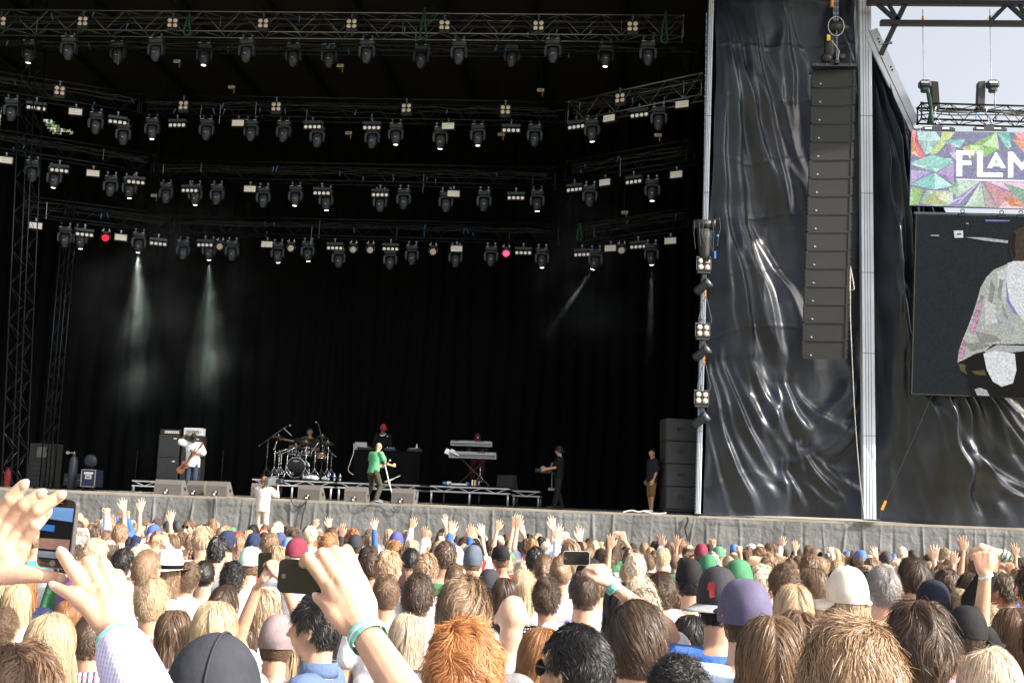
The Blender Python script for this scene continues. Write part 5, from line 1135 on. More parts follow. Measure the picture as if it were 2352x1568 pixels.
def trouser_parts(J, length=1.0, grow=.012, n=10):
    m = MB(); V = lambda q: Vector(J[q]); pel, ch = V('pel'), V('chest'); g = grow
    m.loft([(pel+(pel-ch).normalized()*.10, .15+g, .115+g), (pel-(ch-pel)*.12, .168+g, .12+g), (pel+(ch-pel)*.18, .155+g, .112+g)], 16)
    for s in 'LR':
        m.cap_(V('hip'+s), V('kn'+s), .088+g, .062+g, n)
        if length > .5: m.cap_(V('kn'+s), V('kn'+s).lerp(V('an'+s), min(1, length)*.96), .062+g, .05+g*1.4, n)
    return m
def shoe_parts(J):
    m = MB()
    for s in 'LR':
        a, t = Vector(J['an'+s]), Vector(J['toe'+s]); m.cap_(a-Vector((0, 0, .035)), t+Vector((0, 0, .012)), .055, .044, 10)
    return m
# ---------------------------------------------------------------- hair
def norm(a): return a/np.maximum(np.linalg.norm(a, axis=-1, keepdims=True), 1e-9)
def hair_keep(u, style):
    k = (u[:, 2] > .50) | ((u[:, 1] < .42) & (u[:, 2] > .10)) | ((u[:, 1] < -.05) & (u[:, 2] > -.25)) | ((u[:, 1] < -.30) & (u[:, 2] > -.62))
    if style in ('long', 'bun', 'pony', 'wavy'): k |= (u[:, 1] < .15) & (u[:, 2] > -.35)
    if style == 'under': k = ((u[:, 1] < -.05) & (u[:, 2] > -.72) & (u[:, 2] < .15)) | ((u[:, 1] < .30) & (u[:, 2] > -.3) & (u[:, 2] < .15))
    if style == 'underlong': k = (u[:, 1] < .2) & (u[:, 2] > -.6) & (u[:, 2] < .1)
    if style == 'balding': k &= (u[:, 2] < .62)
    return k
HST = dict(short=(.042, .22, .24, .50, .006), tousled=(.060, .30, .26, .50, .010), buzz=(.012, .35, .1, .5, .0), slick=(.080, .06, .06, .08, .006), wavy=(.30, .10, .30, .14, .018),
  long=(.40, .03, .08, .06, .010), curly=(.050, .45, .7, .8, .014), bun=(.11, .03, .08, .08, .003), pony=(.10, .03, .08, .08, .003), under=(.035, .05, .15, .25, .0), underlong=(.30, .08, .35, .12, .010), balding=(.02, .2, .15, .4, .0), shaggy=(.090, .14, .26, .28, .012))
def hair_mesh(style, seed, N=2600, width=.0034, S=5, Lk=1.0):
    rs = np.random.RandomState(seed); L, lift, clump, nz, puff = HST[style]; L *= Lk
    u = norm(rs.randn(N*4, 3)); u = u[hair_keep(u, style)][:N]; N = len(u)
    wv = np.array([rs.uniform(-.25, .25), .02, .97]); wv /= np.linalg.norm(wv); K = max(12, N//26); cc = norm(rs.randn(K, 3)); cv = rs.randn(K, 3); ct = rs.uniform(.93, 1.08, K)
    ci = np.argmax(u @ cc.T + rs.randn(N, K)*.03, 1); c_v = cv[ci]; tone = ct[ci]*rs.uniform(.7, 1.3, N); fly = rs.rand(N, 1) < .05
    fq = rs.uniform(1.5, 5.0, (3, 3))*rs.choice([-1, 1], (3, 3)); fp = rs.uniform(0, 6.28, 3)
    def flow(q): return np.sin(q @ fq[0]+fp[0])*.6+np.sin(q @ (fq[1]*1.9)+fp[1])*.4+np.sin(q @ (fq[2]*3.7)+fp[2])*.25
    R = HR*1.025; p = HC+u*R; pts = [p.copy()]; S = S+4 if style in ('long', 'wavy', 'underlong') else S; rv = rs.randn(N, 3); Ls = L*rs.uniform(.6, 1.1, N)[:, None]
    if style in ('short', 'tousled', 'shaggy', 'slick', 'under'): Ls = Ls*np.clip(.42+.85*(u[:, 2:3]+.25), .28, 1)
    slickd = norm(np.array([[.75, -.6, -.15]])); sw = {'short': 1.15, 'tousled': 1.5, 'shaggy': .9, 'curly': 1.5, 'wavy': .7, 'buzz': .4, 'balding': .4, 'under': .3}.get(style, .18)
    for i in range(S):
        q = (p-HC)/R; n_ = norm(q/R); uu = norm(q); t = uu*(uu @ wv)[:, None]-wv; t = norm(t - n_*np.sum(t*n_, 1, keepdims=True))
        if style == 'slick': t = norm(.6*t+slickd); t = norm(t-n_*np.sum(t*n_, 1, keepdims=True))
        if style in ('bun', 'pony'):
            tg = np.array([0, -.11, .02])+HC-p; t = norm(tg-n_*np.sum(tg*n_, 1, keepdims=True))
        if style in ('long', 'wavy'):
            tp = np.stack([np.sign(u[:, 0]-.012)*1.0, -.25+0*u[:, 0], -.35+0*u[:, 0]], 1); tp = norm(tp-n_*np.sum(tp*n_, 1, keepdims=True)); t = norm(t*1.0+tp*.45)
        a = (sw*flow(uu))[:, None]; t = t*np.cos(a)+np.cross(n_, t)*np.sin(a)
        f = i/S; d = t+n_*(lift*(1-f*1.5)+fly*.42)+c_v*clump*.42+rv*nz*.35+np.array([0, 0, -1.])*(.10+.35*f)*(uu[:, 2:3] < .75)
        if style in ('long', 'wavy', 'underlong'):
            below = (p[:, 2] < HC[2]-.03)[:, None]; down = np.array([0, -.04, -1.])+c_v*.07+rv*.05
            if style != 'long': down = down+.42*np.sin(i*2.2+c_v[:, :1]*4)*norm(c_v*np.array([1, 1, 0]))
            d = np.where(below, down, d)
        if style == 'curly': d = d+.9*rs.randn(N, 3)
        d = norm(d); p = p+d*Ls/S
        q = (p-HC)/R; l = np.linalg.norm(q, axis=1, keepdims=True); mn = 1.02+puff*3*rs.rand(N, 1)+.012*f
        inside = (l < mn) & (p[:, 2:3] > HC[2]-.07); p = np.where(inside, HC+q/l*mn*R, p)
        hug = 1.10+puff*3+.05*rs.rand(N, 1) if style in ('long', 'wavy', 'underlong', 'slick', 'bun', 'pony') else 1.42
        far = (l > hug) & (p[:, 2:3] > HC[2]-.06); p = np.where(far, HC+q/l*hug*R, p)
        if style in ('long', 'wavy', 'underlong'):
            p[:, 0] = np.clip(p[:, 0], -.115-.02*rs.rand(N), .115+.02*rs.rand(N))
            lowm = p[:, 2] < HC[2]-.06; back = -.095-.035*np.clip((HC[2]-.06-p[:, 2])/.12, 0, 1); fl = lowm & (p[:, 1] > back+.12*np.abs(p[:, 0])/.1-.02) & (np.abs(p[:, 0]) < .085); p[fl, 1] = back[fl]+.10*np.abs(p[fl, 0])/.1*.6
        pts.append(p.copy())
    Pt = np.stack(pts, 1); T = norm(np.gradient(Pt, axis=1)); nn = norm((Pt-HC)/R**2*np.array([1, 1, .6])); b = norm(np.cross(T, nn)+rs.randn(N, 1, 3)*.35)
    w = width*np.linspace(1, .35, S+1)[None, :, None]*rs.uniform(.7, 1.3, (N, 1, 1)); A, B = Pt-b*w, Pt+b*w
    V = np.stack([A, B], 2).reshape(-1, 3); base_i = (np.arange(N)*(S+1)*2)[:, None]; j = np.arange(S)[None, :]*2; a0 = (base_i+j).ravel(); Q = np.stack([a0, a0+1, a0+3, a0+2], 1); tn = np.repeat(tone, (S+1)*2)
    # scalp shell under the strands
    g = []; gi = {}; q2 = []; na, nb = 26, 14
    for i in range(nb+1):
        for k in range(na):
            th, ph = PI*i/nb, 2*PI*k/na; g.append((math.sin(th)*math.cos(ph), math.sin(th)*math.sin(ph), math.cos(th)))
    g = np.array(g); kp = hair_keep(g, style)
    for i in range(nb):
        for k in range(na):
            a, b_, c, d = i*na+k, i*na+(k+1) % na, (i+1)*na+(k+1) % na, (i+1)*na+k
            if kp[a] and kp[b_] and kp[c] and kp[d]: q2.append((a, d, c, b_))
    V2 = [HC+g*HR*1.03]; Q2 = [np.array(q2)] if q2 else []; T2 = [np.full(len(g), .95)]; off = len(g)
    def extra_ball(c, r, tn_):
        nonlocal off
        m = MB(); m.ball(c, r, 12, 8); V2.append(np.array(m.v)); Q2.append(np.array([(f[0]+off, f[1]+off, f[2]+off, f[-1]+off) if len(f) == 4 else (f[0]+off, f[1]+off, f[2]+off, f[2]+off) for f in m.f])); T2.append(tn_*(.8+.4*rs.rand(len(m.v)))); off += len(m.v)
    if style == 'bun': extra_ball(HC+np.array([0, -.125, .035]), (.038, .034, .036), .95)
    if style == 'pony':
        extra_ball(HC+np.array([0, -.12, .03]), (.024, .022, .022), .9)
        for k in range(5): extra_ball(HC+np.array([.006*(k % 2), -.135-.008*k, .0-.045*k]), (.026-.003*k, .022, .036), .8+.1*(k % 3))
    V2 = np.concatenate(V2); Q2 = np.concatenate(Q2) if Q2 else np.zeros((0, 4), int); T2 = np.concatenate(T2)
    q3 = Q2[(Q2[:, 2] != Q2[:, 3])] if len(Q2) else Q2
    Vall = np.concatenate([V, V2]); Qall = np.concatenate([Q, q3+len(V)])
    return npmesh('hair', Vall, Qall, 'hair', True, tone=np.concatenate([tn, T2]))
# ---------------------------------------------------------------- hats
def dome(scale=(1.10, 1.08, 1.10), zmin=0.0, lift=.012, n=36, m_=12, seam=.014, back_gap=False, squash=1.0):
    V = np.zeros((m_+1, n+1, 3))
    for i in range(m_+1):
        th = (math.acos(zmin) if zmin else PI/2)*i/m_; sr = math.sin(th)**.74 if th > 0 else 0
        for k in range(n+1):
            ph = 2*PI*k/n; s = 1+seam*(abs(math.cos(3*ph))**30)*math.sin(th)
            V[i, k] = HC+np.array([sr*math.cos(ph)*HR[0]*scale[0]*s, sr*math.sin(ph)*HR[1]*scale[1]*s, math.cos(th)*HR[2]*scale[2]*squash+lift])
    return V
def cap_hat(kind='cap', yaw=0.0):
    """returns list of (part name, mesh, material)"""
    out = []
    if kind in ('cap', 'snapback'):
        sc = (1.10, 1.12, 1.12 if kind == 'snapback' else 1.06); V = dome(sc, zmin=-.12, lift=.010); out.append(('crown', gridmesh('crown', V, 'cap_cloth'), 'cap_cloth'))
        m = MB(); m.ball(HC+np.array([0, 0, HR[2]*sc[2]+.010]), (.009, .009, .005), 8, 4); out.append(('button', m.mesh('button', 'cap_cloth', True), 'cap_cloth'))
        z0 = HC[2]+.003; A = []; nb = 15; na = 5; flat = .25 if kind == 'snapback' else 1.0
        for lay in (0, .004):
            for j in range(na+1):
                for i in range(nb+1):
                    a = math.radians(-62+124*i/nb); e = math.cos(a*1.25); r = j/na*.080*max(0, e)**.5; b3 = a-yaw
                    x = HR[0]*1.11*math.sin(b3)+r*(.62*math.sin(a)*math.cos(yaw)-math.sin(yaw)*math.cos(a*.6)); x = HR[0]*1.11*math.sin(b3)-math.sin(yaw)*r+.35*r*math.sin(b3); y = HR[1]*1.13*math.cos(b3)+math.cos(yaw)*r+.0*r; A.append((x, HC[1]+y, z0-lay-.028*flat*(math.sin(a)**2)*(.5+j/na*.5)-.018*(j/na)))
        f = []; W2 = nb+1; O = (na+1)*W2
        for j in range(na):
            for i in range(nb): a = j*W2+i; f.append((a, a+1, a+W2+1, a+W2)); f.append((O+a, O+a+W2, O+a+W2+1, O+a+1))
        for i in range(nb): a = na*W2+i; f.append((a, a+1, O+a+1, O+a))
        out.append(('brim', npmesh('brim', A, np.array(f), 'cap_cloth', True), 'cap_cloth'))
        m = MB(); m.tube([(-HR[0]*1.125*math.sin(a-yaw), HC[1]-HR[1]*1.145*math.cos(a-yaw), HC[2]-.004) for a in np.linspace(-.5, .5, 9)], .009, 5); out.append(('strap', m.mesh('strap', 'cap_cloth', True), 'cap_cloth'))
        m = MB()
        for k in range(6): a = PI*k/3+PI/6; m.ball(HC+np.array([HR[0]*sc[0]*.80*math.cos(a), HR[1]*sc[1]*.80*math.sin(a), HR[2]*sc[2]*.63]), .0035, 6, 4)
        out.append(('eyelet', m.mesh('eyelet', 'black_cloth'), None))
    elif kind == 'flatcap':
        V = dome((1.11, 1.16, 1.03), zmin=-.24, lift=.004, seam=.016); out.append(('crown', gridmesh('crown', V, 'cap_cloth'), 'cap_cloth'))
        m = MB(); m.ball(HC+np.array([0, .11, .005]), (.065, .05, .012), 14, 6, Euler((-.35, 0, 0)).to_matrix()); out.append(('brim', m.mesh('brim', 'cap_cloth', True), 'cap_cloth'))
    elif kind == 'fedora':
        m = MB(); m.loft([(HC+np.array([0, 0, .01]), .092, .112), (HC+np.array([0, 0, .05]), .090, .110), (HC+np.array([0, 0, .115]), .078, .098), (HC+np.array([0, .0, .140]), .062, .082), (HC+np.array([0, 0, .132]), .03, .06)], 24); out.append(('crown', m.mesh('crown', 'cap_cloth', True), 'cap_cloth'))
        V = np.zeros((4, 29, 3))
        for i in range(4):
            for k in range(29):
                a = 2*PI*k/28; r = i/3; V[i, k] = HC+np.array([(.088+.062*r)*math.cos(a), (.108+.062*r)*math.sin(a), .014-.012*r+.02*r*r*abs(math.cos(a))])
        out.append(('brim', gridmesh('brim', V, 'cap_cloth'), 'cap_cloth'))
        m = MB(); m.loft([(HC+np.array([0, 0, .016]), .0935, .1135), (HC+np.array([0, 0, .042]), .0925, .1125)], 24); out.append(('hat_band', m.mesh('hat_band', 'black_cloth', True), None))
    elif kind in ('beanie', 'bandana'):
        V = dome((1.11, 1.13, 1.09), zmin=-.28, lift=.006, seam=.0); V[..., 0] *= 1; out.append(('knit_crown', gridmesh('knit_crown', V, 'cap_cloth'), 'cap_cloth'))
    elif kind == 'hood':
        m = MB(); c = Vector(HC); m.ball(c+Vector((0, -.022, .012)), (.112, .128, .142), 20, 12); m.cap_(c+Vector((0, -.05, -.05)), c+Vector((0, -.06, -.2)), .105, .12, 14); m.ball(c+Vector((0, -.06, -.20)), (.155, .10, .075), 16, 8)
        me = fuse(m, .011, 5); me.materials.append(MATS['cap_cloth']); out.append(('hood', me, 'cap_cloth'))
        m = MB(); m.tube([c+Vector((.018, -.022-.1270*math.cos(a), .012+.1410*math.sin(a))) for a in np.linspace(-.5, 2.2, 20)], .0032, 5); out.append(('seam', m.mesh('seam', 'cap_cloth', True), 'cap_cloth'))
    return out
HATS = {}
def hat_parts(kind, yaw=0.0):
    key = (kind, round(yaw, 1) if kind in ('cap', 'snapback') else 0)
    if key not in HATS: HATS[key] = cap_hat(kind, key[1])
    return HATS[key]
hat_parts('hood')
# ---------------------------------------------------------------- stock poses (1.75 m tall, looking along +Y)
def pose(**k): d = dict(STAND); d.update(k); return d
UPR = dict(elR=(.27, .10, 1.63), wrR=(.245, .17, 1.87)); UPL = dict(elL=(-.27, .10, 1.63), wrL=(-.245, .17, 1.87))
HIR = dict(elR=(.24, .06, 1.69), wrR=(.22, .10, 1.95)); HIL = dict(elL=(-.24, .06, 1.69), wrL=(-.22, .10, 1.95))
PHO = dict(elR=(.26, .20, 1.50), wrR=(.09, .30, 1.70), elL=(-.26, .20, 1.50), wrL=(-.06, .30, 1.70))
POSES = {
 'down': (pose(), {}), 'bent': (pose(elL=(-.25, .02, 1.16), wrL=(-.12, .24, 1.24), elR=(.25, .02, 1.16), wrR=(.12, .24, 1.2)), {'L': ('relaxed', None, (1, 0, 0), (0, 0, 1)), 'R': ('relaxed', None, (-1, 0, 0), (0, 0, 1))}),
 'upR': (pose(**UPR), {'R': ('open', None, (-.2, 1, 0), (-1, 0, 0))}), 'upL': (pose(**UPL), {'L': ('open', None, (.2, 1, 0), (1, 0, 0))}),
 'hiR': (pose(**HIR), {'R': ('open', (.1, .1, 1), (0, 1, 0), (-1, 0, 0))}), 'hiL': (pose(**HIL), {'L': ('open', (-.15, .1, 1), (0, 1, 0), (1, 0, 0))}),
 'both': (pose(**UPR, **UPL), {'R': ('open', None, (-.3, 1, 0), (-1, 0, 0)), 'L': ('open', None, (.3, 1, 0), (1, 0, 0))}),
 'fistR': (pose(**HIR), {'R': ('fist', None, (-.2, 1, 0), (-1, 0, 0))}), 'pointL': (pose(**HIL), {'L': ('point', (.1, .5, 1), (0, 1, -.3), (1, 0, 0))}),
 'phone': (pose(**PHO), {'R': ('hold', (-.4, .1, 1), (-.3, .9, .2), (-.6, -.6, 0)), 'L': ('hold', (.4, .1, 1), (.3, .9, .2), (.6, -.6, 0))}),
}
BODY = {}
SHIRT = {}
def waist_slot(me, z=.99):
    c = np.zeros(len(me.polygons)*3, np.float32); me.polygons.foreach_get('center', c); me.polygons.foreach_set('material_index', (c.reshape(-1, 3)[:, 2] < z).astype(np.int32))
for pn, (J, H) in POSES.items():
    raised = pn not in ('down', 'bent'); me = fuse(body_parts(J, H, True, hk=1.12), .0085 if raised else .011, 3); me.name = 'body'; me.materials.append(MATS['skin']); me.materials.append(MATS['jeans']); waist_slot(me); BODY[pn] = me
    for sn, sl in (('tee', .55), ('long', 1.92)):
        me = fuse(shirt_parts(J, sl, .014), .014, 3); me.name = 'shirt'; me.materials.append(MATS['cloth']); SHIRT[pn, sn] = me
HAIRS = {}
for st in HST:
    for k in range(3): HAIRS[st, k] = hair_mesh(st, 50+k, 1500, .0032, 4)
SKINS = [(.56, .33, .225), (.50, .29, .19), (.60, .375, .27), (.44, .245, .155), (.16, .09, .06)]
HCOL = dict(black=(.010, .009, .009), darkbrown=(.052, .032, .021), brown=(.105, .064, .038), lightbrown=(.20, .13, .078), blond=(.33, .245, .155), paleblond=(.46, .38, .28), ginger=(.37, .155, .055), grey=(.22, .21, .20), copper=(.24, .11, .045))
SHC = dict(white=(.78, .78, .80), black=(.014, .014, .016), grey=(.22, .22, .23), navy=(.02, .028, .07), blue=(.05, .13, .40), lightblue=(.42, .52, .68), lavender=(.52, .48, .70), red=(.40, .03, .04), green=(.06, .20, .10), pink=(.70, .36, .42), cream=(.68, .60, .46), purple=(.22, .09, .32), denim=(.10, .15, .27), olive=(.13, .13, .07), maroon=(.18, .03, .05), teal=(.08, .34, .36), mint=(.42, .62, .52), orange=(.62, .22, .04), mauve=(.20, .16, .18), charcoal=(.035, .035, .042), dustpurple=(.105, .095, .16))
def place(px, py, d, hat=0.0):
    """feet position and scale so that the top of the head shows at (px, py) when the person stands d metres away"""
    w = P(px, py, d); g = ground_z(d); s = (w.z-g)/(1.765+hat); return Vector((w.x, d, g)), s
NPEOPLE = 0
def person(px, py, d, hair='short', hc='brown', shirt='white', sleeve='tee', pose_='down', skin=0, yaw=0.0, label=None, hat=None, hatc='black', hatyaw=0.0, group='people in the crowd', fine=0, seed=None, brimc=None, Lk=1.0, collar=None, body=None, shirtm=None, scale=None):
    global NPEOPLE; NPEOPLE += 1; seed = NPEOPLE if seed is None else seed
    loc, s = place(px, py, d, {None: .012, 'fedora': .04, 'snapback': .02, 'hood': .03}.get(hat, .012)); s = scale or s
    tl = .07 if d > 4 else .02; e_ = Euler((rnd.gauss(0, tl*.5), rnd.gauss(0, tl*.6), yaw)); up_ = Vector((0, 0, 1.74*s)); r = thing('person', label, 'person', loc+up_-e_.to_matrix() @ up_, e_, group, s)
    if d > 4: r.scale = (s*rnd.uniform(.93, 1.06), s*rnd.uniform(.95, 1.05), s)
    obj('body', body or BODY[pose_], r, color=SKINS[skin] if isinstance(skin, int) else skin)
    so_ = obj('shirt', shirtm or SHIRT[pose_, sleeve], r, color=SHC.get(shirt, (.5, .5, .5)) if isinstance(shirt, str) else shirt)
    if shirt in ('plaid', 'dots'): setmat(so_, shirt)
    if hair:
        me = hair_mesh(hair, seed, int(fine*(2.9 if fine > 1500 else 2.2)), .00085 if fine > 1500 else .0014, 6, Lk) if fine else HAIRS[hair, seed % 3]
        hv = rnd.uniform(1.2, 1.75); obj('hair', me, r, color=tuple(x*hv for x in (HCOL[hc] if isinstance(hc, str) else hc)))
    if hat:
        for nm, me, mt in hat_parts(hat, hatyaw):
            c = SHC.get(hatc, hatc) if not isinstance(hatc, tuple) else hatc; c = SHC.get(brimc, brimc) if (nm == 'brim' and isinstance(brimc, str)) else brimc if (nm == 'brim' and brimc) else c
            obj(nm, me, r, color=c)
    if collar:
        m = MB(); m.loft([((0, -.012, 1.455), .082, .082), ((0, -.014, 1.475), .080, .080), ((0, -.016, 1.515), .072, .074), ((0, -.016, 1.512), .066, .068), ((0, -.014, 1.47), .07, .07)], 20); o = m.build('collar', 'plaid' if collar == 'plaid' else 'cloth', r, True); o.color = (*SHC.get(collar, (.5, .5, .5)), 1)
    return r
# ================================================================ performers and crew on the stage
def mtx(R): return R.to_4x4()
def performer(label, px, Y, z, yaw, J, H, skin, tee=None, teecol=None, sleeve=.6, trous=None, tlen=1.0, tcol=None, shoes=None, hair=None, hc='black', hat=None, hatc=None, scale=1.0, grow=.022, hatyaw=0, group='band and crew on the stage', vox=.0095, low=.05, brimc=None, hatpos=None):
    loc = hatpos if hatpos is not None else at(px, Y, z); r = thing('person', label, 'person', loc, (0, 0, yaw), group, scale)
    me = fuse(body_parts(J, H, True, hk=1.1), vox, 3); me.materials.append(MATS['skin']); obj('body', me, r, color=SKINS[skin])
    if teecol: me = fuse(shirt_parts(J, sleeve, grow, low), .012, 4); me.materials.append(MATS['cloth']); obj('shirt', me, r, color=SHC.get(teecol, teecol) if isinstance(teecol, str) else teecol)
    if tcol: me = fuse(trouser_parts(J, tlen, .016), .012, 4); me.materials.append(MATS['cloth']); obj('trousers', me, r, color=tcol)
    if shoes: me = fuse(shoe_parts(J), .010, 2); me.materials.append(MATS['cap_cloth']); obj('shoes', me, r, color=shoes)
    HM = Matrix.Translation(Vector(J['head'])) @ mtx(J.get('headR', Matrix.Identity(3))) @ Matrix.Translation(-Vector(HC))
    if hair: o = obj('hair', hair_mesh(hair, int(abs(px)), 600, .006, 4), r, color=HCOL[hc]); o.matrix_local = HM
    if hat:
        for nm, me, mt in hat_parts(hat, hatyaw):
            c = brimc if (nm == 'brim' and brimc) else hatc; o = obj(nm, me, r, color=c); o.matrix_local = HM
    return r
rx = lambda a, b=0, c=0: Euler((a, b, c)).to_matrix()
# bass player, facing the crowd, one hand up to his cap
J = pose(pel=(0, -.02, .97), chest=(0, .02, 1.29), neck=(0, .04, 1.49), head=(-.01, .10, 1.63), headR=rx(-.55, .1, .15), elR=(.40, .06, 1.52), wrR=(.21, .13, 1.71), elL=(-.30, .03, 1.16), wrL=(-.09, .24, 1.20), shR=(.18, 0, 1.44), anR=(.15, -.02, .09), toeR=(.2, .15, .03))
bp = performer('bass player in a white T-shirt and black cap, one hand raised to his head', 437, 33.0, DECK, PI+.12, J, {'R': ('relaxed', (-.8, .1, .35), (-.2, -.3, -1), (0, 1, 0)), 'L': ('hold', (.6, .5, .25), (.2, -1, .4), (0, .3, 1))}, 4, teecol='white', sleeve=.75, tcol=(.03, .04, .07), shoes=(.05, .05, .05), hair='buzz', hat='cap', hatc=SHC['black'], scale=1.03, grow=.040, low=.30)
g = thing('bass_guitar', 'dark bass guitar slung across the bass player in the white T-shirt', 'guitar', bp.location, bp.rotation_euler)
m = MB(); A, B = Vector((.20, .27, .80)), Vector((-.16, .34, 1.27)); d = (B-A).normalized(); sd = Vector((d.z, 0, -d.x)).normalized()
pl = [(-.17, -.10), (-.22, .0), (-.17, .11), (-.05, .10), (.02, .075), (.11, .12), (.17, .09), (.12, .02), (.16, -.075), (.08, -.12), (.0, -.075), (-.08, -.105)]
m.prism([A+d*a+sd*b for a, b in pl], (0, .045, 0)); m.build('guitar_body', 'wood', g)
m = MB(); m.prism([A+d*.1+sd*.024, A+d*.1-sd*.024, B+d*.15-sd*.02, B+d*.15+sd*.02], (0, .03, 0)); m.prism([B+d*.14+sd*.03, B+d*.14-sd*.04, B+d*.33-sd*.03, B+d*.33+sd*.045], (0, .02, 0)); m.build('neck', 'wood', g)
m = MB(); m.box(A+d*.0+Vector((0, .05, 0)), (.09, .02, .03), Matrix.Rotation(-.6, 3, 'Y')); m.box(A+d*.08+Vector((0, .05, 0)), (.09, .02, .03), Matrix.Rotation(-.6, 3, 'Y')); m.build('pickup', 'rubber', g)
m = MB(); m.tube([A+d*.15+Vector((0, .02, 0)), Vector((.02, .22, 1.15)), Vector((-.12, .14, 1.42)), Vector((-.16, 0, 1.50)), Vector((-.06, -.16, 1.35)), Vector((.16, -.17, 1.05)), Vector((.26, .1, .86)), A-d*.18], .024, 6); m.build('strap', 'rubber', g)
# singer in green seen from behind, leaning towards the microphone
J = pose(pel=(0, -.03, .88), chest=(.02, .02, 1.19), neck=(.03, .05, 1.40), head=(.04, .09, 1.54), headR=rx(-.2), shL=(-.16, .03, 1.335), shR=(.20, .02, 1.335), elR=(.31, .10, 1.08), wrR=(.36, .33, 1.03), elL=(-.24, .08, 1.08), wrL=(-.10, .28, 1.02), hipL=(-.09, -.05, .84), hipR=(.09, -.05, .84), knL=(-.18, .14, .46), knR=(.15, .12, .45), anL=(-.24, -.08, .09), anR=(.17, -.06, .09), toeL=(-.30, .10, .03), toeR=(.22, .12, .03))
sg = performer('singer with shaved head in a green T-shirt and camouflage trousers, back to the crowd', 857, 31.85, DECK, -.55, J, {'R': ('fist', (.35, 1, .1), (-1, .2, 0), (0, 0, 1)), 'L': ('hold', None, (1, 0, 0), (0, 0, 1))}, 3, teecol=(.10, .36, .19), sleeve=.6, tcol=(.055, .055, .040), shoes=(.35, .42, .55), scale=1.02, grow=.020, low=.02)
mc = thing('microphone', 'silver headed microphone in the hand of the singer in green', 'microphone', P(892, 1060, 31.75)); m = MB(); m.cyl((-.12, 0, -.10), (.02, 0, .02), .014, .02, n=8); m.build('handle', 'rubber', mc, True); m = MB(); m.ball((.04, 0, .04), .032, 10, 6); m.build('mic_grille', 'silver', mc, True)
# drummer
SEAT = pose(pel=(0, -.03, .60), chest=(0, .02, .92), neck=(0, .03, 1.13), head=(0, .05, 1.285), shL=(-.18, .02, 1.06), shR=(.18, .02, 1.06), elR=(.44, .08, 1.02), wrR=(.66, .20, 1.06), elL=(-.28, .10, .82), wrL=(-.20, .33, .80), hipL=(-.10, .02, .60), hipR=(.10, .02, .60), knL=(-.26, .42, .56), knR=(.26, .42, .56), anL=(-.26, .44, .1), anR=(.26, .44, .1), toeL=(-.28, .6, .04), toeR=(.28, .6, .04))
performer('drummer in a dark T-shirt seated behind the drums, one arm stretched out', 704, 36.4, RT, PI, SEAT, {'R': ('fist', (.9, .3, .1), (0, .3, -1), (0, 1, 0)), 'L': ('fist', None, (1, 0, 0), (0, 0, 1))}, 4, teecol='black', sleeve=.6, tcol=(.02, .02, .025), shoes=(.02, .02, .02), hair='buzz', scale=1.20)
q = thing('drum_stool', 'black drum stool under the drummer', 'stool', at(704, 36.42, RT)); m = MB(); m.lathe((0, 0, .50), [(.17, 0), (.18, .02), (.18, .08), (.15, .1)], 18); m.build('seat', 'rubber', q, True); m = MB(); tripod(m, .5, .25, .02); m.build('tripod', 'chrome', q)
q = thing('drumstick', "pale drumstick pointing up from the drummer's outstretched hand", 'drumstick', P(668, 1000, 36.15)); m = MB(); m.cyl((.03, 0, 0), (-.26, -.02, .24), .010, .006, n=7); m.build('stick', 'paper', q, True)
# DJ in the red cap
J = pose(headR=rx(-.1, 0, .7), elL=(-.24, .1, 1.15), wrL=(-.2, .34, 1.05), elR=(.24, .1, 1.15), wrR=(.18, .34, 1.05))
performer('DJ in a red cap and black top standing behind the draped table', 872, 36.7, RT, PI+.1, J, {}, 4, teecol=(.006, .006, .007), sleeve=1.9, tcol=(.015, .015, .018), shoes=(.02, .02, .02), hair='buzz', hat='snapback', hatc=(.40, .02, .04), scale=1.07, hatyaw=.4)
q = thing('headphones', 'white headphone cable and cups round the neck of the DJ in the red cap', 'headphones', at(872, 36.62, RT+1.54)); m = MB(); m.tube([(-.09, 0, .06), (-.08, -.09, .0), (0, -.13, -.03), (.08, -.09, .0), (.09, 0, .06)], .016, 6); m.build('band', 'paper', q, True); m = MB(); m.cyl((-.09, -.05, .03), (-.05, -.10, .03), .04, n=10); m.build('ear_cup', 'rubber', q)
# keyboard player
J = pose(pel=(0, -.12, .80), chest=(0, .04, 1.05), neck=(0, .16, 1.20), head=(0, .22, 1.33), headR=rx(-.5, 0, .2), shL=(-.18, .12, 1.14), shR=(.18, .12, 1.14), elL=(-.26, .16, .92), wrL=(-.22, .40, .94), elR=(.26, .16, .92), wrR=(.22, .40, .94), hipL=(-.09, -.10, .78), hipR=(.09, -.10, .78), knL=(-.16, .26, .48), knR=(.12, .24, .46), anL=(-.06, .02, .09), anR=(.10, .0, .09), toeL=(-.08, .2, .03), toeR=(.12, .2, .03))
kp = performer('keyboard player in a dark red cap and red trousers bent over the keyboards', 1093, 35.95, RT, PI, J, {}, 4, teecol='black', sleeve=1.9, tcol=(.10, .014, .018), shoes=(.25, .03, .03), hair='buzz', hat='snapback', hatc=(.09, .01, .016), scale=1.13)
o = kp.children[-1]
m = MB(); y = HC[1]+HR[1]*1.12+.004; z = HC[2]+.07
m.box((-.012, y, z), (.010, .012, .05)); m.box((.003, y, z+.020), (.024, .012, .009)); m.box((.003, y, z), (.024, .012, .009)); m.box((.017, y, z+.010), (.009, .012, .026)); le = m.build('cap_letter', 'paper', kp); 
le.matrix_local = Matrix.Translation(Vector(J['head'])) @ mtx(J['headR']) @ Matrix.Translation(-Vector(HC)) @ Matrix.Scale(-1, 4, (1, 0, 0))
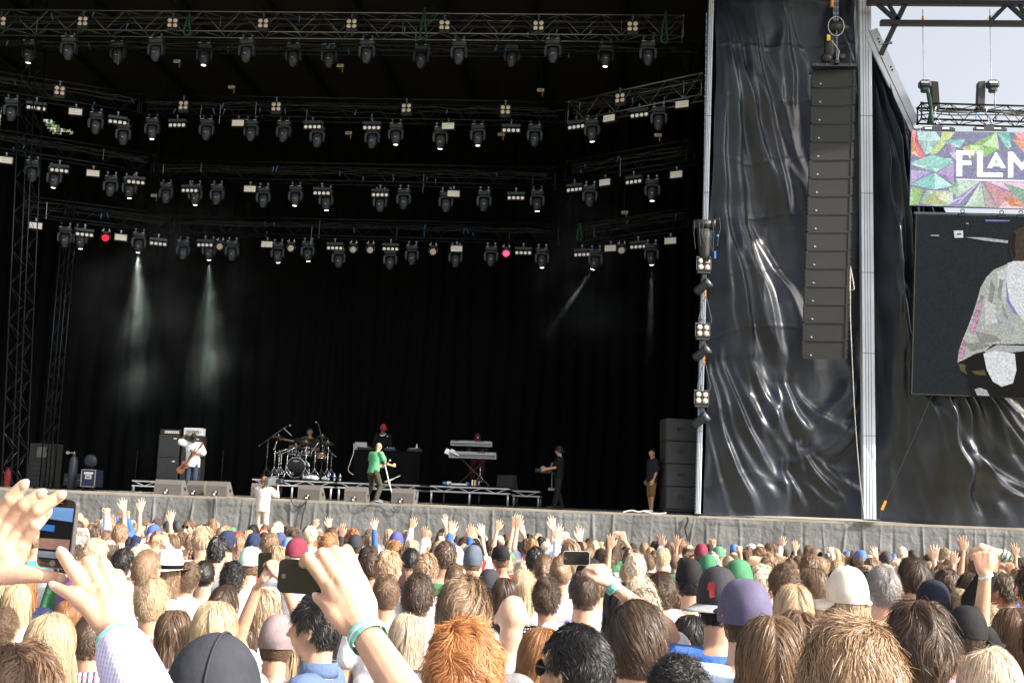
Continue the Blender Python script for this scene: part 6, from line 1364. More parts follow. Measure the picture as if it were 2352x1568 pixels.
# steadicam operator facing left
J = pose(elL=(-.24, .10, 1.16), wrL=(-.15, .36, 1.10), elR=(.25, .08, 1.16), wrR=(.16, .38, 1.14), anL=(-.12, .1, .09), toeL=(-.13, .28, .03), anR=(.10, -.12, .09), toeR=(.12, .06, .03))
performer('camera operator all in black with headphones, filming from the right of the stage', 1282, 33.6, DECK, PI/2, J, {}, 1, teecol=(.005, .005, .006), sleeve=.7, tcol=(.012, .012, .014), shoes=(.03, .03, .03), hair='shaggy', hc='black', hat='cap', hatc=SHC['black'], hatyaw=PI, scale=1.04)
q = thing('video_camera', 'dark video camera on a body rig held by the operator in black', 'camera', at(1262, 33.6, DECK+1.08)); m = MB(); m.box((-.12, 0, .02), (.36, .14, .14), bev=.02); m.cyl((-.30, 0, .03), (-.44, 0, .03), .06, .065, n=12); m.build('camera_body', 'fixture_black', q, True); m = MB(); m.box((.04, -.02, .20), (.05, .10, .16), Euler((0, .4, 0)).to_matrix()); m.build('monitor', 'steel_grey', q); m = MB(); m.cyl((.06, 0, -.05), (.06, 0, -.5), .018, n=8); m.box((.06, 0, -.5), (.2, .12, .08)); m.cyl((.06, 0, -.02), (.3, .05, -.12), .02, n=8); m.build('rig', 'steel_grey', q)
q = thing('headphones', 'black headphones over the cap of the operator in black', 'headphones', at(1282, 33.6, DECK+1.04*1.64)); m = MB(); m.tube([(.0, -.10*math.cos(t), .14*math.sin(t)) for t in np.linspace(0, PI, 10)], .014, 6); m.build('band', 'rubber', q); m = MB()
for s in (-1, 1): m.cyl((0, s*.085, -.01), (0, s*.125, -.01), .045, .04, n=12)
m.build('ear_cup', 'rubber', q)
# man in shorts by the loudspeakers
J = pose(headR=rx(0, 0, .4), elR=(.25, -.04, 1.14), wrR=(.22, .05, .90), anL=(-.12, .05, .09), toeL=(-.14, .25, .03))
performer('man in a dark top, tan shorts and white shoes beside the bass loudspeakers', 1497, 32.3, DECK, PI*.62, J, {}, 3, teecol=(.018, .018, .03), sleeve=.8, tcol=(.20, .125, .06), tlen=.28, shoes=(.75, .76, .85), hair='buzz', hc='black', scale=1.02, grow=.03, low=.12)
# cameraman in the pit, seen from behind, camera on the right shoulder
J = pose(headR=rx(.02, 0, -.35), elR=(.34, .16, 1.24), wrR=(.22, .36, 1.50), elL=(-.22, .14, 1.22), wrL=(.03, .33, 1.42))
cmn = performer('bearded pit cameraman in a pale T-shirt and beige shorts, camera on his shoulder', 606, 29.3, PLZ, -.15, J, {'R': ('hold', (-.2, .6, .6), (-1, .2, .1), (0, -.2, 1)), 'L': ('hold', (.5, .5, .5), (1, .3, 0), (0, 0, 1))}, 0, teecol=(.70, .64, .62), sleeve=.62, tcol=(.55, .50, .42), tlen=.3, shoes=(.1, .1, .1), hair='shaggy', hc='copper', scale=.985, grow=.030, low=.12)
q = thing('video_camera', 'grey broadcast video camera on the shoulder of the pit cameraman', 'camera', cmn.location+Vector((.17, .10, 1.60)), (.0, 0, -.25)); m = MB(); m.box((.0, .02, .02), (.15, .42, .2), bev=.02); m.box((.0, -.22, .0), (.12, .12, .16), bev=.01); m.box((.01, .02, .14), (.04, .26, .03)); m.build('camera_body', 'steel_grey', q); m = MB(); m.cyl((.02, .24, .02), (.05, .46, .03), .055, .07, n=14); m.build('lens', 'rubber', q, True); m = MB(); m.box((.16, .12, .04), (.14, .10, .11), bev=.015); m.build('viewfinder', 'fixture', q); m = MB(); m.tube([(-.05, -.26, -.05), (-.16, -.25, -.25), (-.16, -.1, -.7), (-.14, -.05, -1.4)], .014, 6); m.build('camera_cable', 'cable', q); m = MB(); m.box((-.10, -.22, -.08), (.05, .06, .12)); m.build('yellow_tag', 'yellow', q)
# ================================================================ the crowd
WH = 'white'
def hp(*a, **k): return person(*a, **k)
GN = 'people close to the camera'
hp(1962, 1397, 2.0, 'short', 'lightbrown', 'grey', fine=5200, seed=3, group=GN, label='man with short dark-blond hair, the largest head, bottom right', yaw=.05)
hp(1066, 1412, 2.62, 'tousled', 'ginger', 'navy', fine=5200, seed=4, group=GN, label='ginger-haired man at the bottom centre, hair tousled')
hp(1338, 1422, 3.0, 'short', 'black', 'white', fine=4200, seed=5, group=GN, yaw=.95, Lk=.7, label='man with short black hair and glasses, ear showing, at the bottom edge')
hp(1466, 1368, 3.35, 'slick', 'darkbrown', 'white', fine=4200, seed=6, group=GN, yaw=.15, label='man with slicked side-parted brown hair in a white shirt with navy neckband')
hp(2112, 1367, 3.25, 'shaggy', 'darkbrown', 'lavender', fine=4200, seed=7, group=GN, label='man with thick shaggy brown hair above a lavender collar', collar='lavender', yaw=-.05)
hp(1562, 1500, 3.0, 'curly', 'black', 'white', fine=4200, seed=8, group=GN, label='curly black-haired head cut off by the bottom edge')
hp(1772, 1402, 3.2, 'long', 'brown', 'cream', fine=3800, seed=9, group=GN, label='woman with long straight light-brown hair below the purple flat cap')
hp(1838, 1396, 3.9, 'wavy', 'brown', 'grey', fine=2600, seed=10, group=GN, label='brown wavy head just left of the largest head')
hp(1650, 1299, 4.8, 'under', 'black', 'blue', hat='snapback', hatc='charcoal', hatyaw=2.5, brimc=(.26, .27, .28), fine=900, seed=11, group=GN, label='man in a charcoal cap worn backwards with red emblem and a bright blue T-shirt')
hp(1717, 1321, 4.2, 'under', 'darkbrown', 'lightblue', hat='flatcap', hatc='dustpurple', fine=1200, seed=12, group=GN, yaw=.35, label='man in a dusty purple flat cap and pale blue shirt')
hp(1948, 1299, 5.0, 'underlong', 'blond', 'white', hat='cap', hatc=(.74, .66, .56), hatyaw=1.2, fine=1300, seed=13, group=GN, label='woman in a cream cap, brim to the left, wavy blond hair below')
hp(2032, 1294, 6.4, 'short', 'grey', 'white', fine=1800, seed=14, group=GN, label='man with short grey hair right of the cream cap', yaw=.3)
hp(2100, 1273, 7.4, 'shaggy', 'darkbrown', 'black', fine=1800, seed=15, group=GN, label='tall man with shaggy dark hair in black, right of the grey-haired man')
hp(2222, 1389, 5.2, 'under', 'darkbrown', 'pink', hat='cap', hatc='black', hatyaw=-.9, fine=700, seed=16, group=GN, label='person in a black cap, brim to the left, near the right edge', yaw=-.2)
hp(2268, 1383, 5.9, 'tousled', 'blond', 'pink', fine=1800, seed=17, group=GN, label='curly blond head behind the black dotted cap')
hp(2212, 1349, 6.6, 'tousled', 'blond', 'red', fine=1500, seed=18, group=GN, label='reddish-blond tousled head above the black dotted cap')
hp(2276, 1480, 3.4, 'long', 'paleblond', 'lavender', fine=3800, seed=19, group=GN, label='woman with long pale blond hair in the bottom right corner')
hp(1180, 1352, 5.3, None, 'brown', 'white', seed=20, group=GN, label='bald man in a white shirt right of the ginger head', skin=2)
hp(1066, 1316, 3.7, 'tousled', 'lightbrown', 'grey', fine=4200, seed=21, group=GN, label='light-brown tousled head directly behind the ginger head')
hp(963, 1309, 5.6, 'short', 'darkbrown', 'white', fine=2200, seed=22, group=GN, label='right of two dark-brown short-haired heads beside the raised hand')
hp(890, 1313, 6.6, 'short', 'brown', 'white', fine=2200, seed=23, group=GN, label='left of two dark-brown short-haired heads beside the raised hand', yaw=.2)
hp(938, 1403, 5.0, 'wavy', 'paleblond', 'white', fine=1800, seed=24, group=GN, label='woman with messy pale blond hair left of the ginger head')
hp(735, 1366, 4.5, 'short', 'black', 'denim', fine=2600, seed=25, group=GN, yaw=1.5, Lk=1.5, collar='denim', label='black-haired man in a denim shirt, face turned left in profile')
hp(641, 1404, 4.75, 'under', 'brown', 'mauve', hat='flatcap', hatc=(.24, .19, .20), fine=1400, seed=26, group=GN, label='person in a grey-mauve tweed flat cap with curly brown hair below')
hp(503, 1448, 2.62, None, 'black', 'navy', sleeve='long', hat='hood', hatc=(.036, .038, .050), seed=27, group=GN, label='person with a dark navy hood up at the bottom left')
hp(38, 1462, 1.95, 'short', 'brown', 'lightblue', fine=4800, seed=28, group=GN, label='brown-haired head cut off in the bottom left corner')
hp(116, 1400, 4.1, 'long', 'blond', 'white', fine=3000, seed=29, group=GN, label='girl with straight centre-parted blond hair at the left')
hp(160, 1373, 6.3, 'wavy', 'copper', 'grey', fine=1600, seed=30, group=GN, label='ginger woman behind the straight blond girl at the left')
hp(212, 1400, 4.6, 'short', 'darkbrown', 'plaid', collar='plaid', fine=1600, seed=31, group=GN, label='dark-haired man in a plaid shirt with red collar below the left hands')
hp(8, 1392, 5.6, 'curly', 'brown', 'white', fine=1600, seed=32, group=GN, label='curly brown head on the left edge')
hp(40, 1335, 6.8, 'long', 'blond', 'white', fine=1200, seed=33, group=GN, label='blond head under the left hand at the left edge')
hp(350, 1322, 5.4, 'short', 'blond', 'white', fine=2200, seed=34, group=GN, label='short pale blond-haired man right of the wristband hand')
hp(338, 1255, 6.6, 'buzz', 'lightbrown', 'white', fine=2200, seed=35, group=GN, label='man with cropped blond-brown hair left of the white hat')
hp(434, 1285, 7.4, 'tousled', 'brown', 'lavender', fine=1600, seed=36, group=GN, label='spiky brown-haired man below the white hat')
hp(392, 1252, 7.3, 'underlong', 'lightbrown', 'cream', hat='fedora', hatc=(.78, .77, .75), fine=700, seed=37, group=GN, label='person in a white brimmed hat with a dark band')
hp(495, 1372, 4.5, 'long', 'blond', 'white', fine=2600, seed=38, group=GN, label='woman with long golden blond hair above the navy hood')
hp(513, 1339, 5.8, 'shaggy', 'darkbrown', 'white', fine=1600, seed=39, group=GN, label='dark brown head just behind the golden blond woman')
hp(534, 1285, 7.4, 'curly', 'black', 'white', fine=1400, seed=40, group=GN, label='curly black head below the mint cap')
hp(470, 1283, 8.2, 'bun', 'black', 'white', fine=900, seed=41, group=GN, label='black hair bun left of the curly black head')
hp(577, 1254, 8.5, 'under', 'brown', 'white', hat='cap', hatc='mint', seed=42, group=GN, label='person in a pale mint green cap', hatyaw=.2)
hp(607, 1346, 6.0, 'wavy', 'blond', 'white', fine=1500, seed=43, group=GN, label='wavy blond-brown head below the upright phone')
hp(560, 1425, 5.6, 'long', 'darkbrown', 'lavender', fine=1400, seed=44, group=GN, label='long dark brown hair beside the tweed flat cap')
hp(400, 1393, 5.2, 'long', 'brown', 'lavender', fine=1500, seed=45, group=GN, label='brown-haired person between the wristband arm and the golden blond woman')
hp(1254, 1321, 6.8, 'curly', 'darkbrown', 'dots', fine=1800, seed=46, group=GN, label='curly dark brown head in a spotted top, right of the bald man', yaw=-.1)
hp(1344, 1304, 6.3, 'short', 'darkbrown', 'white', fine=2000, seed=47, group=GN, label='short brown-haired man under the white phone', yaw=.15)
hp(1470, 1318, 5.4, 'short', 'paleblond', 'white', fine=1200, seed=48, group=GN, label='very pale blond head right of the raised hand with the white phone')
hp(1520, 1307, 6.6, 'tousled', 'darkbrown', 'white', fine=1800, seed=49, group=GN, label='spiky dark brown head left of the charcoal cap')
hp(1585, 1281, 7.2, 'under', 'black', 'white', hat='cap', hatc='black', hatyaw=1.3, seed=50, group=GN, label='man in a plain black cap, brim to the left, behind the charcoal cap', yaw=.2)
hp(1470, 1273, 10.5, 'underlong', 'blond', 'white', hat='cap', hatc='black', hatyaw=PI, seed=51, label='woman in a small black cap with blond hair right of the white phone')
hp(1696, 1283, 7.4, 'under', 'brown', 'white', hat='cap', hatc='green', hatyaw=1.1, seed=52, group=GN, label='person in a dark green cap behind the purple flat cap')
hp(1627, 1272, 9.5, 'under', 'brown', 'white', hat='cap', hatc=(.05, .17, .09), hatyaw=.2, seed=53, label='person in a green cap left of the other green cap')
hp(1288, 1272, 8.4, 'bun', 'lightbrown', 'white', fine=900, seed=54, label='light-brown hair gathered in a knot, below the raised phone arm')
hp(1250, 1268, 9.0, 'pony', 'brown', 'white', fine=900, seed=55, label='brown ponytail left of the white phone')
hp(1204, 1302, 7.8, 'long', 'blond', 'white', fine=1200, seed=56, group=GN, label='blond head behind the bald man to the right')
hp(1588, 1405, 5.4, 'long', 'black', 'white', fine=1600, seed=57, group=GN, label='long black hair left of the blue T-shirt')
hp(1247, 1432, 4.3, 'long', 'copper', 'white', fine=2400, seed=58, group=GN, label='woman with long copper hair left of the man with glasses')
hp(1425, 1330, 6.0, 'long', 'black', 'teal', fine=1400, seed=59, group=GN, label='long black plaits behind the slicked brown hair')
hp(1612, 1247, 14, 'under', 'brown', 'white', hat='cap', hatc='maroon', seed=60, label='person in a spotted maroon cap near the stage skirt', hatyaw=.6)
hp(1805, 1290, 6.9, 'curly', 'brown', 'grey', fine=1700, seed=61, group=GN, label='curly brown head left of the cream cap')
hp(1869, 1298, 7.3, 'wavy', 'brown', 'white', fine=1500, seed=62, group=GN, label='wavy brown head immediately left of the cream cap')
hp(1826, 1332, 5.0, 'long', 'blond', 'white', fine=2200, seed=63, group=GN, label='woman with straight blond hair between the purple flat cap and the cream cap')
hp(2136, 1308, 8.4, 'under', 'black', 'black', hat='cap', hatc='black', hatyaw=PI, seed=64, label='black cap worn backwards right of the tall shaggy man')
hp(2146, 1331, 6.6, 'under', 'black', 'black', hat='cap', hatc=(.012, .015, .03), hatyaw=2.7, seed=65, group=GN, label='shiny blue-black cap below the backwards black cap')
hp(2175, 1299, 7.8, 'short', 'darkbrown', 'black', fine=1200, seed=66, group=GN, label='short dark brown head between the black caps and the raised arm')
hp(2234, 1310, 7.4, 'long', 'darkbrown', 'black', fine=1300, seed=67, group=GN, label='straight dark hair beside the raised arm at the right')
hp(2330, 1388, 5.4, 'long', 'brown', 'pink', fine=1500, seed=68, group=GN, label='long light-brown hair on the right edge')
hp(1162, 1321, 7.4, 'long', 'darkbrown', 'white', fine=1300, seed=69, group=GN, label='long dark hair behind the bald man')
hp(1124, 1305, 8.0, 'under', 'black', 'black', hat='beanie', hatc='charcoal', seed=70, label='plain charcoal knit hat behind the light-brown tousled head')
hp(908, 1295, 8.6, 'under', 'black', 'maroon', hat='beanie', hatc=(.03, .012, .016), seed=71, label='dark maroon knit hat between the two dark-brown heads')
hp(849, 1262, 8.6, 'short', 'darkbrown', 'lavender', fine=900, seed=72, label='short brown-haired man in lavender right of the large hand')
hp(882, 1277, 9.2, 'curly', 'ginger', 'orange', fine=900, seed=73, label='orange curly wig above the left dark-brown head')
hp(945, 1254, 10.2, 'short', 'black', 'white', fine=700, seed=74, label='grizzled dark head below the DJ table')
hp(984, 1268, 9.8, 'short', 'brown', 'white', fine=700, seed=75, label='brown short-haired head right of the grizzled dark head')
hp(1046, 1252, 10.5, 'under', 'brown', 'white', hat='beanie', hatc=(.40, .34, .38), seed=76, label='person in a pale patterned knit hat')
hp(1088, 1250, 10.0, 'under', 'brown', 'white', hat='beanie', hatc=(.09, .11, .15), seed=77, label='person in a dark spotted headscarf')
hp(251, 1231, 10.0, 'balding', 'darkbrown', 'lavender', seed=78, label='man with a bald crown right of the upright phone')
hp(197, 1240, 10.8, 'short', 'black', 'white', fine=700, seed=79, label='dark curly head beside the upright phone screen')
hp(285, 1256, 8.8, 'curly', 'black', 'white', fine=900, seed=80, label='frizzy black head right of the bald crown')
hp(354, 1203, 14.5, 'under', 'brown', 'lightblue', hat='cap', hatc=(.06, .11, .55), hatyaw=PI, seed=81, label='person in a bright royal blue cap at the left')
hp(522, 1217, 11.8, 'under', 'darkbrown', 'charcoal', hat='cap', hatc='navy', hatyaw=PI, seed=82, label='man in a navy cap worn backwards and charcoal top')
hp(479, 1211, 14.5, 'short', 'brown', 'red', seed=83, label='brown-haired person in red beside the backwards navy cap')
hp(583, 1222, 12.5, 'under', 'brown', 'white', hat='cap', hatc='navy', seed=84, label='navy cap right of the backwards navy cap', hatyaw=.4)
hp(644, 1221, 14.5, 'under', 'brown', 'white', hat='cap', hatc=(.05, .07, .17), seed=85, label='blue-grey cap below the pit cameraman', hatyaw=.3)
hp(665, 1234, 13.0, 'under', 'brown', 'white', hat='cap', hatc=(.13, .28, .62), seed=86, label='sky blue cap right of the blue-grey cap', hatyaw=PI)
hp(437, 1190, 16.5, 'short', 'brown', 'white', yaw=PI*.9, seed=87, label='man with sunglasses facing the camera near the stage skirt')
hp(683, 1251, 9.8, 'bun', 'brown', 'white', fine=700, seed=88, label='brown hair bun left of the large hand with the black phone')
hp(911, 1220, 14.5, 'under', 'brown', 'white', hat='cap', hatc=(.07, .08, .25), seed=89, label='dark blue cap below the man in green', hatyaw=PI)
hp(811, 1212, 15.0, 'curly', 'copper', 'white', seed=90, label='curly reddish head below the drum kit')
hp(2300, 1309, 7.6, 'short', 'darkbrown', 'red', fine=900, seed=91, group=GN, yaw=.9, label='dark-haired person in red with sunglasses near the right edge')
HAND = [(o.location.x, o.location.y, o.scale[0]) for o in bpy.data.objects if o.name.split('.')[0] == 'person' and o.parent is None and o.location.y < 27]
# --- arms up near the stage ------------------------------------------------
def land(px):
    L = [(140, 'lattice tower'), (260, 'gas cylinder'), (400, 'bass amplifiers'), (480, 'bass player'), (575, 'left drums'), (650, 'pit cameraman'), (770, 'drum kit'), (900, 'green singer'), (1000, 'DJ riser'), (1180, 'keyboards'), (1300, 'black-clad operator'), (1440, 'dark backdrop'), (1560, 'shorts man'), (1680, 'slim mast'), (1830, 'tarpaulin'), (1950, 'loudspeaker column'), (2080, 'thick mast'), (2220, 'screen edge'), (9999, 'video screen')]
    return 'under '+next(t for x, t in L if px < x)
def rowp(d): return 'near rows' if d < 8.6 else 'middle rows' if d < 10.6 else 'far rows' if d < 13 else 'stage-side rows'
HTXT = dict(short='short', tousled='tousled', buzz='cropped', slick='slick', wavy='wavy', long='long', curly='curly', bun='knotted', pony='tied-back', shaggy='shaggy', balding='balding')
CTXT = dict(black='black', darkbrown='dark-brown', brown='brown', lightbrown='light-brown', blond='blond', paleblond='pale-blond', ginger='ginger', grey='grey', copper='copper')
PTXT = dict(down='', bent='', upR='right arm raised', upL='left arm raised', hiR='right hand high', hiL='left hand high', both='both arms raised', fistR='right fist raised', pointL='left hand pointing', phone='hands held up')
rc = random.Random(11)
RANDOM = []
def rand_person(px, py, d, pose_=None, group='people in the crowd'):
    hat = None; r = rc.random(); hair = rc.choice(['short', 'short', 'short', 'short', 'tousled', 'tousled', 'shaggy', 'long', 'wavy', 'curly', 'buzz', 'bun', 'pony'])
    hc = rc.choice(['black', 'darkbrown', 'darkbrown', 'brown', 'brown', 'lightbrown', 'lightbrown', 'lightbrown', 'blond', 'blond', 'paleblond', 'brown', 'brown', 'lightbrown', 'copper', 'grey'])
    sh = rc.choice(['white', 'white', 'white', 'white', 'lightblue', 'black', 'navy', 'grey', 'lavender', 'cream', 'red', 'pink', 'blue', 'green', 'charcoal', 'purple', 'teal'])
    hatc = None; hy = 0
    if r < .10: hat = rc.choice(['cap', 'cap', 'cap', 'snapback', 'snapback', 'fedora']); hatc = rc.choice(['black', 'navy', 'charcoal', 'white', 'grey', 'cream', 'maroon', 'olive', 'denim']); hair = 'under'; hy = rc.choice([0, 0, PI, .6, -.7])
    pz = pose_ or rc.choice(['down']*17+['bent']*7+['phone'])
    sk = rc.choice([0, 0, 0, 1, 1, 2, 2, 3]+([4] if rc.random() < .4 else []))
    lab = f"{hatc} {'knit hat' if hat == 'beanie' else 'brimmed hat' if hat == 'fedora' else 'cap'}" if hat else f"{HTXT[hair]} {CTXT[hc]} hair"
    lab = f"{lab}, {sh} top" + (f", {PTXT[pz]}" if PTXT[pz] else '') + f", {rowp(d)} {land(px)}"
    o = person(px, py, d, hair, hc, sh, rc.choice(['tee', 'tee', 'long']), pz, sk, rc.gauss(0, .3), lab, hat, hatc or 'black', hy, group)
    RANDOM.append((px, lab, o)); return o
def by_hand(px, py, pz, d=16):
    J, H = POSES[pz]; s_ = 'R' if pz in ('upR', 'hiR', 'fistR', 'both', 'phone') else 'L'; wz = J['wr'+s_][2]+(.15 if 'hi' in pz or 'point' in pz else .13); wx = J['wr'+s_][0]
    w = P(px, py, d); g = ground_z(d); s = (w.z-g)/wz; s = max(.88, min(1.08, s)); x = w.x-wx*s; hw = ppx((x, d, g+s*1.765))
    o = rand_person(hw[0], hw[1], d, pz, 'people with raised hands'); HAND.append((o.location.x, d, s))
for px, py, pz, d in [(752, 1192, 'upR', 18), (773, 1207, 'hiL', 14), (865, 1194, 'hiR', 17), (942, 1192, 'upL', 17), (967, 1212, 'hiL', 15), (1049, 1188, 'hiR', 16), (1036, 1206, 'upL', 14), (1079, 1206, 'hiR', 14.6), (1113, 1207, 'upR', 15), (1016, 1218, 'pointL', 16), (1172, 1189, 'upL', 15.5), (1236, 1205, 'upR', 16), (1270, 1192, 'both', 15), (1277, 1205, 'hiR', 13.2),
   (1330, 1222, 'phone', 14), (1347, 1214, 'hiR', 12.5), (1425, 1217, 'phone', 15), (1399, 1233, 'upL', 12.8), (1527, 1232, 'upL', 14), (1551, 1231, 'hiL', 17), (1640, 1232, 'fistR', 17), (1787, 1237, 'upL', 18), (1831, 1245, 'upL', 18.5), (1916, 1250, 'fistR', 17), (2143, 1256, 'hiR', 13), (2211, 1236, 'hiL', 13.5), (2190, 1272, 'upL', 14), (2336, 1250, 'hiL', 16),
   (242, 1160, 'fistR', 15), (287, 1150, 'upR', 15.4), (321, 1149, 'hiR', 15.8), (392, 1176, 'hiR', 15.2), (268, 1163, 'phone', 17), (660, 1212, 'phone', 16), (1140, 1200, 'upL', 18), (706, 1196, 'upL', 19), (2020, 1262, 'upR', 16), (1705, 1248, 'fistR', 16.5)]:
    by_hand(px, py, pz, d)
# --- everybody else, row by row; far rows go into one mass ----------------
FARD = 14.2; print('HAND', len(HAND)); FAR = []
d = 7.3; row = 0
while d < 23.2:
    x0, x1 = P(-70, 1200, d).x, P(2420, 1200, d).x; x = x0+rc.uniform(0, .5)
    while x < x1:
        dd = d+rc.uniform(-.16, .16); xx = x+rc.uniform(-.09, .09); x += .60 if d < FARD else .56
        if any(abs(xx-h[0]) < .40*1 and abs(dd-h[1]) < .36 for h in HAND): continue
        hh = rc.gauss(1.725, .07); hh = max(1.56, min(1.88, hh))
        px, py = ppx((xx, dd, ground_z(dd)+hh))
        if d > FARD: FAR.append((xx, dd, hh)); continue
        rand_person(px, py, dd)
    d += .60; row += 1
print('PEOPLE', NPEOPLE, 'FAR', len(FAR))
# one label per person: those still alike are told apart by their order from the left
from collections import defaultdict
G = defaultdict(list)
for px, lab, o in RANDOM: G[lab].append((px, o))
for lab, L in G.items():
    if len(L) > 1:
        for i, (px, o) in enumerate(sorted(L, key=lambda q: q[0])): o['label'] = f"{lab}, {ORD[i]} from left"
# the farthest rows, seen only as one mass of heads
def far_crowd():
    rs = np.random.RandomState(5); b = MB(); b.ball((0, .012, 1.645), (.077, .098, .118), 12, 8); nh = len(b.v); b.cyl((0, -.01, 1.45), (0, 0, 1.6), .06, .055, n=8); ns = len(b.v)
    b.loft([((0, 0, .9), .19, .13), ((0, 0, 1.28), .195, .135), ((0, 0, 1.40), .20, .125), ((0, 0, 1.46), .13, .10), ((0, 0, 1.50), .07, .07)], 12)
    for s in (-1, 1): b.cyl((s*.2, 0, 1.42), (s*.25, -.02, 1.1), .065, .05, n=7); b.ball((s*.195, 0, 1.41), .068, 8, 5)
    V0 = np.array(b.v); tri = []
    for f in b.f:
        if len(f) == 4: tri.append(f)
        elif len(f) == 3: tri.append((*f, f[2]))
    quads = np.array([t for t in tri if t[2] != t[3]]); tris = np.array([t[:3] for t in tri if t[2] == t[3]])
    hm = {k: HAIRS[k] for k in HAIRS}; VV, QQ, CC = [], [], []; off = 0
    hd = {}
    for (st, k), me in HAIRS.items():
        if st in ('under', 'underlong', 'slick'): continue
        v = np.zeros(len(me.vertices)*3, np.float32); me.vertices.foreach_get('co', v); li = np.zeros(len(me.loops), np.int32); me.loops.foreach_get('vertex_index', li); t = np.zeros(len(v)//3, np.float32); me.attributes['tone'].data.foreach_get('value', t); hd[st, k] = (v.reshape(-1, 3), li.reshape(-1, 4), t)
    keys = list(hd); hcs = ['black', 'darkbrown', 'darkbrown', 'brown', 'lightbrown', 'lightbrown', 'lightbrown', 'blond', 'blond', 'paleblond', 'brown', 'brown']; shs = ['white', 'white', 'white', 'white', 'white', 'lightblue', 'black', 'navy', 'grey', 'cream', 'red', 'pink', 'blue', 'charcoal']
    hv = [np.array([q for q in dome((1.13, 1.11, 1.12), zmin=-.08, lift=.006, n=14, m_=5).reshape(-1, 3)])]; r_, c_ = 6, 15; ii = np.arange(r_*c_).reshape(r_, c_); hq = np.stack([ii[:-1, :-1], ii[:-1, 1:], ii[1:, 1:], ii[1:, :-1]], -1).reshape(-1, 4)
    for xx, dd, hh in FAR:
        s = hh/1.765; a = rs.uniform(-.4, .4); ca, sa = math.cos(a), math.sin(a); T = np.array([xx, dd, ground_z(dd)])
        def put(v, q, c):
            nonlocal off
            v = v*s; w = np.stack([v[:, 0]*ca-v[:, 1]*sa, v[:, 0]*sa+v[:, 1]*ca, v[:, 2]], 1)+T; VV.append(w); QQ.append(q+off); CC.append(c); off += len(w)
        sk = np.array(SKINS[rs.choice([0, 0, 1, 2, 3])]); sh = np.array(SHC[shs[rs.randint(len(shs))]]); c = np.ones((len(V0), 4)); c[:ns, :3] = sk; c[ns:, :3] = sh
        q = np.concatenate([quads, np.concatenate([tris, tris[:, 2:3]], 1)]) if len(tris) else quads
        put(V0, quads, c)
        st = keys[rs.randint(len(keys))]; v, li, t = hd[st]; c = np.ones((len(v), 4)); c[:, :3] = np.array(HCOL[hcs[rs.randint(len(hcs))]])[None]*t[:, None]*rs.uniform(1.1, 1.6); put(v, li, c)
        if rs.rand() < .09: c = np.ones((len(hv[0]), 4)); c[:, :3] = SHC[['black', 'navy', 'white', 'blue', 'cream', 'red', 'green', 'charcoal'][rs.randint(8)]]; put(hv[0], hq, c)
    tag(obj('crowd', npmesh('crowd', np.concatenate(VV), np.concatenate(QQ), 'crowd_mix', True, col=np.concatenate(CC))), 'far rows of the crowd packed before the stage, one mass of heads', 'crowd', kind='stuff')
far_crowd()
# ================================================================ raised arms that hold phones
def ik(S_, W_, hint, l1=.29, l2=.265):
    S_, W_ = Vector(S_), Vector(W_); d = W_-S_; L = d.length; mid = S_+d*.5; h = math.sqrt(max(.0004, ((l1+l2)/2)**2-(L/2)**2)); hv = Vector(hint); hv = (hv-d.normalized()*hv.dot(d.normalized())).normalized(); return mid+hv*h
def arm_person(hx, hy, d, label, arms, hair=None, hc='brown', shirt='white', sleeve=.55, skin=0, hat=None, vox=.007, group='people close to the camera', fine=0, head_xy=None):
    """arms: {side: (wrist px, py, d, hand pose, finger direction, palm direction, thumb direction)}; everything in world metres round the person"""
    loc, s = place(hx, hy, d, .012); r = thing('person', label, 'person', loc, (0, 0, 0), group, s); J = pose(); H = {}
    for sd, (px, py, dd, hpz, f, n, th) in arms.items():
        w = (P(px, py, dd)-loc)/s; J['wr'+sd] = w[:]; J['el'+sd] = ik(J['sh'+sd], w, (-1 if sd == 'L' else 1, -.2, -.6))[:]; H[sd] = (hpz, f, n, th)
    me = fuse(body_parts(J, H, True, hk=1.06), vox, 3); me.materials.append(MATS['skin']); me.materials.append(MATS['jeans']); waist_slot(me); obj('body', me, r, color=SKINS[skin])
    me = fuse(shirt_parts(J, sleeve, .015), .011, 4); me.materials.append(MATS['cloth']); obj('shirt', me, r, color=SHC[shirt])
    if hair: obj('hair', hair_mesh(hair, int(hx), fine or 800, .004, 5), r, color=HCOL[hc])
    return r
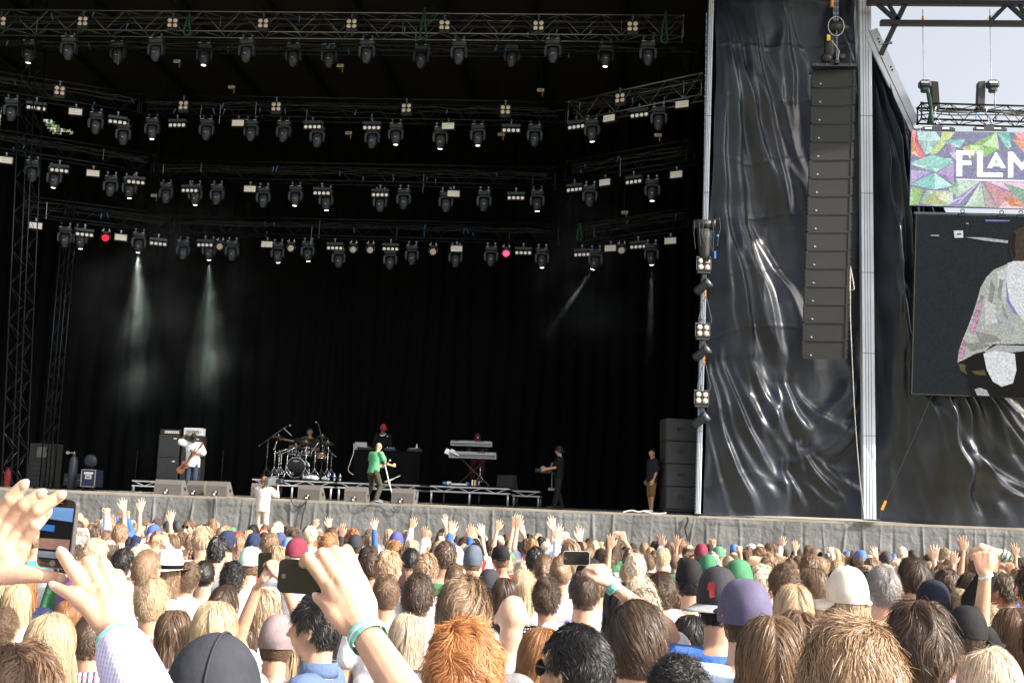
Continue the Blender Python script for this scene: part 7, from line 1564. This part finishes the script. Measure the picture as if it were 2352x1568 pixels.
def phone(label, cx, cy, d, w, h, rotz=0, tilt=0, lean=0, rim='phone_rim', front='glass_dark', screen=None, cat='phone', back=False):
    c = P(cx, cy, d); r = thing('phone', label, cat, c); R = (Matrix.Rotation(rotz, 3, 'Z') @ Matrix.Rotation(lean, 3, 'X') @ Matrix.Rotation(tilt, 3, 'Y'))
    def T(m): m.v = [tuple(R @ Vector(v)) for v in m.v]; return m
    def rr(w, h, rad, y0, dy, m):
        pts = []
        for sx, sz, a0 in ((1, 1, 0), (-1, 1, PI/2), (-1, -1, PI), (1, -1, 1.5*PI)):
            for k in range(6): a = a0+PI/2*k/5; pts.append((sx*(w/2-rad)+rad*math.cos(a), y0, sz*(h/2-rad)+rad*math.sin(a)))
        m.prism(pts, (0, dy, 0)); return m
    T(rr(w, h, .011, -.004, .009, MB())).build('case', rim, r); T(rr(w-.004, h-.004, .0095, -.0052, .0015, MB())).build('glass_front', front, r)
    m = MB()
    if back: m.lathe((-w/2+.011, -.0056, 0), [(.0045, 0), (.0045, .0006)], 12, Matrix.Rotation(PI/2, 3, 'X')); m.box((-w/2+.011, -.0062, 0), (.004, .0006, .004))
    else: m.lathe((0, -.0056, -h/2+.009), [(.0052, 0), (.0052, .0006)], 14, Matrix.Rotation(PI/2, 3, 'X')); m.box((0, -.0064, -h/2+.009), (.0034, .0006, .0034))
    T(m).build('home_button', 'steel_grey', r)
    m = MB(); m.box((0, -.0056, h/2-.008) if not back else (w/2-.008, -.0056, 0), (.012, .0008, .0016)); T(m).build('earpiece', 'steel_grey', r)
    if screen:
        for nm, mt, pts in screen:
            m = MB(); m.prism([(x*w/2*.9, -.0066-.0004*screen.index((nm, mt, pts)), z*h/2*.74) for x, z in pts], (0, .0003, 0)); T(m).build(nm, mt, r)
    return r
# ---- the two near hands at the left, holding an upright phone -------------
def chain(m, pts, k, D):
    """pts: (px, py, d offset, radius in px)"""
    q = [(P(x, y, D+dd), r/k) for x, y, dd, r in pts]
    for (a, ra), (b, rb) in zip(q, q[1:]): m.cap_(a, b, ra, rb, 14)
    return q
def holder(label, base_px, d, headz, arms, shirtcol, sleeves, skin, hc, vox=.0032):
    b = P(base_px, 1568, d); g = ground_z(d); s = (headz-g)/1.765; loc = Vector((b.x, d, g)); r = thing('person', label, 'person', loc, (0, 0, 0), 'people close to the camera'); J = {k: (tuple(x*s for x in v) if k != 'headR' else v) for k, v in STAND.items()}
    H = {}
    for sd in 'LR':
        if sd in arms: J['wr'+sd] = (P(*arms[sd]['wrist'])-loc)[:]; J['el'+sd] = (P(*arms[sd]['elbow'])-loc)[:]; H[sd] = ('none',)
    m = body_parts(J, H, True, n=14)
    for sd, A in arms.items():
        mm = MB()
        for i, f in enumerate(A['fingers']):
            q = chain(mm, f, A['k'], A['D'])
            if i < 4:                                           # the tendon that shows on the back of the hand
                (x0, y0, d0, r0), (x2, y2, d2, r2) = f[0], f[-1]; x0, y0 = x0*.35+x2*.65, y0*.35+y2*.65
                chain(mm, [(x0, y0, d0*.4+d2*.6-.62*r0/A['k'], 8), (x2, y2, d2-.72*r2/A['k'], 10)], A['k'], A['D']); mm.ball(P(x2, y2, A['D']+d2-.55*r2/A['k']), .62*r2/A['k'], 10, 6)
            elif i < 8 and len(f) > 2:
                x, y, d, rr_ = f[1]; mm.ball(P(x, y, A['D']+d-.25*rr_/A['k']), .92*rr_/A['k'], 10, 6)
        m.add([Vector(v)-loc for v in mm.v], mm.f)
    me = fuse(m, vox, 3); me.materials.append(MATS['skin']); me.materials.append(MATS['jeans']); waist_slot(me, .95*s); obj('body', me, r, color=SKINS[skin])
    for sd, sl in sleeves.items():
        pass
    me = fuse(shirt_parts(J, max(sleeves.values()), .012), .008, 4); me.materials.append(MATS['stripe_cloth' if shirtcol == 'lavender' else 'cloth']); obj('shirt', me, r, color=SHC[shirtcol])
    o = obj('hair', hair_mesh('short', int(base_px), 900, .005, 4), r, color=HCOL[hc]); o.matrix_local = Matrix.Diagonal((s, s, s, 1))
    for sd, A in arms.items():
        for f in A['fingers'][4:]:
            x, y, dd, rr_ = f[-1]; x1, y1 = f[-2][0], f[-2][1]
            if dd > .02: continue
            a = math.atan2(-(y-y1), x-x1); k = rr_/A['k']; mm = MB(); mm.ball((0, 0, 0), (k*1.05, k*.30, k*.72), 12, 6); c = P(x+(x-x1)*.05, y+(y-y1)*.05, A['D']+dd-.86*k)-loc
            R = Matrix.Rotation(-a, 3, 'Y'); mm.v = [tuple(R @ Vector(v)+c) for v in mm.v]; mm.build('fingernail', 'nail', r, True)
    return r, J, loc
K1 = 1400.0
Rf = [[(268, 1462, -.035, 27), (232, 1405, -.02, 34), (212, 1360, -.01, 24)], [(268, 1462, -.035, 27), (246, 1400, -.02, 34), (236, 1356, -.01, 23)], [(268, 1462, -.035, 27), (262, 1400, -.015, 30), (260, 1354, -.005, 22)], [(268, 1462, -.035, 27), (278, 1405, -.01, 26), (284, 1366, 0, 20)],
  [(205, 1356, -.012, 19), (176, 1322, -.02, 17.5), (156, 1290, -.018, 16), (141, 1268, -.012, 14)], [(234, 1352, -.01, 19.5), (203, 1292, -.005, 18.5), (186, 1300, .03, 16), (178, 1318, .045, 14)], [(259, 1350, -.005, 18.5), (238, 1298, 0, 17.5), (216, 1308, .03, 15), (206, 1325, .045, 13)], [(284, 1362, 0, 17), (270, 1320, .003, 15.5), (252, 1328, .03, 14), (244, 1342, .04, 12)],
  [(235, 1428, -.03, 26), (205, 1395, -.035, 21), (166, 1366, -.03, 16), (124, 1344, -.02, 12)]]
Lf = [[(-75, 1300, 0, 38), (-20, 1250, 0, 40), (-6, 1200, 0, 24)], [(-75, 1300, 0, 38), (0, 1258, 0, 42), (14, 1212, 0, 24)], [(-75, 1300, 0, 38), (15, 1272, 0, 42), (36, 1228, 0, 23)], [(-75, 1300, 0, 38), (20, 1290, 0, 38), (50, 1254, 0, 22)],
  [(-8, 1198, 0, 20), (22, 1146, -.01, 17), (54, 1113, -.01, 14)], [(12, 1210, 0, 20), (54, 1160, -.012, 17.5), (93, 1134, -.008, 14.5)], [(34, 1226, 0, 19.5), (86, 1172, -.015, 17), (138, 1138, -.005, 14)], [(50, 1252, 0, 17), (82, 1206, -.01, 15), (108, 1176, 0, 13)],
  [(0, 1315, -.01, 30), (52, 1318, -.02, 22), (96, 1322, -.02, 16.5), (140, 1328, -.01, 13)]]
h1, J1, L1 = holder('person out of frame at the left whose two raised hands hold a phone upright', 150, 1.45, 1.60, {'R': dict(wrist=(268, 1462, 1.80), elbow=(390, 1760, 1.66), fingers=Rf, k=K1, D=1.845), 'L': dict(wrist=(-75, 1300, 1.86), elbow=(-230, 1640, 1.62), fingers=Lf, k=K1, D=1.86)}, 'lavender', {'R': 1.86}, 0, 'brown')
E_('scr_sky', (110, 150, 200), .6); E_('scr_dark', (18, 18, 22), .6); E_('scr_crowd', (150, 110, 100), .6); E_('scr_blue', (60, 110, 190), .6); E_('scr_bar', (120, 128, 138), .6)
phone('black smartphone held upright by the two hands at the left, stage on its screen', 133, 1224, 1.875, .0625, .116, rotz=-.12, tilt=.03, screen=[
  ('screen_picture', 'scr_dark', [(-1, -1), (1, -1), (1, 1), (-1, 1)]), ('screen_picture', 'scr_sky', [(-1, .55), (1, .48), (1, 1), (-1, 1)]), ('screen_picture', 'scr_blue', [(-1, .08), (-.1, .05), (-.1, .3), (-1, .32)]), ('screen_picture', 'scr_crowd', [(-1, -.62), (1, -.62), (1, -.2), (-1, -.22)]), ('screen_picture', 'scr_bar', [(-1, -.95), (1, -.95), (1, -.7), (-1, -.7)])])
def band(label, a, b, r0, w, mt='wristband', stripe=None):
    """a strap round the line a-b"""
    a, b = Vector(a), Vector(b); d = (b-a).normalized(); q = d.to_track_quat('Z', 'Y').to_matrix(); r = thing('wristband', label, 'wristband', a)
    m = MB(); m.lathe((0, 0, 0), [(r0, -w/2), (r0*1.03, -w/4), (r0*1.03, w/4), (r0*1.02, w/2), (r0*.97, w/2), (r0*.97, -w/2), (r0, -w/2)], 28, q, cap=False); m.build('strap', mt, r, True)
    if stripe: m = MB(); m.lathe((0, 0, 0), [(r0*1.036, -w*.12), (r0*1.04, w*.12)], 28, q, cap=False); m.build('pattern', stripe, r, True)
    return r
wr = Vector(J1['wrR'])+L1; el = Vector(J1['elR'])+L1
band('turquoise and white festival wristband on the near right hand at the left', wr+(el-wr).normalized()*.014, el, .0335, .024, 'wristband', 'paper')
# ---- the large hand in the middle with a black phone ---------------------
K2 = 1258.0
Mf = [[(832, 1442, -.03, 36), (792, 1392, -.02, 38), (757, 1345, -.01, 22)], [(832, 1442, -.03, 36), (806, 1388, -.02, 38), (780, 1334, -.01, 22)], [(832, 1442, -.03, 36), (822, 1386, -.015, 36), (803, 1330, 0, 21)], [(832, 1442, -.03, 36), (838, 1390, -.01, 30), (824, 1332, .01, 20)],
  [(754, 1342, -.01, 18.5), (708, 1282, -.005, 16.5), (692, 1300, .035, 14), (694, 1325, .045, 12)], [(778, 1332, -.01, 19), (741, 1272, 0, 17), (726, 1290, .04, 14), (730, 1315, .05, 12)], [(802, 1328, 0, 18), (768, 1266, .01, 16.5), (752, 1285, .045, 14), (756, 1308, .05, 12)], [(824, 1330, .01, 17), (796, 1262, .025, 14.5), (782, 1282, .05, 13), (784, 1300, .055, 11)],
  [(800, 1432, -.03, 28), (770, 1408, -.035, 23), (748, 1385, -.02, 16), (728, 1370, .0, 12)]]
h2, J2, L2 = holder('person out of frame below the centre whose raised arm holds a black phone', 985, 1.62, 1.60, {'R': dict(wrist=(832, 1442, 2.04), elbow=(1010, 1720, 1.86), fingers=Mf, k=K2, D=2.07)}, 'white', {'R': .6}, 0, 'darkbrown')
phone('black smartphone held sideways by the large hand in the middle', 712, 1325, 2.085, .116, .0605, rotz=.05, tilt=.02, rim='phone_black', front='phone_black', back=True)
wr = Vector(J2['wrR'])+L2; el = Vector(J2['elR'])+L2
band('turquoise and white festival wristband on the large raised arm in the middle', wr+(el-wr).normalized()*.022, el, .0338, .022, 'wristband', 'paper')
# ---- phones and arms further back ----------------------------------------
arm_person(676, 1420, 5.1, 'person mostly hidden behind the tweed flat cap, raising a phone with both hands', {'R': (652, 1338, 5.0, 'hold', (-.35, .1, 1), (-1, .3, .2), (-.3, -.8, .3)), 'L': (590, 1352, 5.0, 'hold', (.4, .1, 1), (1, .3, .2), (.3, -.8, 0))}, 'long', 'blond', 'white')
phone('black smartphone held upright above the wavy blond head', 608, 1298, 5.15, .0615, .116, tilt=-.04, rim='phone_black', front='phone_black')
arm_person(1478, 1342, 5.0, 'person in white behind the slicked hair, arm up with a white phone', {'R': (1406, 1344, 4.85, 'hold', (-.62, .15, .75), (-.5, .6, -.6), (-.6, -.6, -.3))}, 'short', 'paleblond', 'white')
phone('white-rimmed smartphone held sideways in front of the stage skirt', 1324, 1281, 5.0, .116, .0605, tilt=-.03, rim='phone_white', front='glass_dark', back=True)
a = P(1408, 1348, 4.85); band('teal wristband on the arm holding the white phone', a, P(1428, 1368, 4.85), .034, .03)
arm_person(2400, 1395, 5.3, 'person at the right edge in a black sleeve, bare forearm raised with a bracelet', {'L': (2263, 1318, 5.2, 'fist', (-.1, .2, 1), (.3, 1, 0), (1, 0, .2))}, 'long', 'darkbrown', 'black', .95)
a = P(2264, 1323, 5.2); band('pale thin bracelet on the bare forearm raised at the right', a, P(2280, 1360, 5.2), .031, .012, 'paper')
arm_person(2372, 1292, 6.6, 'person at the right edge in a long black sleeve reaching left with banded wrist', {'L': (2295, 1270, 6.4, 'hold', (-1, .2, .35), (0, .3, -1), (0, -1, .2))}, 'short', 'darkbrown', 'black', 1.55)
a = P(2305, 1276, 6.4); band('turquoise and red wristbands on the long black sleeve arm at the right', a, P(2330, 1290, 6.4), .034, .035, 'wristband', 'red_cloth')
# glasses ------------------------------------------------------------------
def glasses(o, label, mt='fixture_black', lens='glass_dark'):
    r = thing('glasses', label, 'glasses', o.location, o.rotation_euler, None, o.scale[0]); m = MB(); z = HC[2]+.008
    for s in (-1, 1):
        m.tube([(s*.034+.024*math.cos(t), .108-.006*abs(math.cos(t)), z+.018*math.sin(t)) for t in np.linspace(0, 2*PI, 15)], .0022, 5); m.tube([(s*.060, .102, z+.008), (s*.080, .06, z+.008), (s*.084, -.005, z+.004), (s*.082, -.02, z-.012)], .0024, 5)
    m.tube([(-.010, .112, z+.004), (.010, .112, z+.004)], .002, 5); m.build('frame', mt, r); m = MB()
    for s in (-1, 1): m.lathe((s*.034, .107, z), [(.022, 0), (.022, .001)], 14, Matrix.Rotation(PI/2, 3, 'X'))
    m.build('lens', lens, r)
for o in list(bpy.data.objects):
    l = o.get('label', '')
    if l.startswith('man with short black hair and glasses'): glasses(o, 'dark-framed glasses on the short black-haired man at the bottom edge', lens='lens_dark')
    elif l.startswith('man with short grey hair'): glasses(o, 'dark sunglasses on the short grey-haired man')
    elif l.startswith('man with sunglasses facing'): glasses(o, 'dark sunglasses on the man facing the camera by the stage skirt')
    elif l.startswith('dark-haired person in red with'): glasses(o, 'dark sunglasses on the person in red near the right edge')
    elif l.startswith('man in a charcoal cap'):
        m = MB(); y = -HR[1]*1.10; c = Vector(HC); m.prism([c+Vector((-.052, y*.93, .060)), c+Vector((-.030, y*.985, .060)), c+Vector((-.022, y*.99, .075)), c+Vector((-.030, y*.96, .092)), c+Vector((-.046, y*.92, .090)), c+Vector((-.050, y*.93, .076))], (0, -.006, 0)); m.prism([c+Vector((-.045, y*.985, .030)), c+Vector((-.026, y*1.0, .034)), c+Vector((-.026, y*.99, .064)), c+Vector((-.046, y*.955, .064))], (0, -.006, 0)); e = m.build('cap_emblem', 'red_cloth', o); e.location = (0, -.006, 0)
# ================================================================ smoke and beams
def smoke_and_beams():
    m = bpy.data.materials.new('smoke'); m.use_nodes = True; MATS['smoke'] = m; t = m.node_tree; t.nodes.remove(t.nodes['Principled BSDF']); out = t.nodes['Material Output']
    pv = t.nodes.new('ShaderNodeVolumePrincipled'); pv.inputs['Color'].default_value = (.75, .80, .78, 1); pv.inputs['Anisotropy'].default_value = 0
    tc = t.nodes.new('ShaderNodeTexCoord'); n = t.nodes.new('ShaderNodeTexNoise'); n.inputs['Scale'].default_value = .55; n.inputs['Detail'].default_value = 3
    t.links.new(tc.outputs['Object'], n.inputs['Vector']); mr = t.nodes.new('ShaderNodeMapRange'); mr.inputs['From Min'].default_value = .44; mr.inputs['From Max'].default_value = .68; mr.inputs['To Min'].default_value = .004; mr.inputs['To Max'].default_value = .06
    t.links.new(n.outputs['Fac'], mr.inputs['Value']); sx = t.nodes.new('ShaderNodeSeparateXYZ'); t.links.new(tc.outputs['Object'], sx.inputs[0]); mz = t.nodes.new('ShaderNodeMapRange'); mz.inputs['From Min'].default_value = 2.5; mz.inputs['From Max'].default_value = 7.5; mz.inputs['To Min'].default_value = .10; mz.inputs['To Max'].default_value = 1.0; t.links.new(sx.outputs['Z'], mz.inputs['Value']); mu = t.nodes.new('ShaderNodeMath'); mu.operation = 'MULTIPLY'; t.links.new(mr.outputs[0], mu.inputs[0]); t.links.new(mz.outputs[0], mu.inputs[1])
    mp = t.nodes.new('ShaderNodeMapping'); mp.inputs['Location'].default_value = (-1, -1, -1); mp.inputs['Scale'].default_value = (2, 2, 2); gr = t.nodes.new('ShaderNodeTexGradient'); gr.gradient_type = 'SPHERICAL'; t.links.new(tc.outputs['Generated'], mp.inputs[0]); t.links.new(mp.outputs[0], gr.inputs[0]); mm = t.nodes.new('ShaderNodeMath'); mm.operation = 'MULTIPLY'; mm.use_clamp = True; mm.inputs[1].default_value = 2.2; t.links.new(gr.outputs['Fac'], mm.inputs[0]); mu2 = t.nodes.new('ShaderNodeMath'); mu2.operation = 'MULTIPLY'; t.links.new(mu.outputs[0], mu2.inputs[0]); t.links.new(mm.outputs[0], mu2.inputs[1]); mu = mu2
    t.links.new(mu.outputs[0], pv.inputs['Density']); t.links.new(pv.outputs[0], out.inputs['Volume'])
    a, b = P(60, 1100, 39.5), P(640, 1100, 39.5); b2 = MB(); b2.box((0, 0, 6.6), (b.x-a.x, 5, 12.5)); o = b2.build('stage_smoke', 'smoke'); o.location = ((a.x+b.x)/2, 39.9, DECK+.05)
    tag(o, 'pale drifting stage smoke lit by the white beams at the left', 'smoke', kind='stuff')
    a, b = P(1180, 900, 38.2), P(1540, 900, 38.2); b2 = MB(); b2.box((0, 0, 8.0), (b.x-a.x, 4.0, 9)); o = b2.build('stage_smoke', 'smoke'); o.location = ((a.x+b.x)/2, 38.3, DECK)
    tag(o, 'thin stage smoke crossed by the slanting beam at the right', 'smoke', kind='stuff')
    for fl, lamp, w, R in BEAMS:
        src = lamp.matrix_world if False else Matrix.Translation(lamp.location) @ Euler(lamp.rotation_euler).to_matrix().to_4x4() @ R
        p = src @ Vector((0, -.02, -.89)); d = (src.to_3x3() @ Vector((0, 0, -1))).normalized()
        if fl in ('beam', 'beam3'): d = Vector((.075 if fl == 'beam' and p.x < -12 else .03 if fl == 'beam' else 0, .02, -1)).normalized()
        if fl == 'beam2': d = Vector((-.55, .05, -.83)).normalized()
        L = bpy.data.lights.new('spot_beam', 'SPOT'); L.energy = 9500 if fl == 'beam' else 4500; L.spot_size = math.radians(10 if fl == 'beam' else 7); L.spot_blend = .5; L.shadow_soft_size = .05; L.color = (.93, 1, .93)
        lo = bpy.data.objects.new('spot_beam', L); COL.objects.link(lo); lo.location = p; lo.rotation_euler = d.to_track_quat('-Z', 'Y').to_euler()
        if fl == 'beam':                                         # the soft spill round the hard core
            L2_ = L.copy(); L2_.energy = 2600; L2_.spot_size = math.radians(30); L2_.spot_blend = 1; l2 = bpy.data.objects.new('spot_beam', L2_); COL.objects.link(l2); l2.location = p; l2.rotation_euler = lo.rotation_euler
smoke_and_beams()
def tree():
    base = P(136, 288, 62); g = -.62; r = thing('tree', 'sunlit leafy tree glimpsed through a gap in the wing curtain at the left', 'tree', (base.x, 62, g)); H = base.z-g
    m = MB(); m.tube([(0, 0, 0), (.1, 0, H*.35), (-.1, .1, H*.7), (0, 0, H+3)], [.45, .36, .26, .06], 9)
    rr = random.Random(2)
    for k in range(9): z = H*(.5+.05*k); a = rr.uniform(0, 6.28); m.tube([(0, 0, z), (math.cos(a)*1.5, math.sin(a)*1.5, z+.8), (math.cos(a)*3.2, math.sin(a)*3.2, z+1.8)], [.14, .09, .03], 6)
    m.build('trunk', 'bark', r, True)
    rs = np.random.RandomState(3); N = 9000; u = norm(rs.randn(N, 3))*(.35+.65*rs.rand(N, 1)**.5); c = u*np.array([4.5, 4.5, 6.5])+np.array([0, 0, H]); c += .9*np.sin(c[:, [1, 2, 0]]*1.3); t1 = norm(rs.randn(N, 3)); t2 = norm(np.cross(t1, rs.randn(N, 3))); s = .16
    V = np.stack([c-t1*s, c+t2*s*.6, c+t1*s, c-t2*s*.6], 1).reshape(-1, 3); obj('crown', npmesh('crown', V, np.arange(N*4).reshape(-1, 4), 'leaf'), r)
tree()
def cut_gap():
    poly = [(101, 271), (122, 277), (134, 290), (160, 297), (168, 307), (140, 306), (118, 304), (106, 292)]
    def inside(x, y):
        c = False; j = len(poly)-1
        for i in range(len(poly)):
            (xi, yi), (xj, yj) = poly[i], poly[j]
            if (yi > y) != (yj > y) and x < (xj-xi)*(y-yi)/(yj-yi)+xi: c = not c
            j = i
        return c
    for o in bpy.data.objects:
        if o.name.startswith(('wing_curtain', 'backdrop_curtain')):
            bm = bmesh.new(); bm.from_mesh(o.data); kill = [f for f in bm.faces if inside(*ppx(f.calc_center_median()))]
            if kill: bmesh.ops.delete(bm, geom=kill, context='FACES')
            bm.to_mesh(o.data); bm.free()
cut_gap()
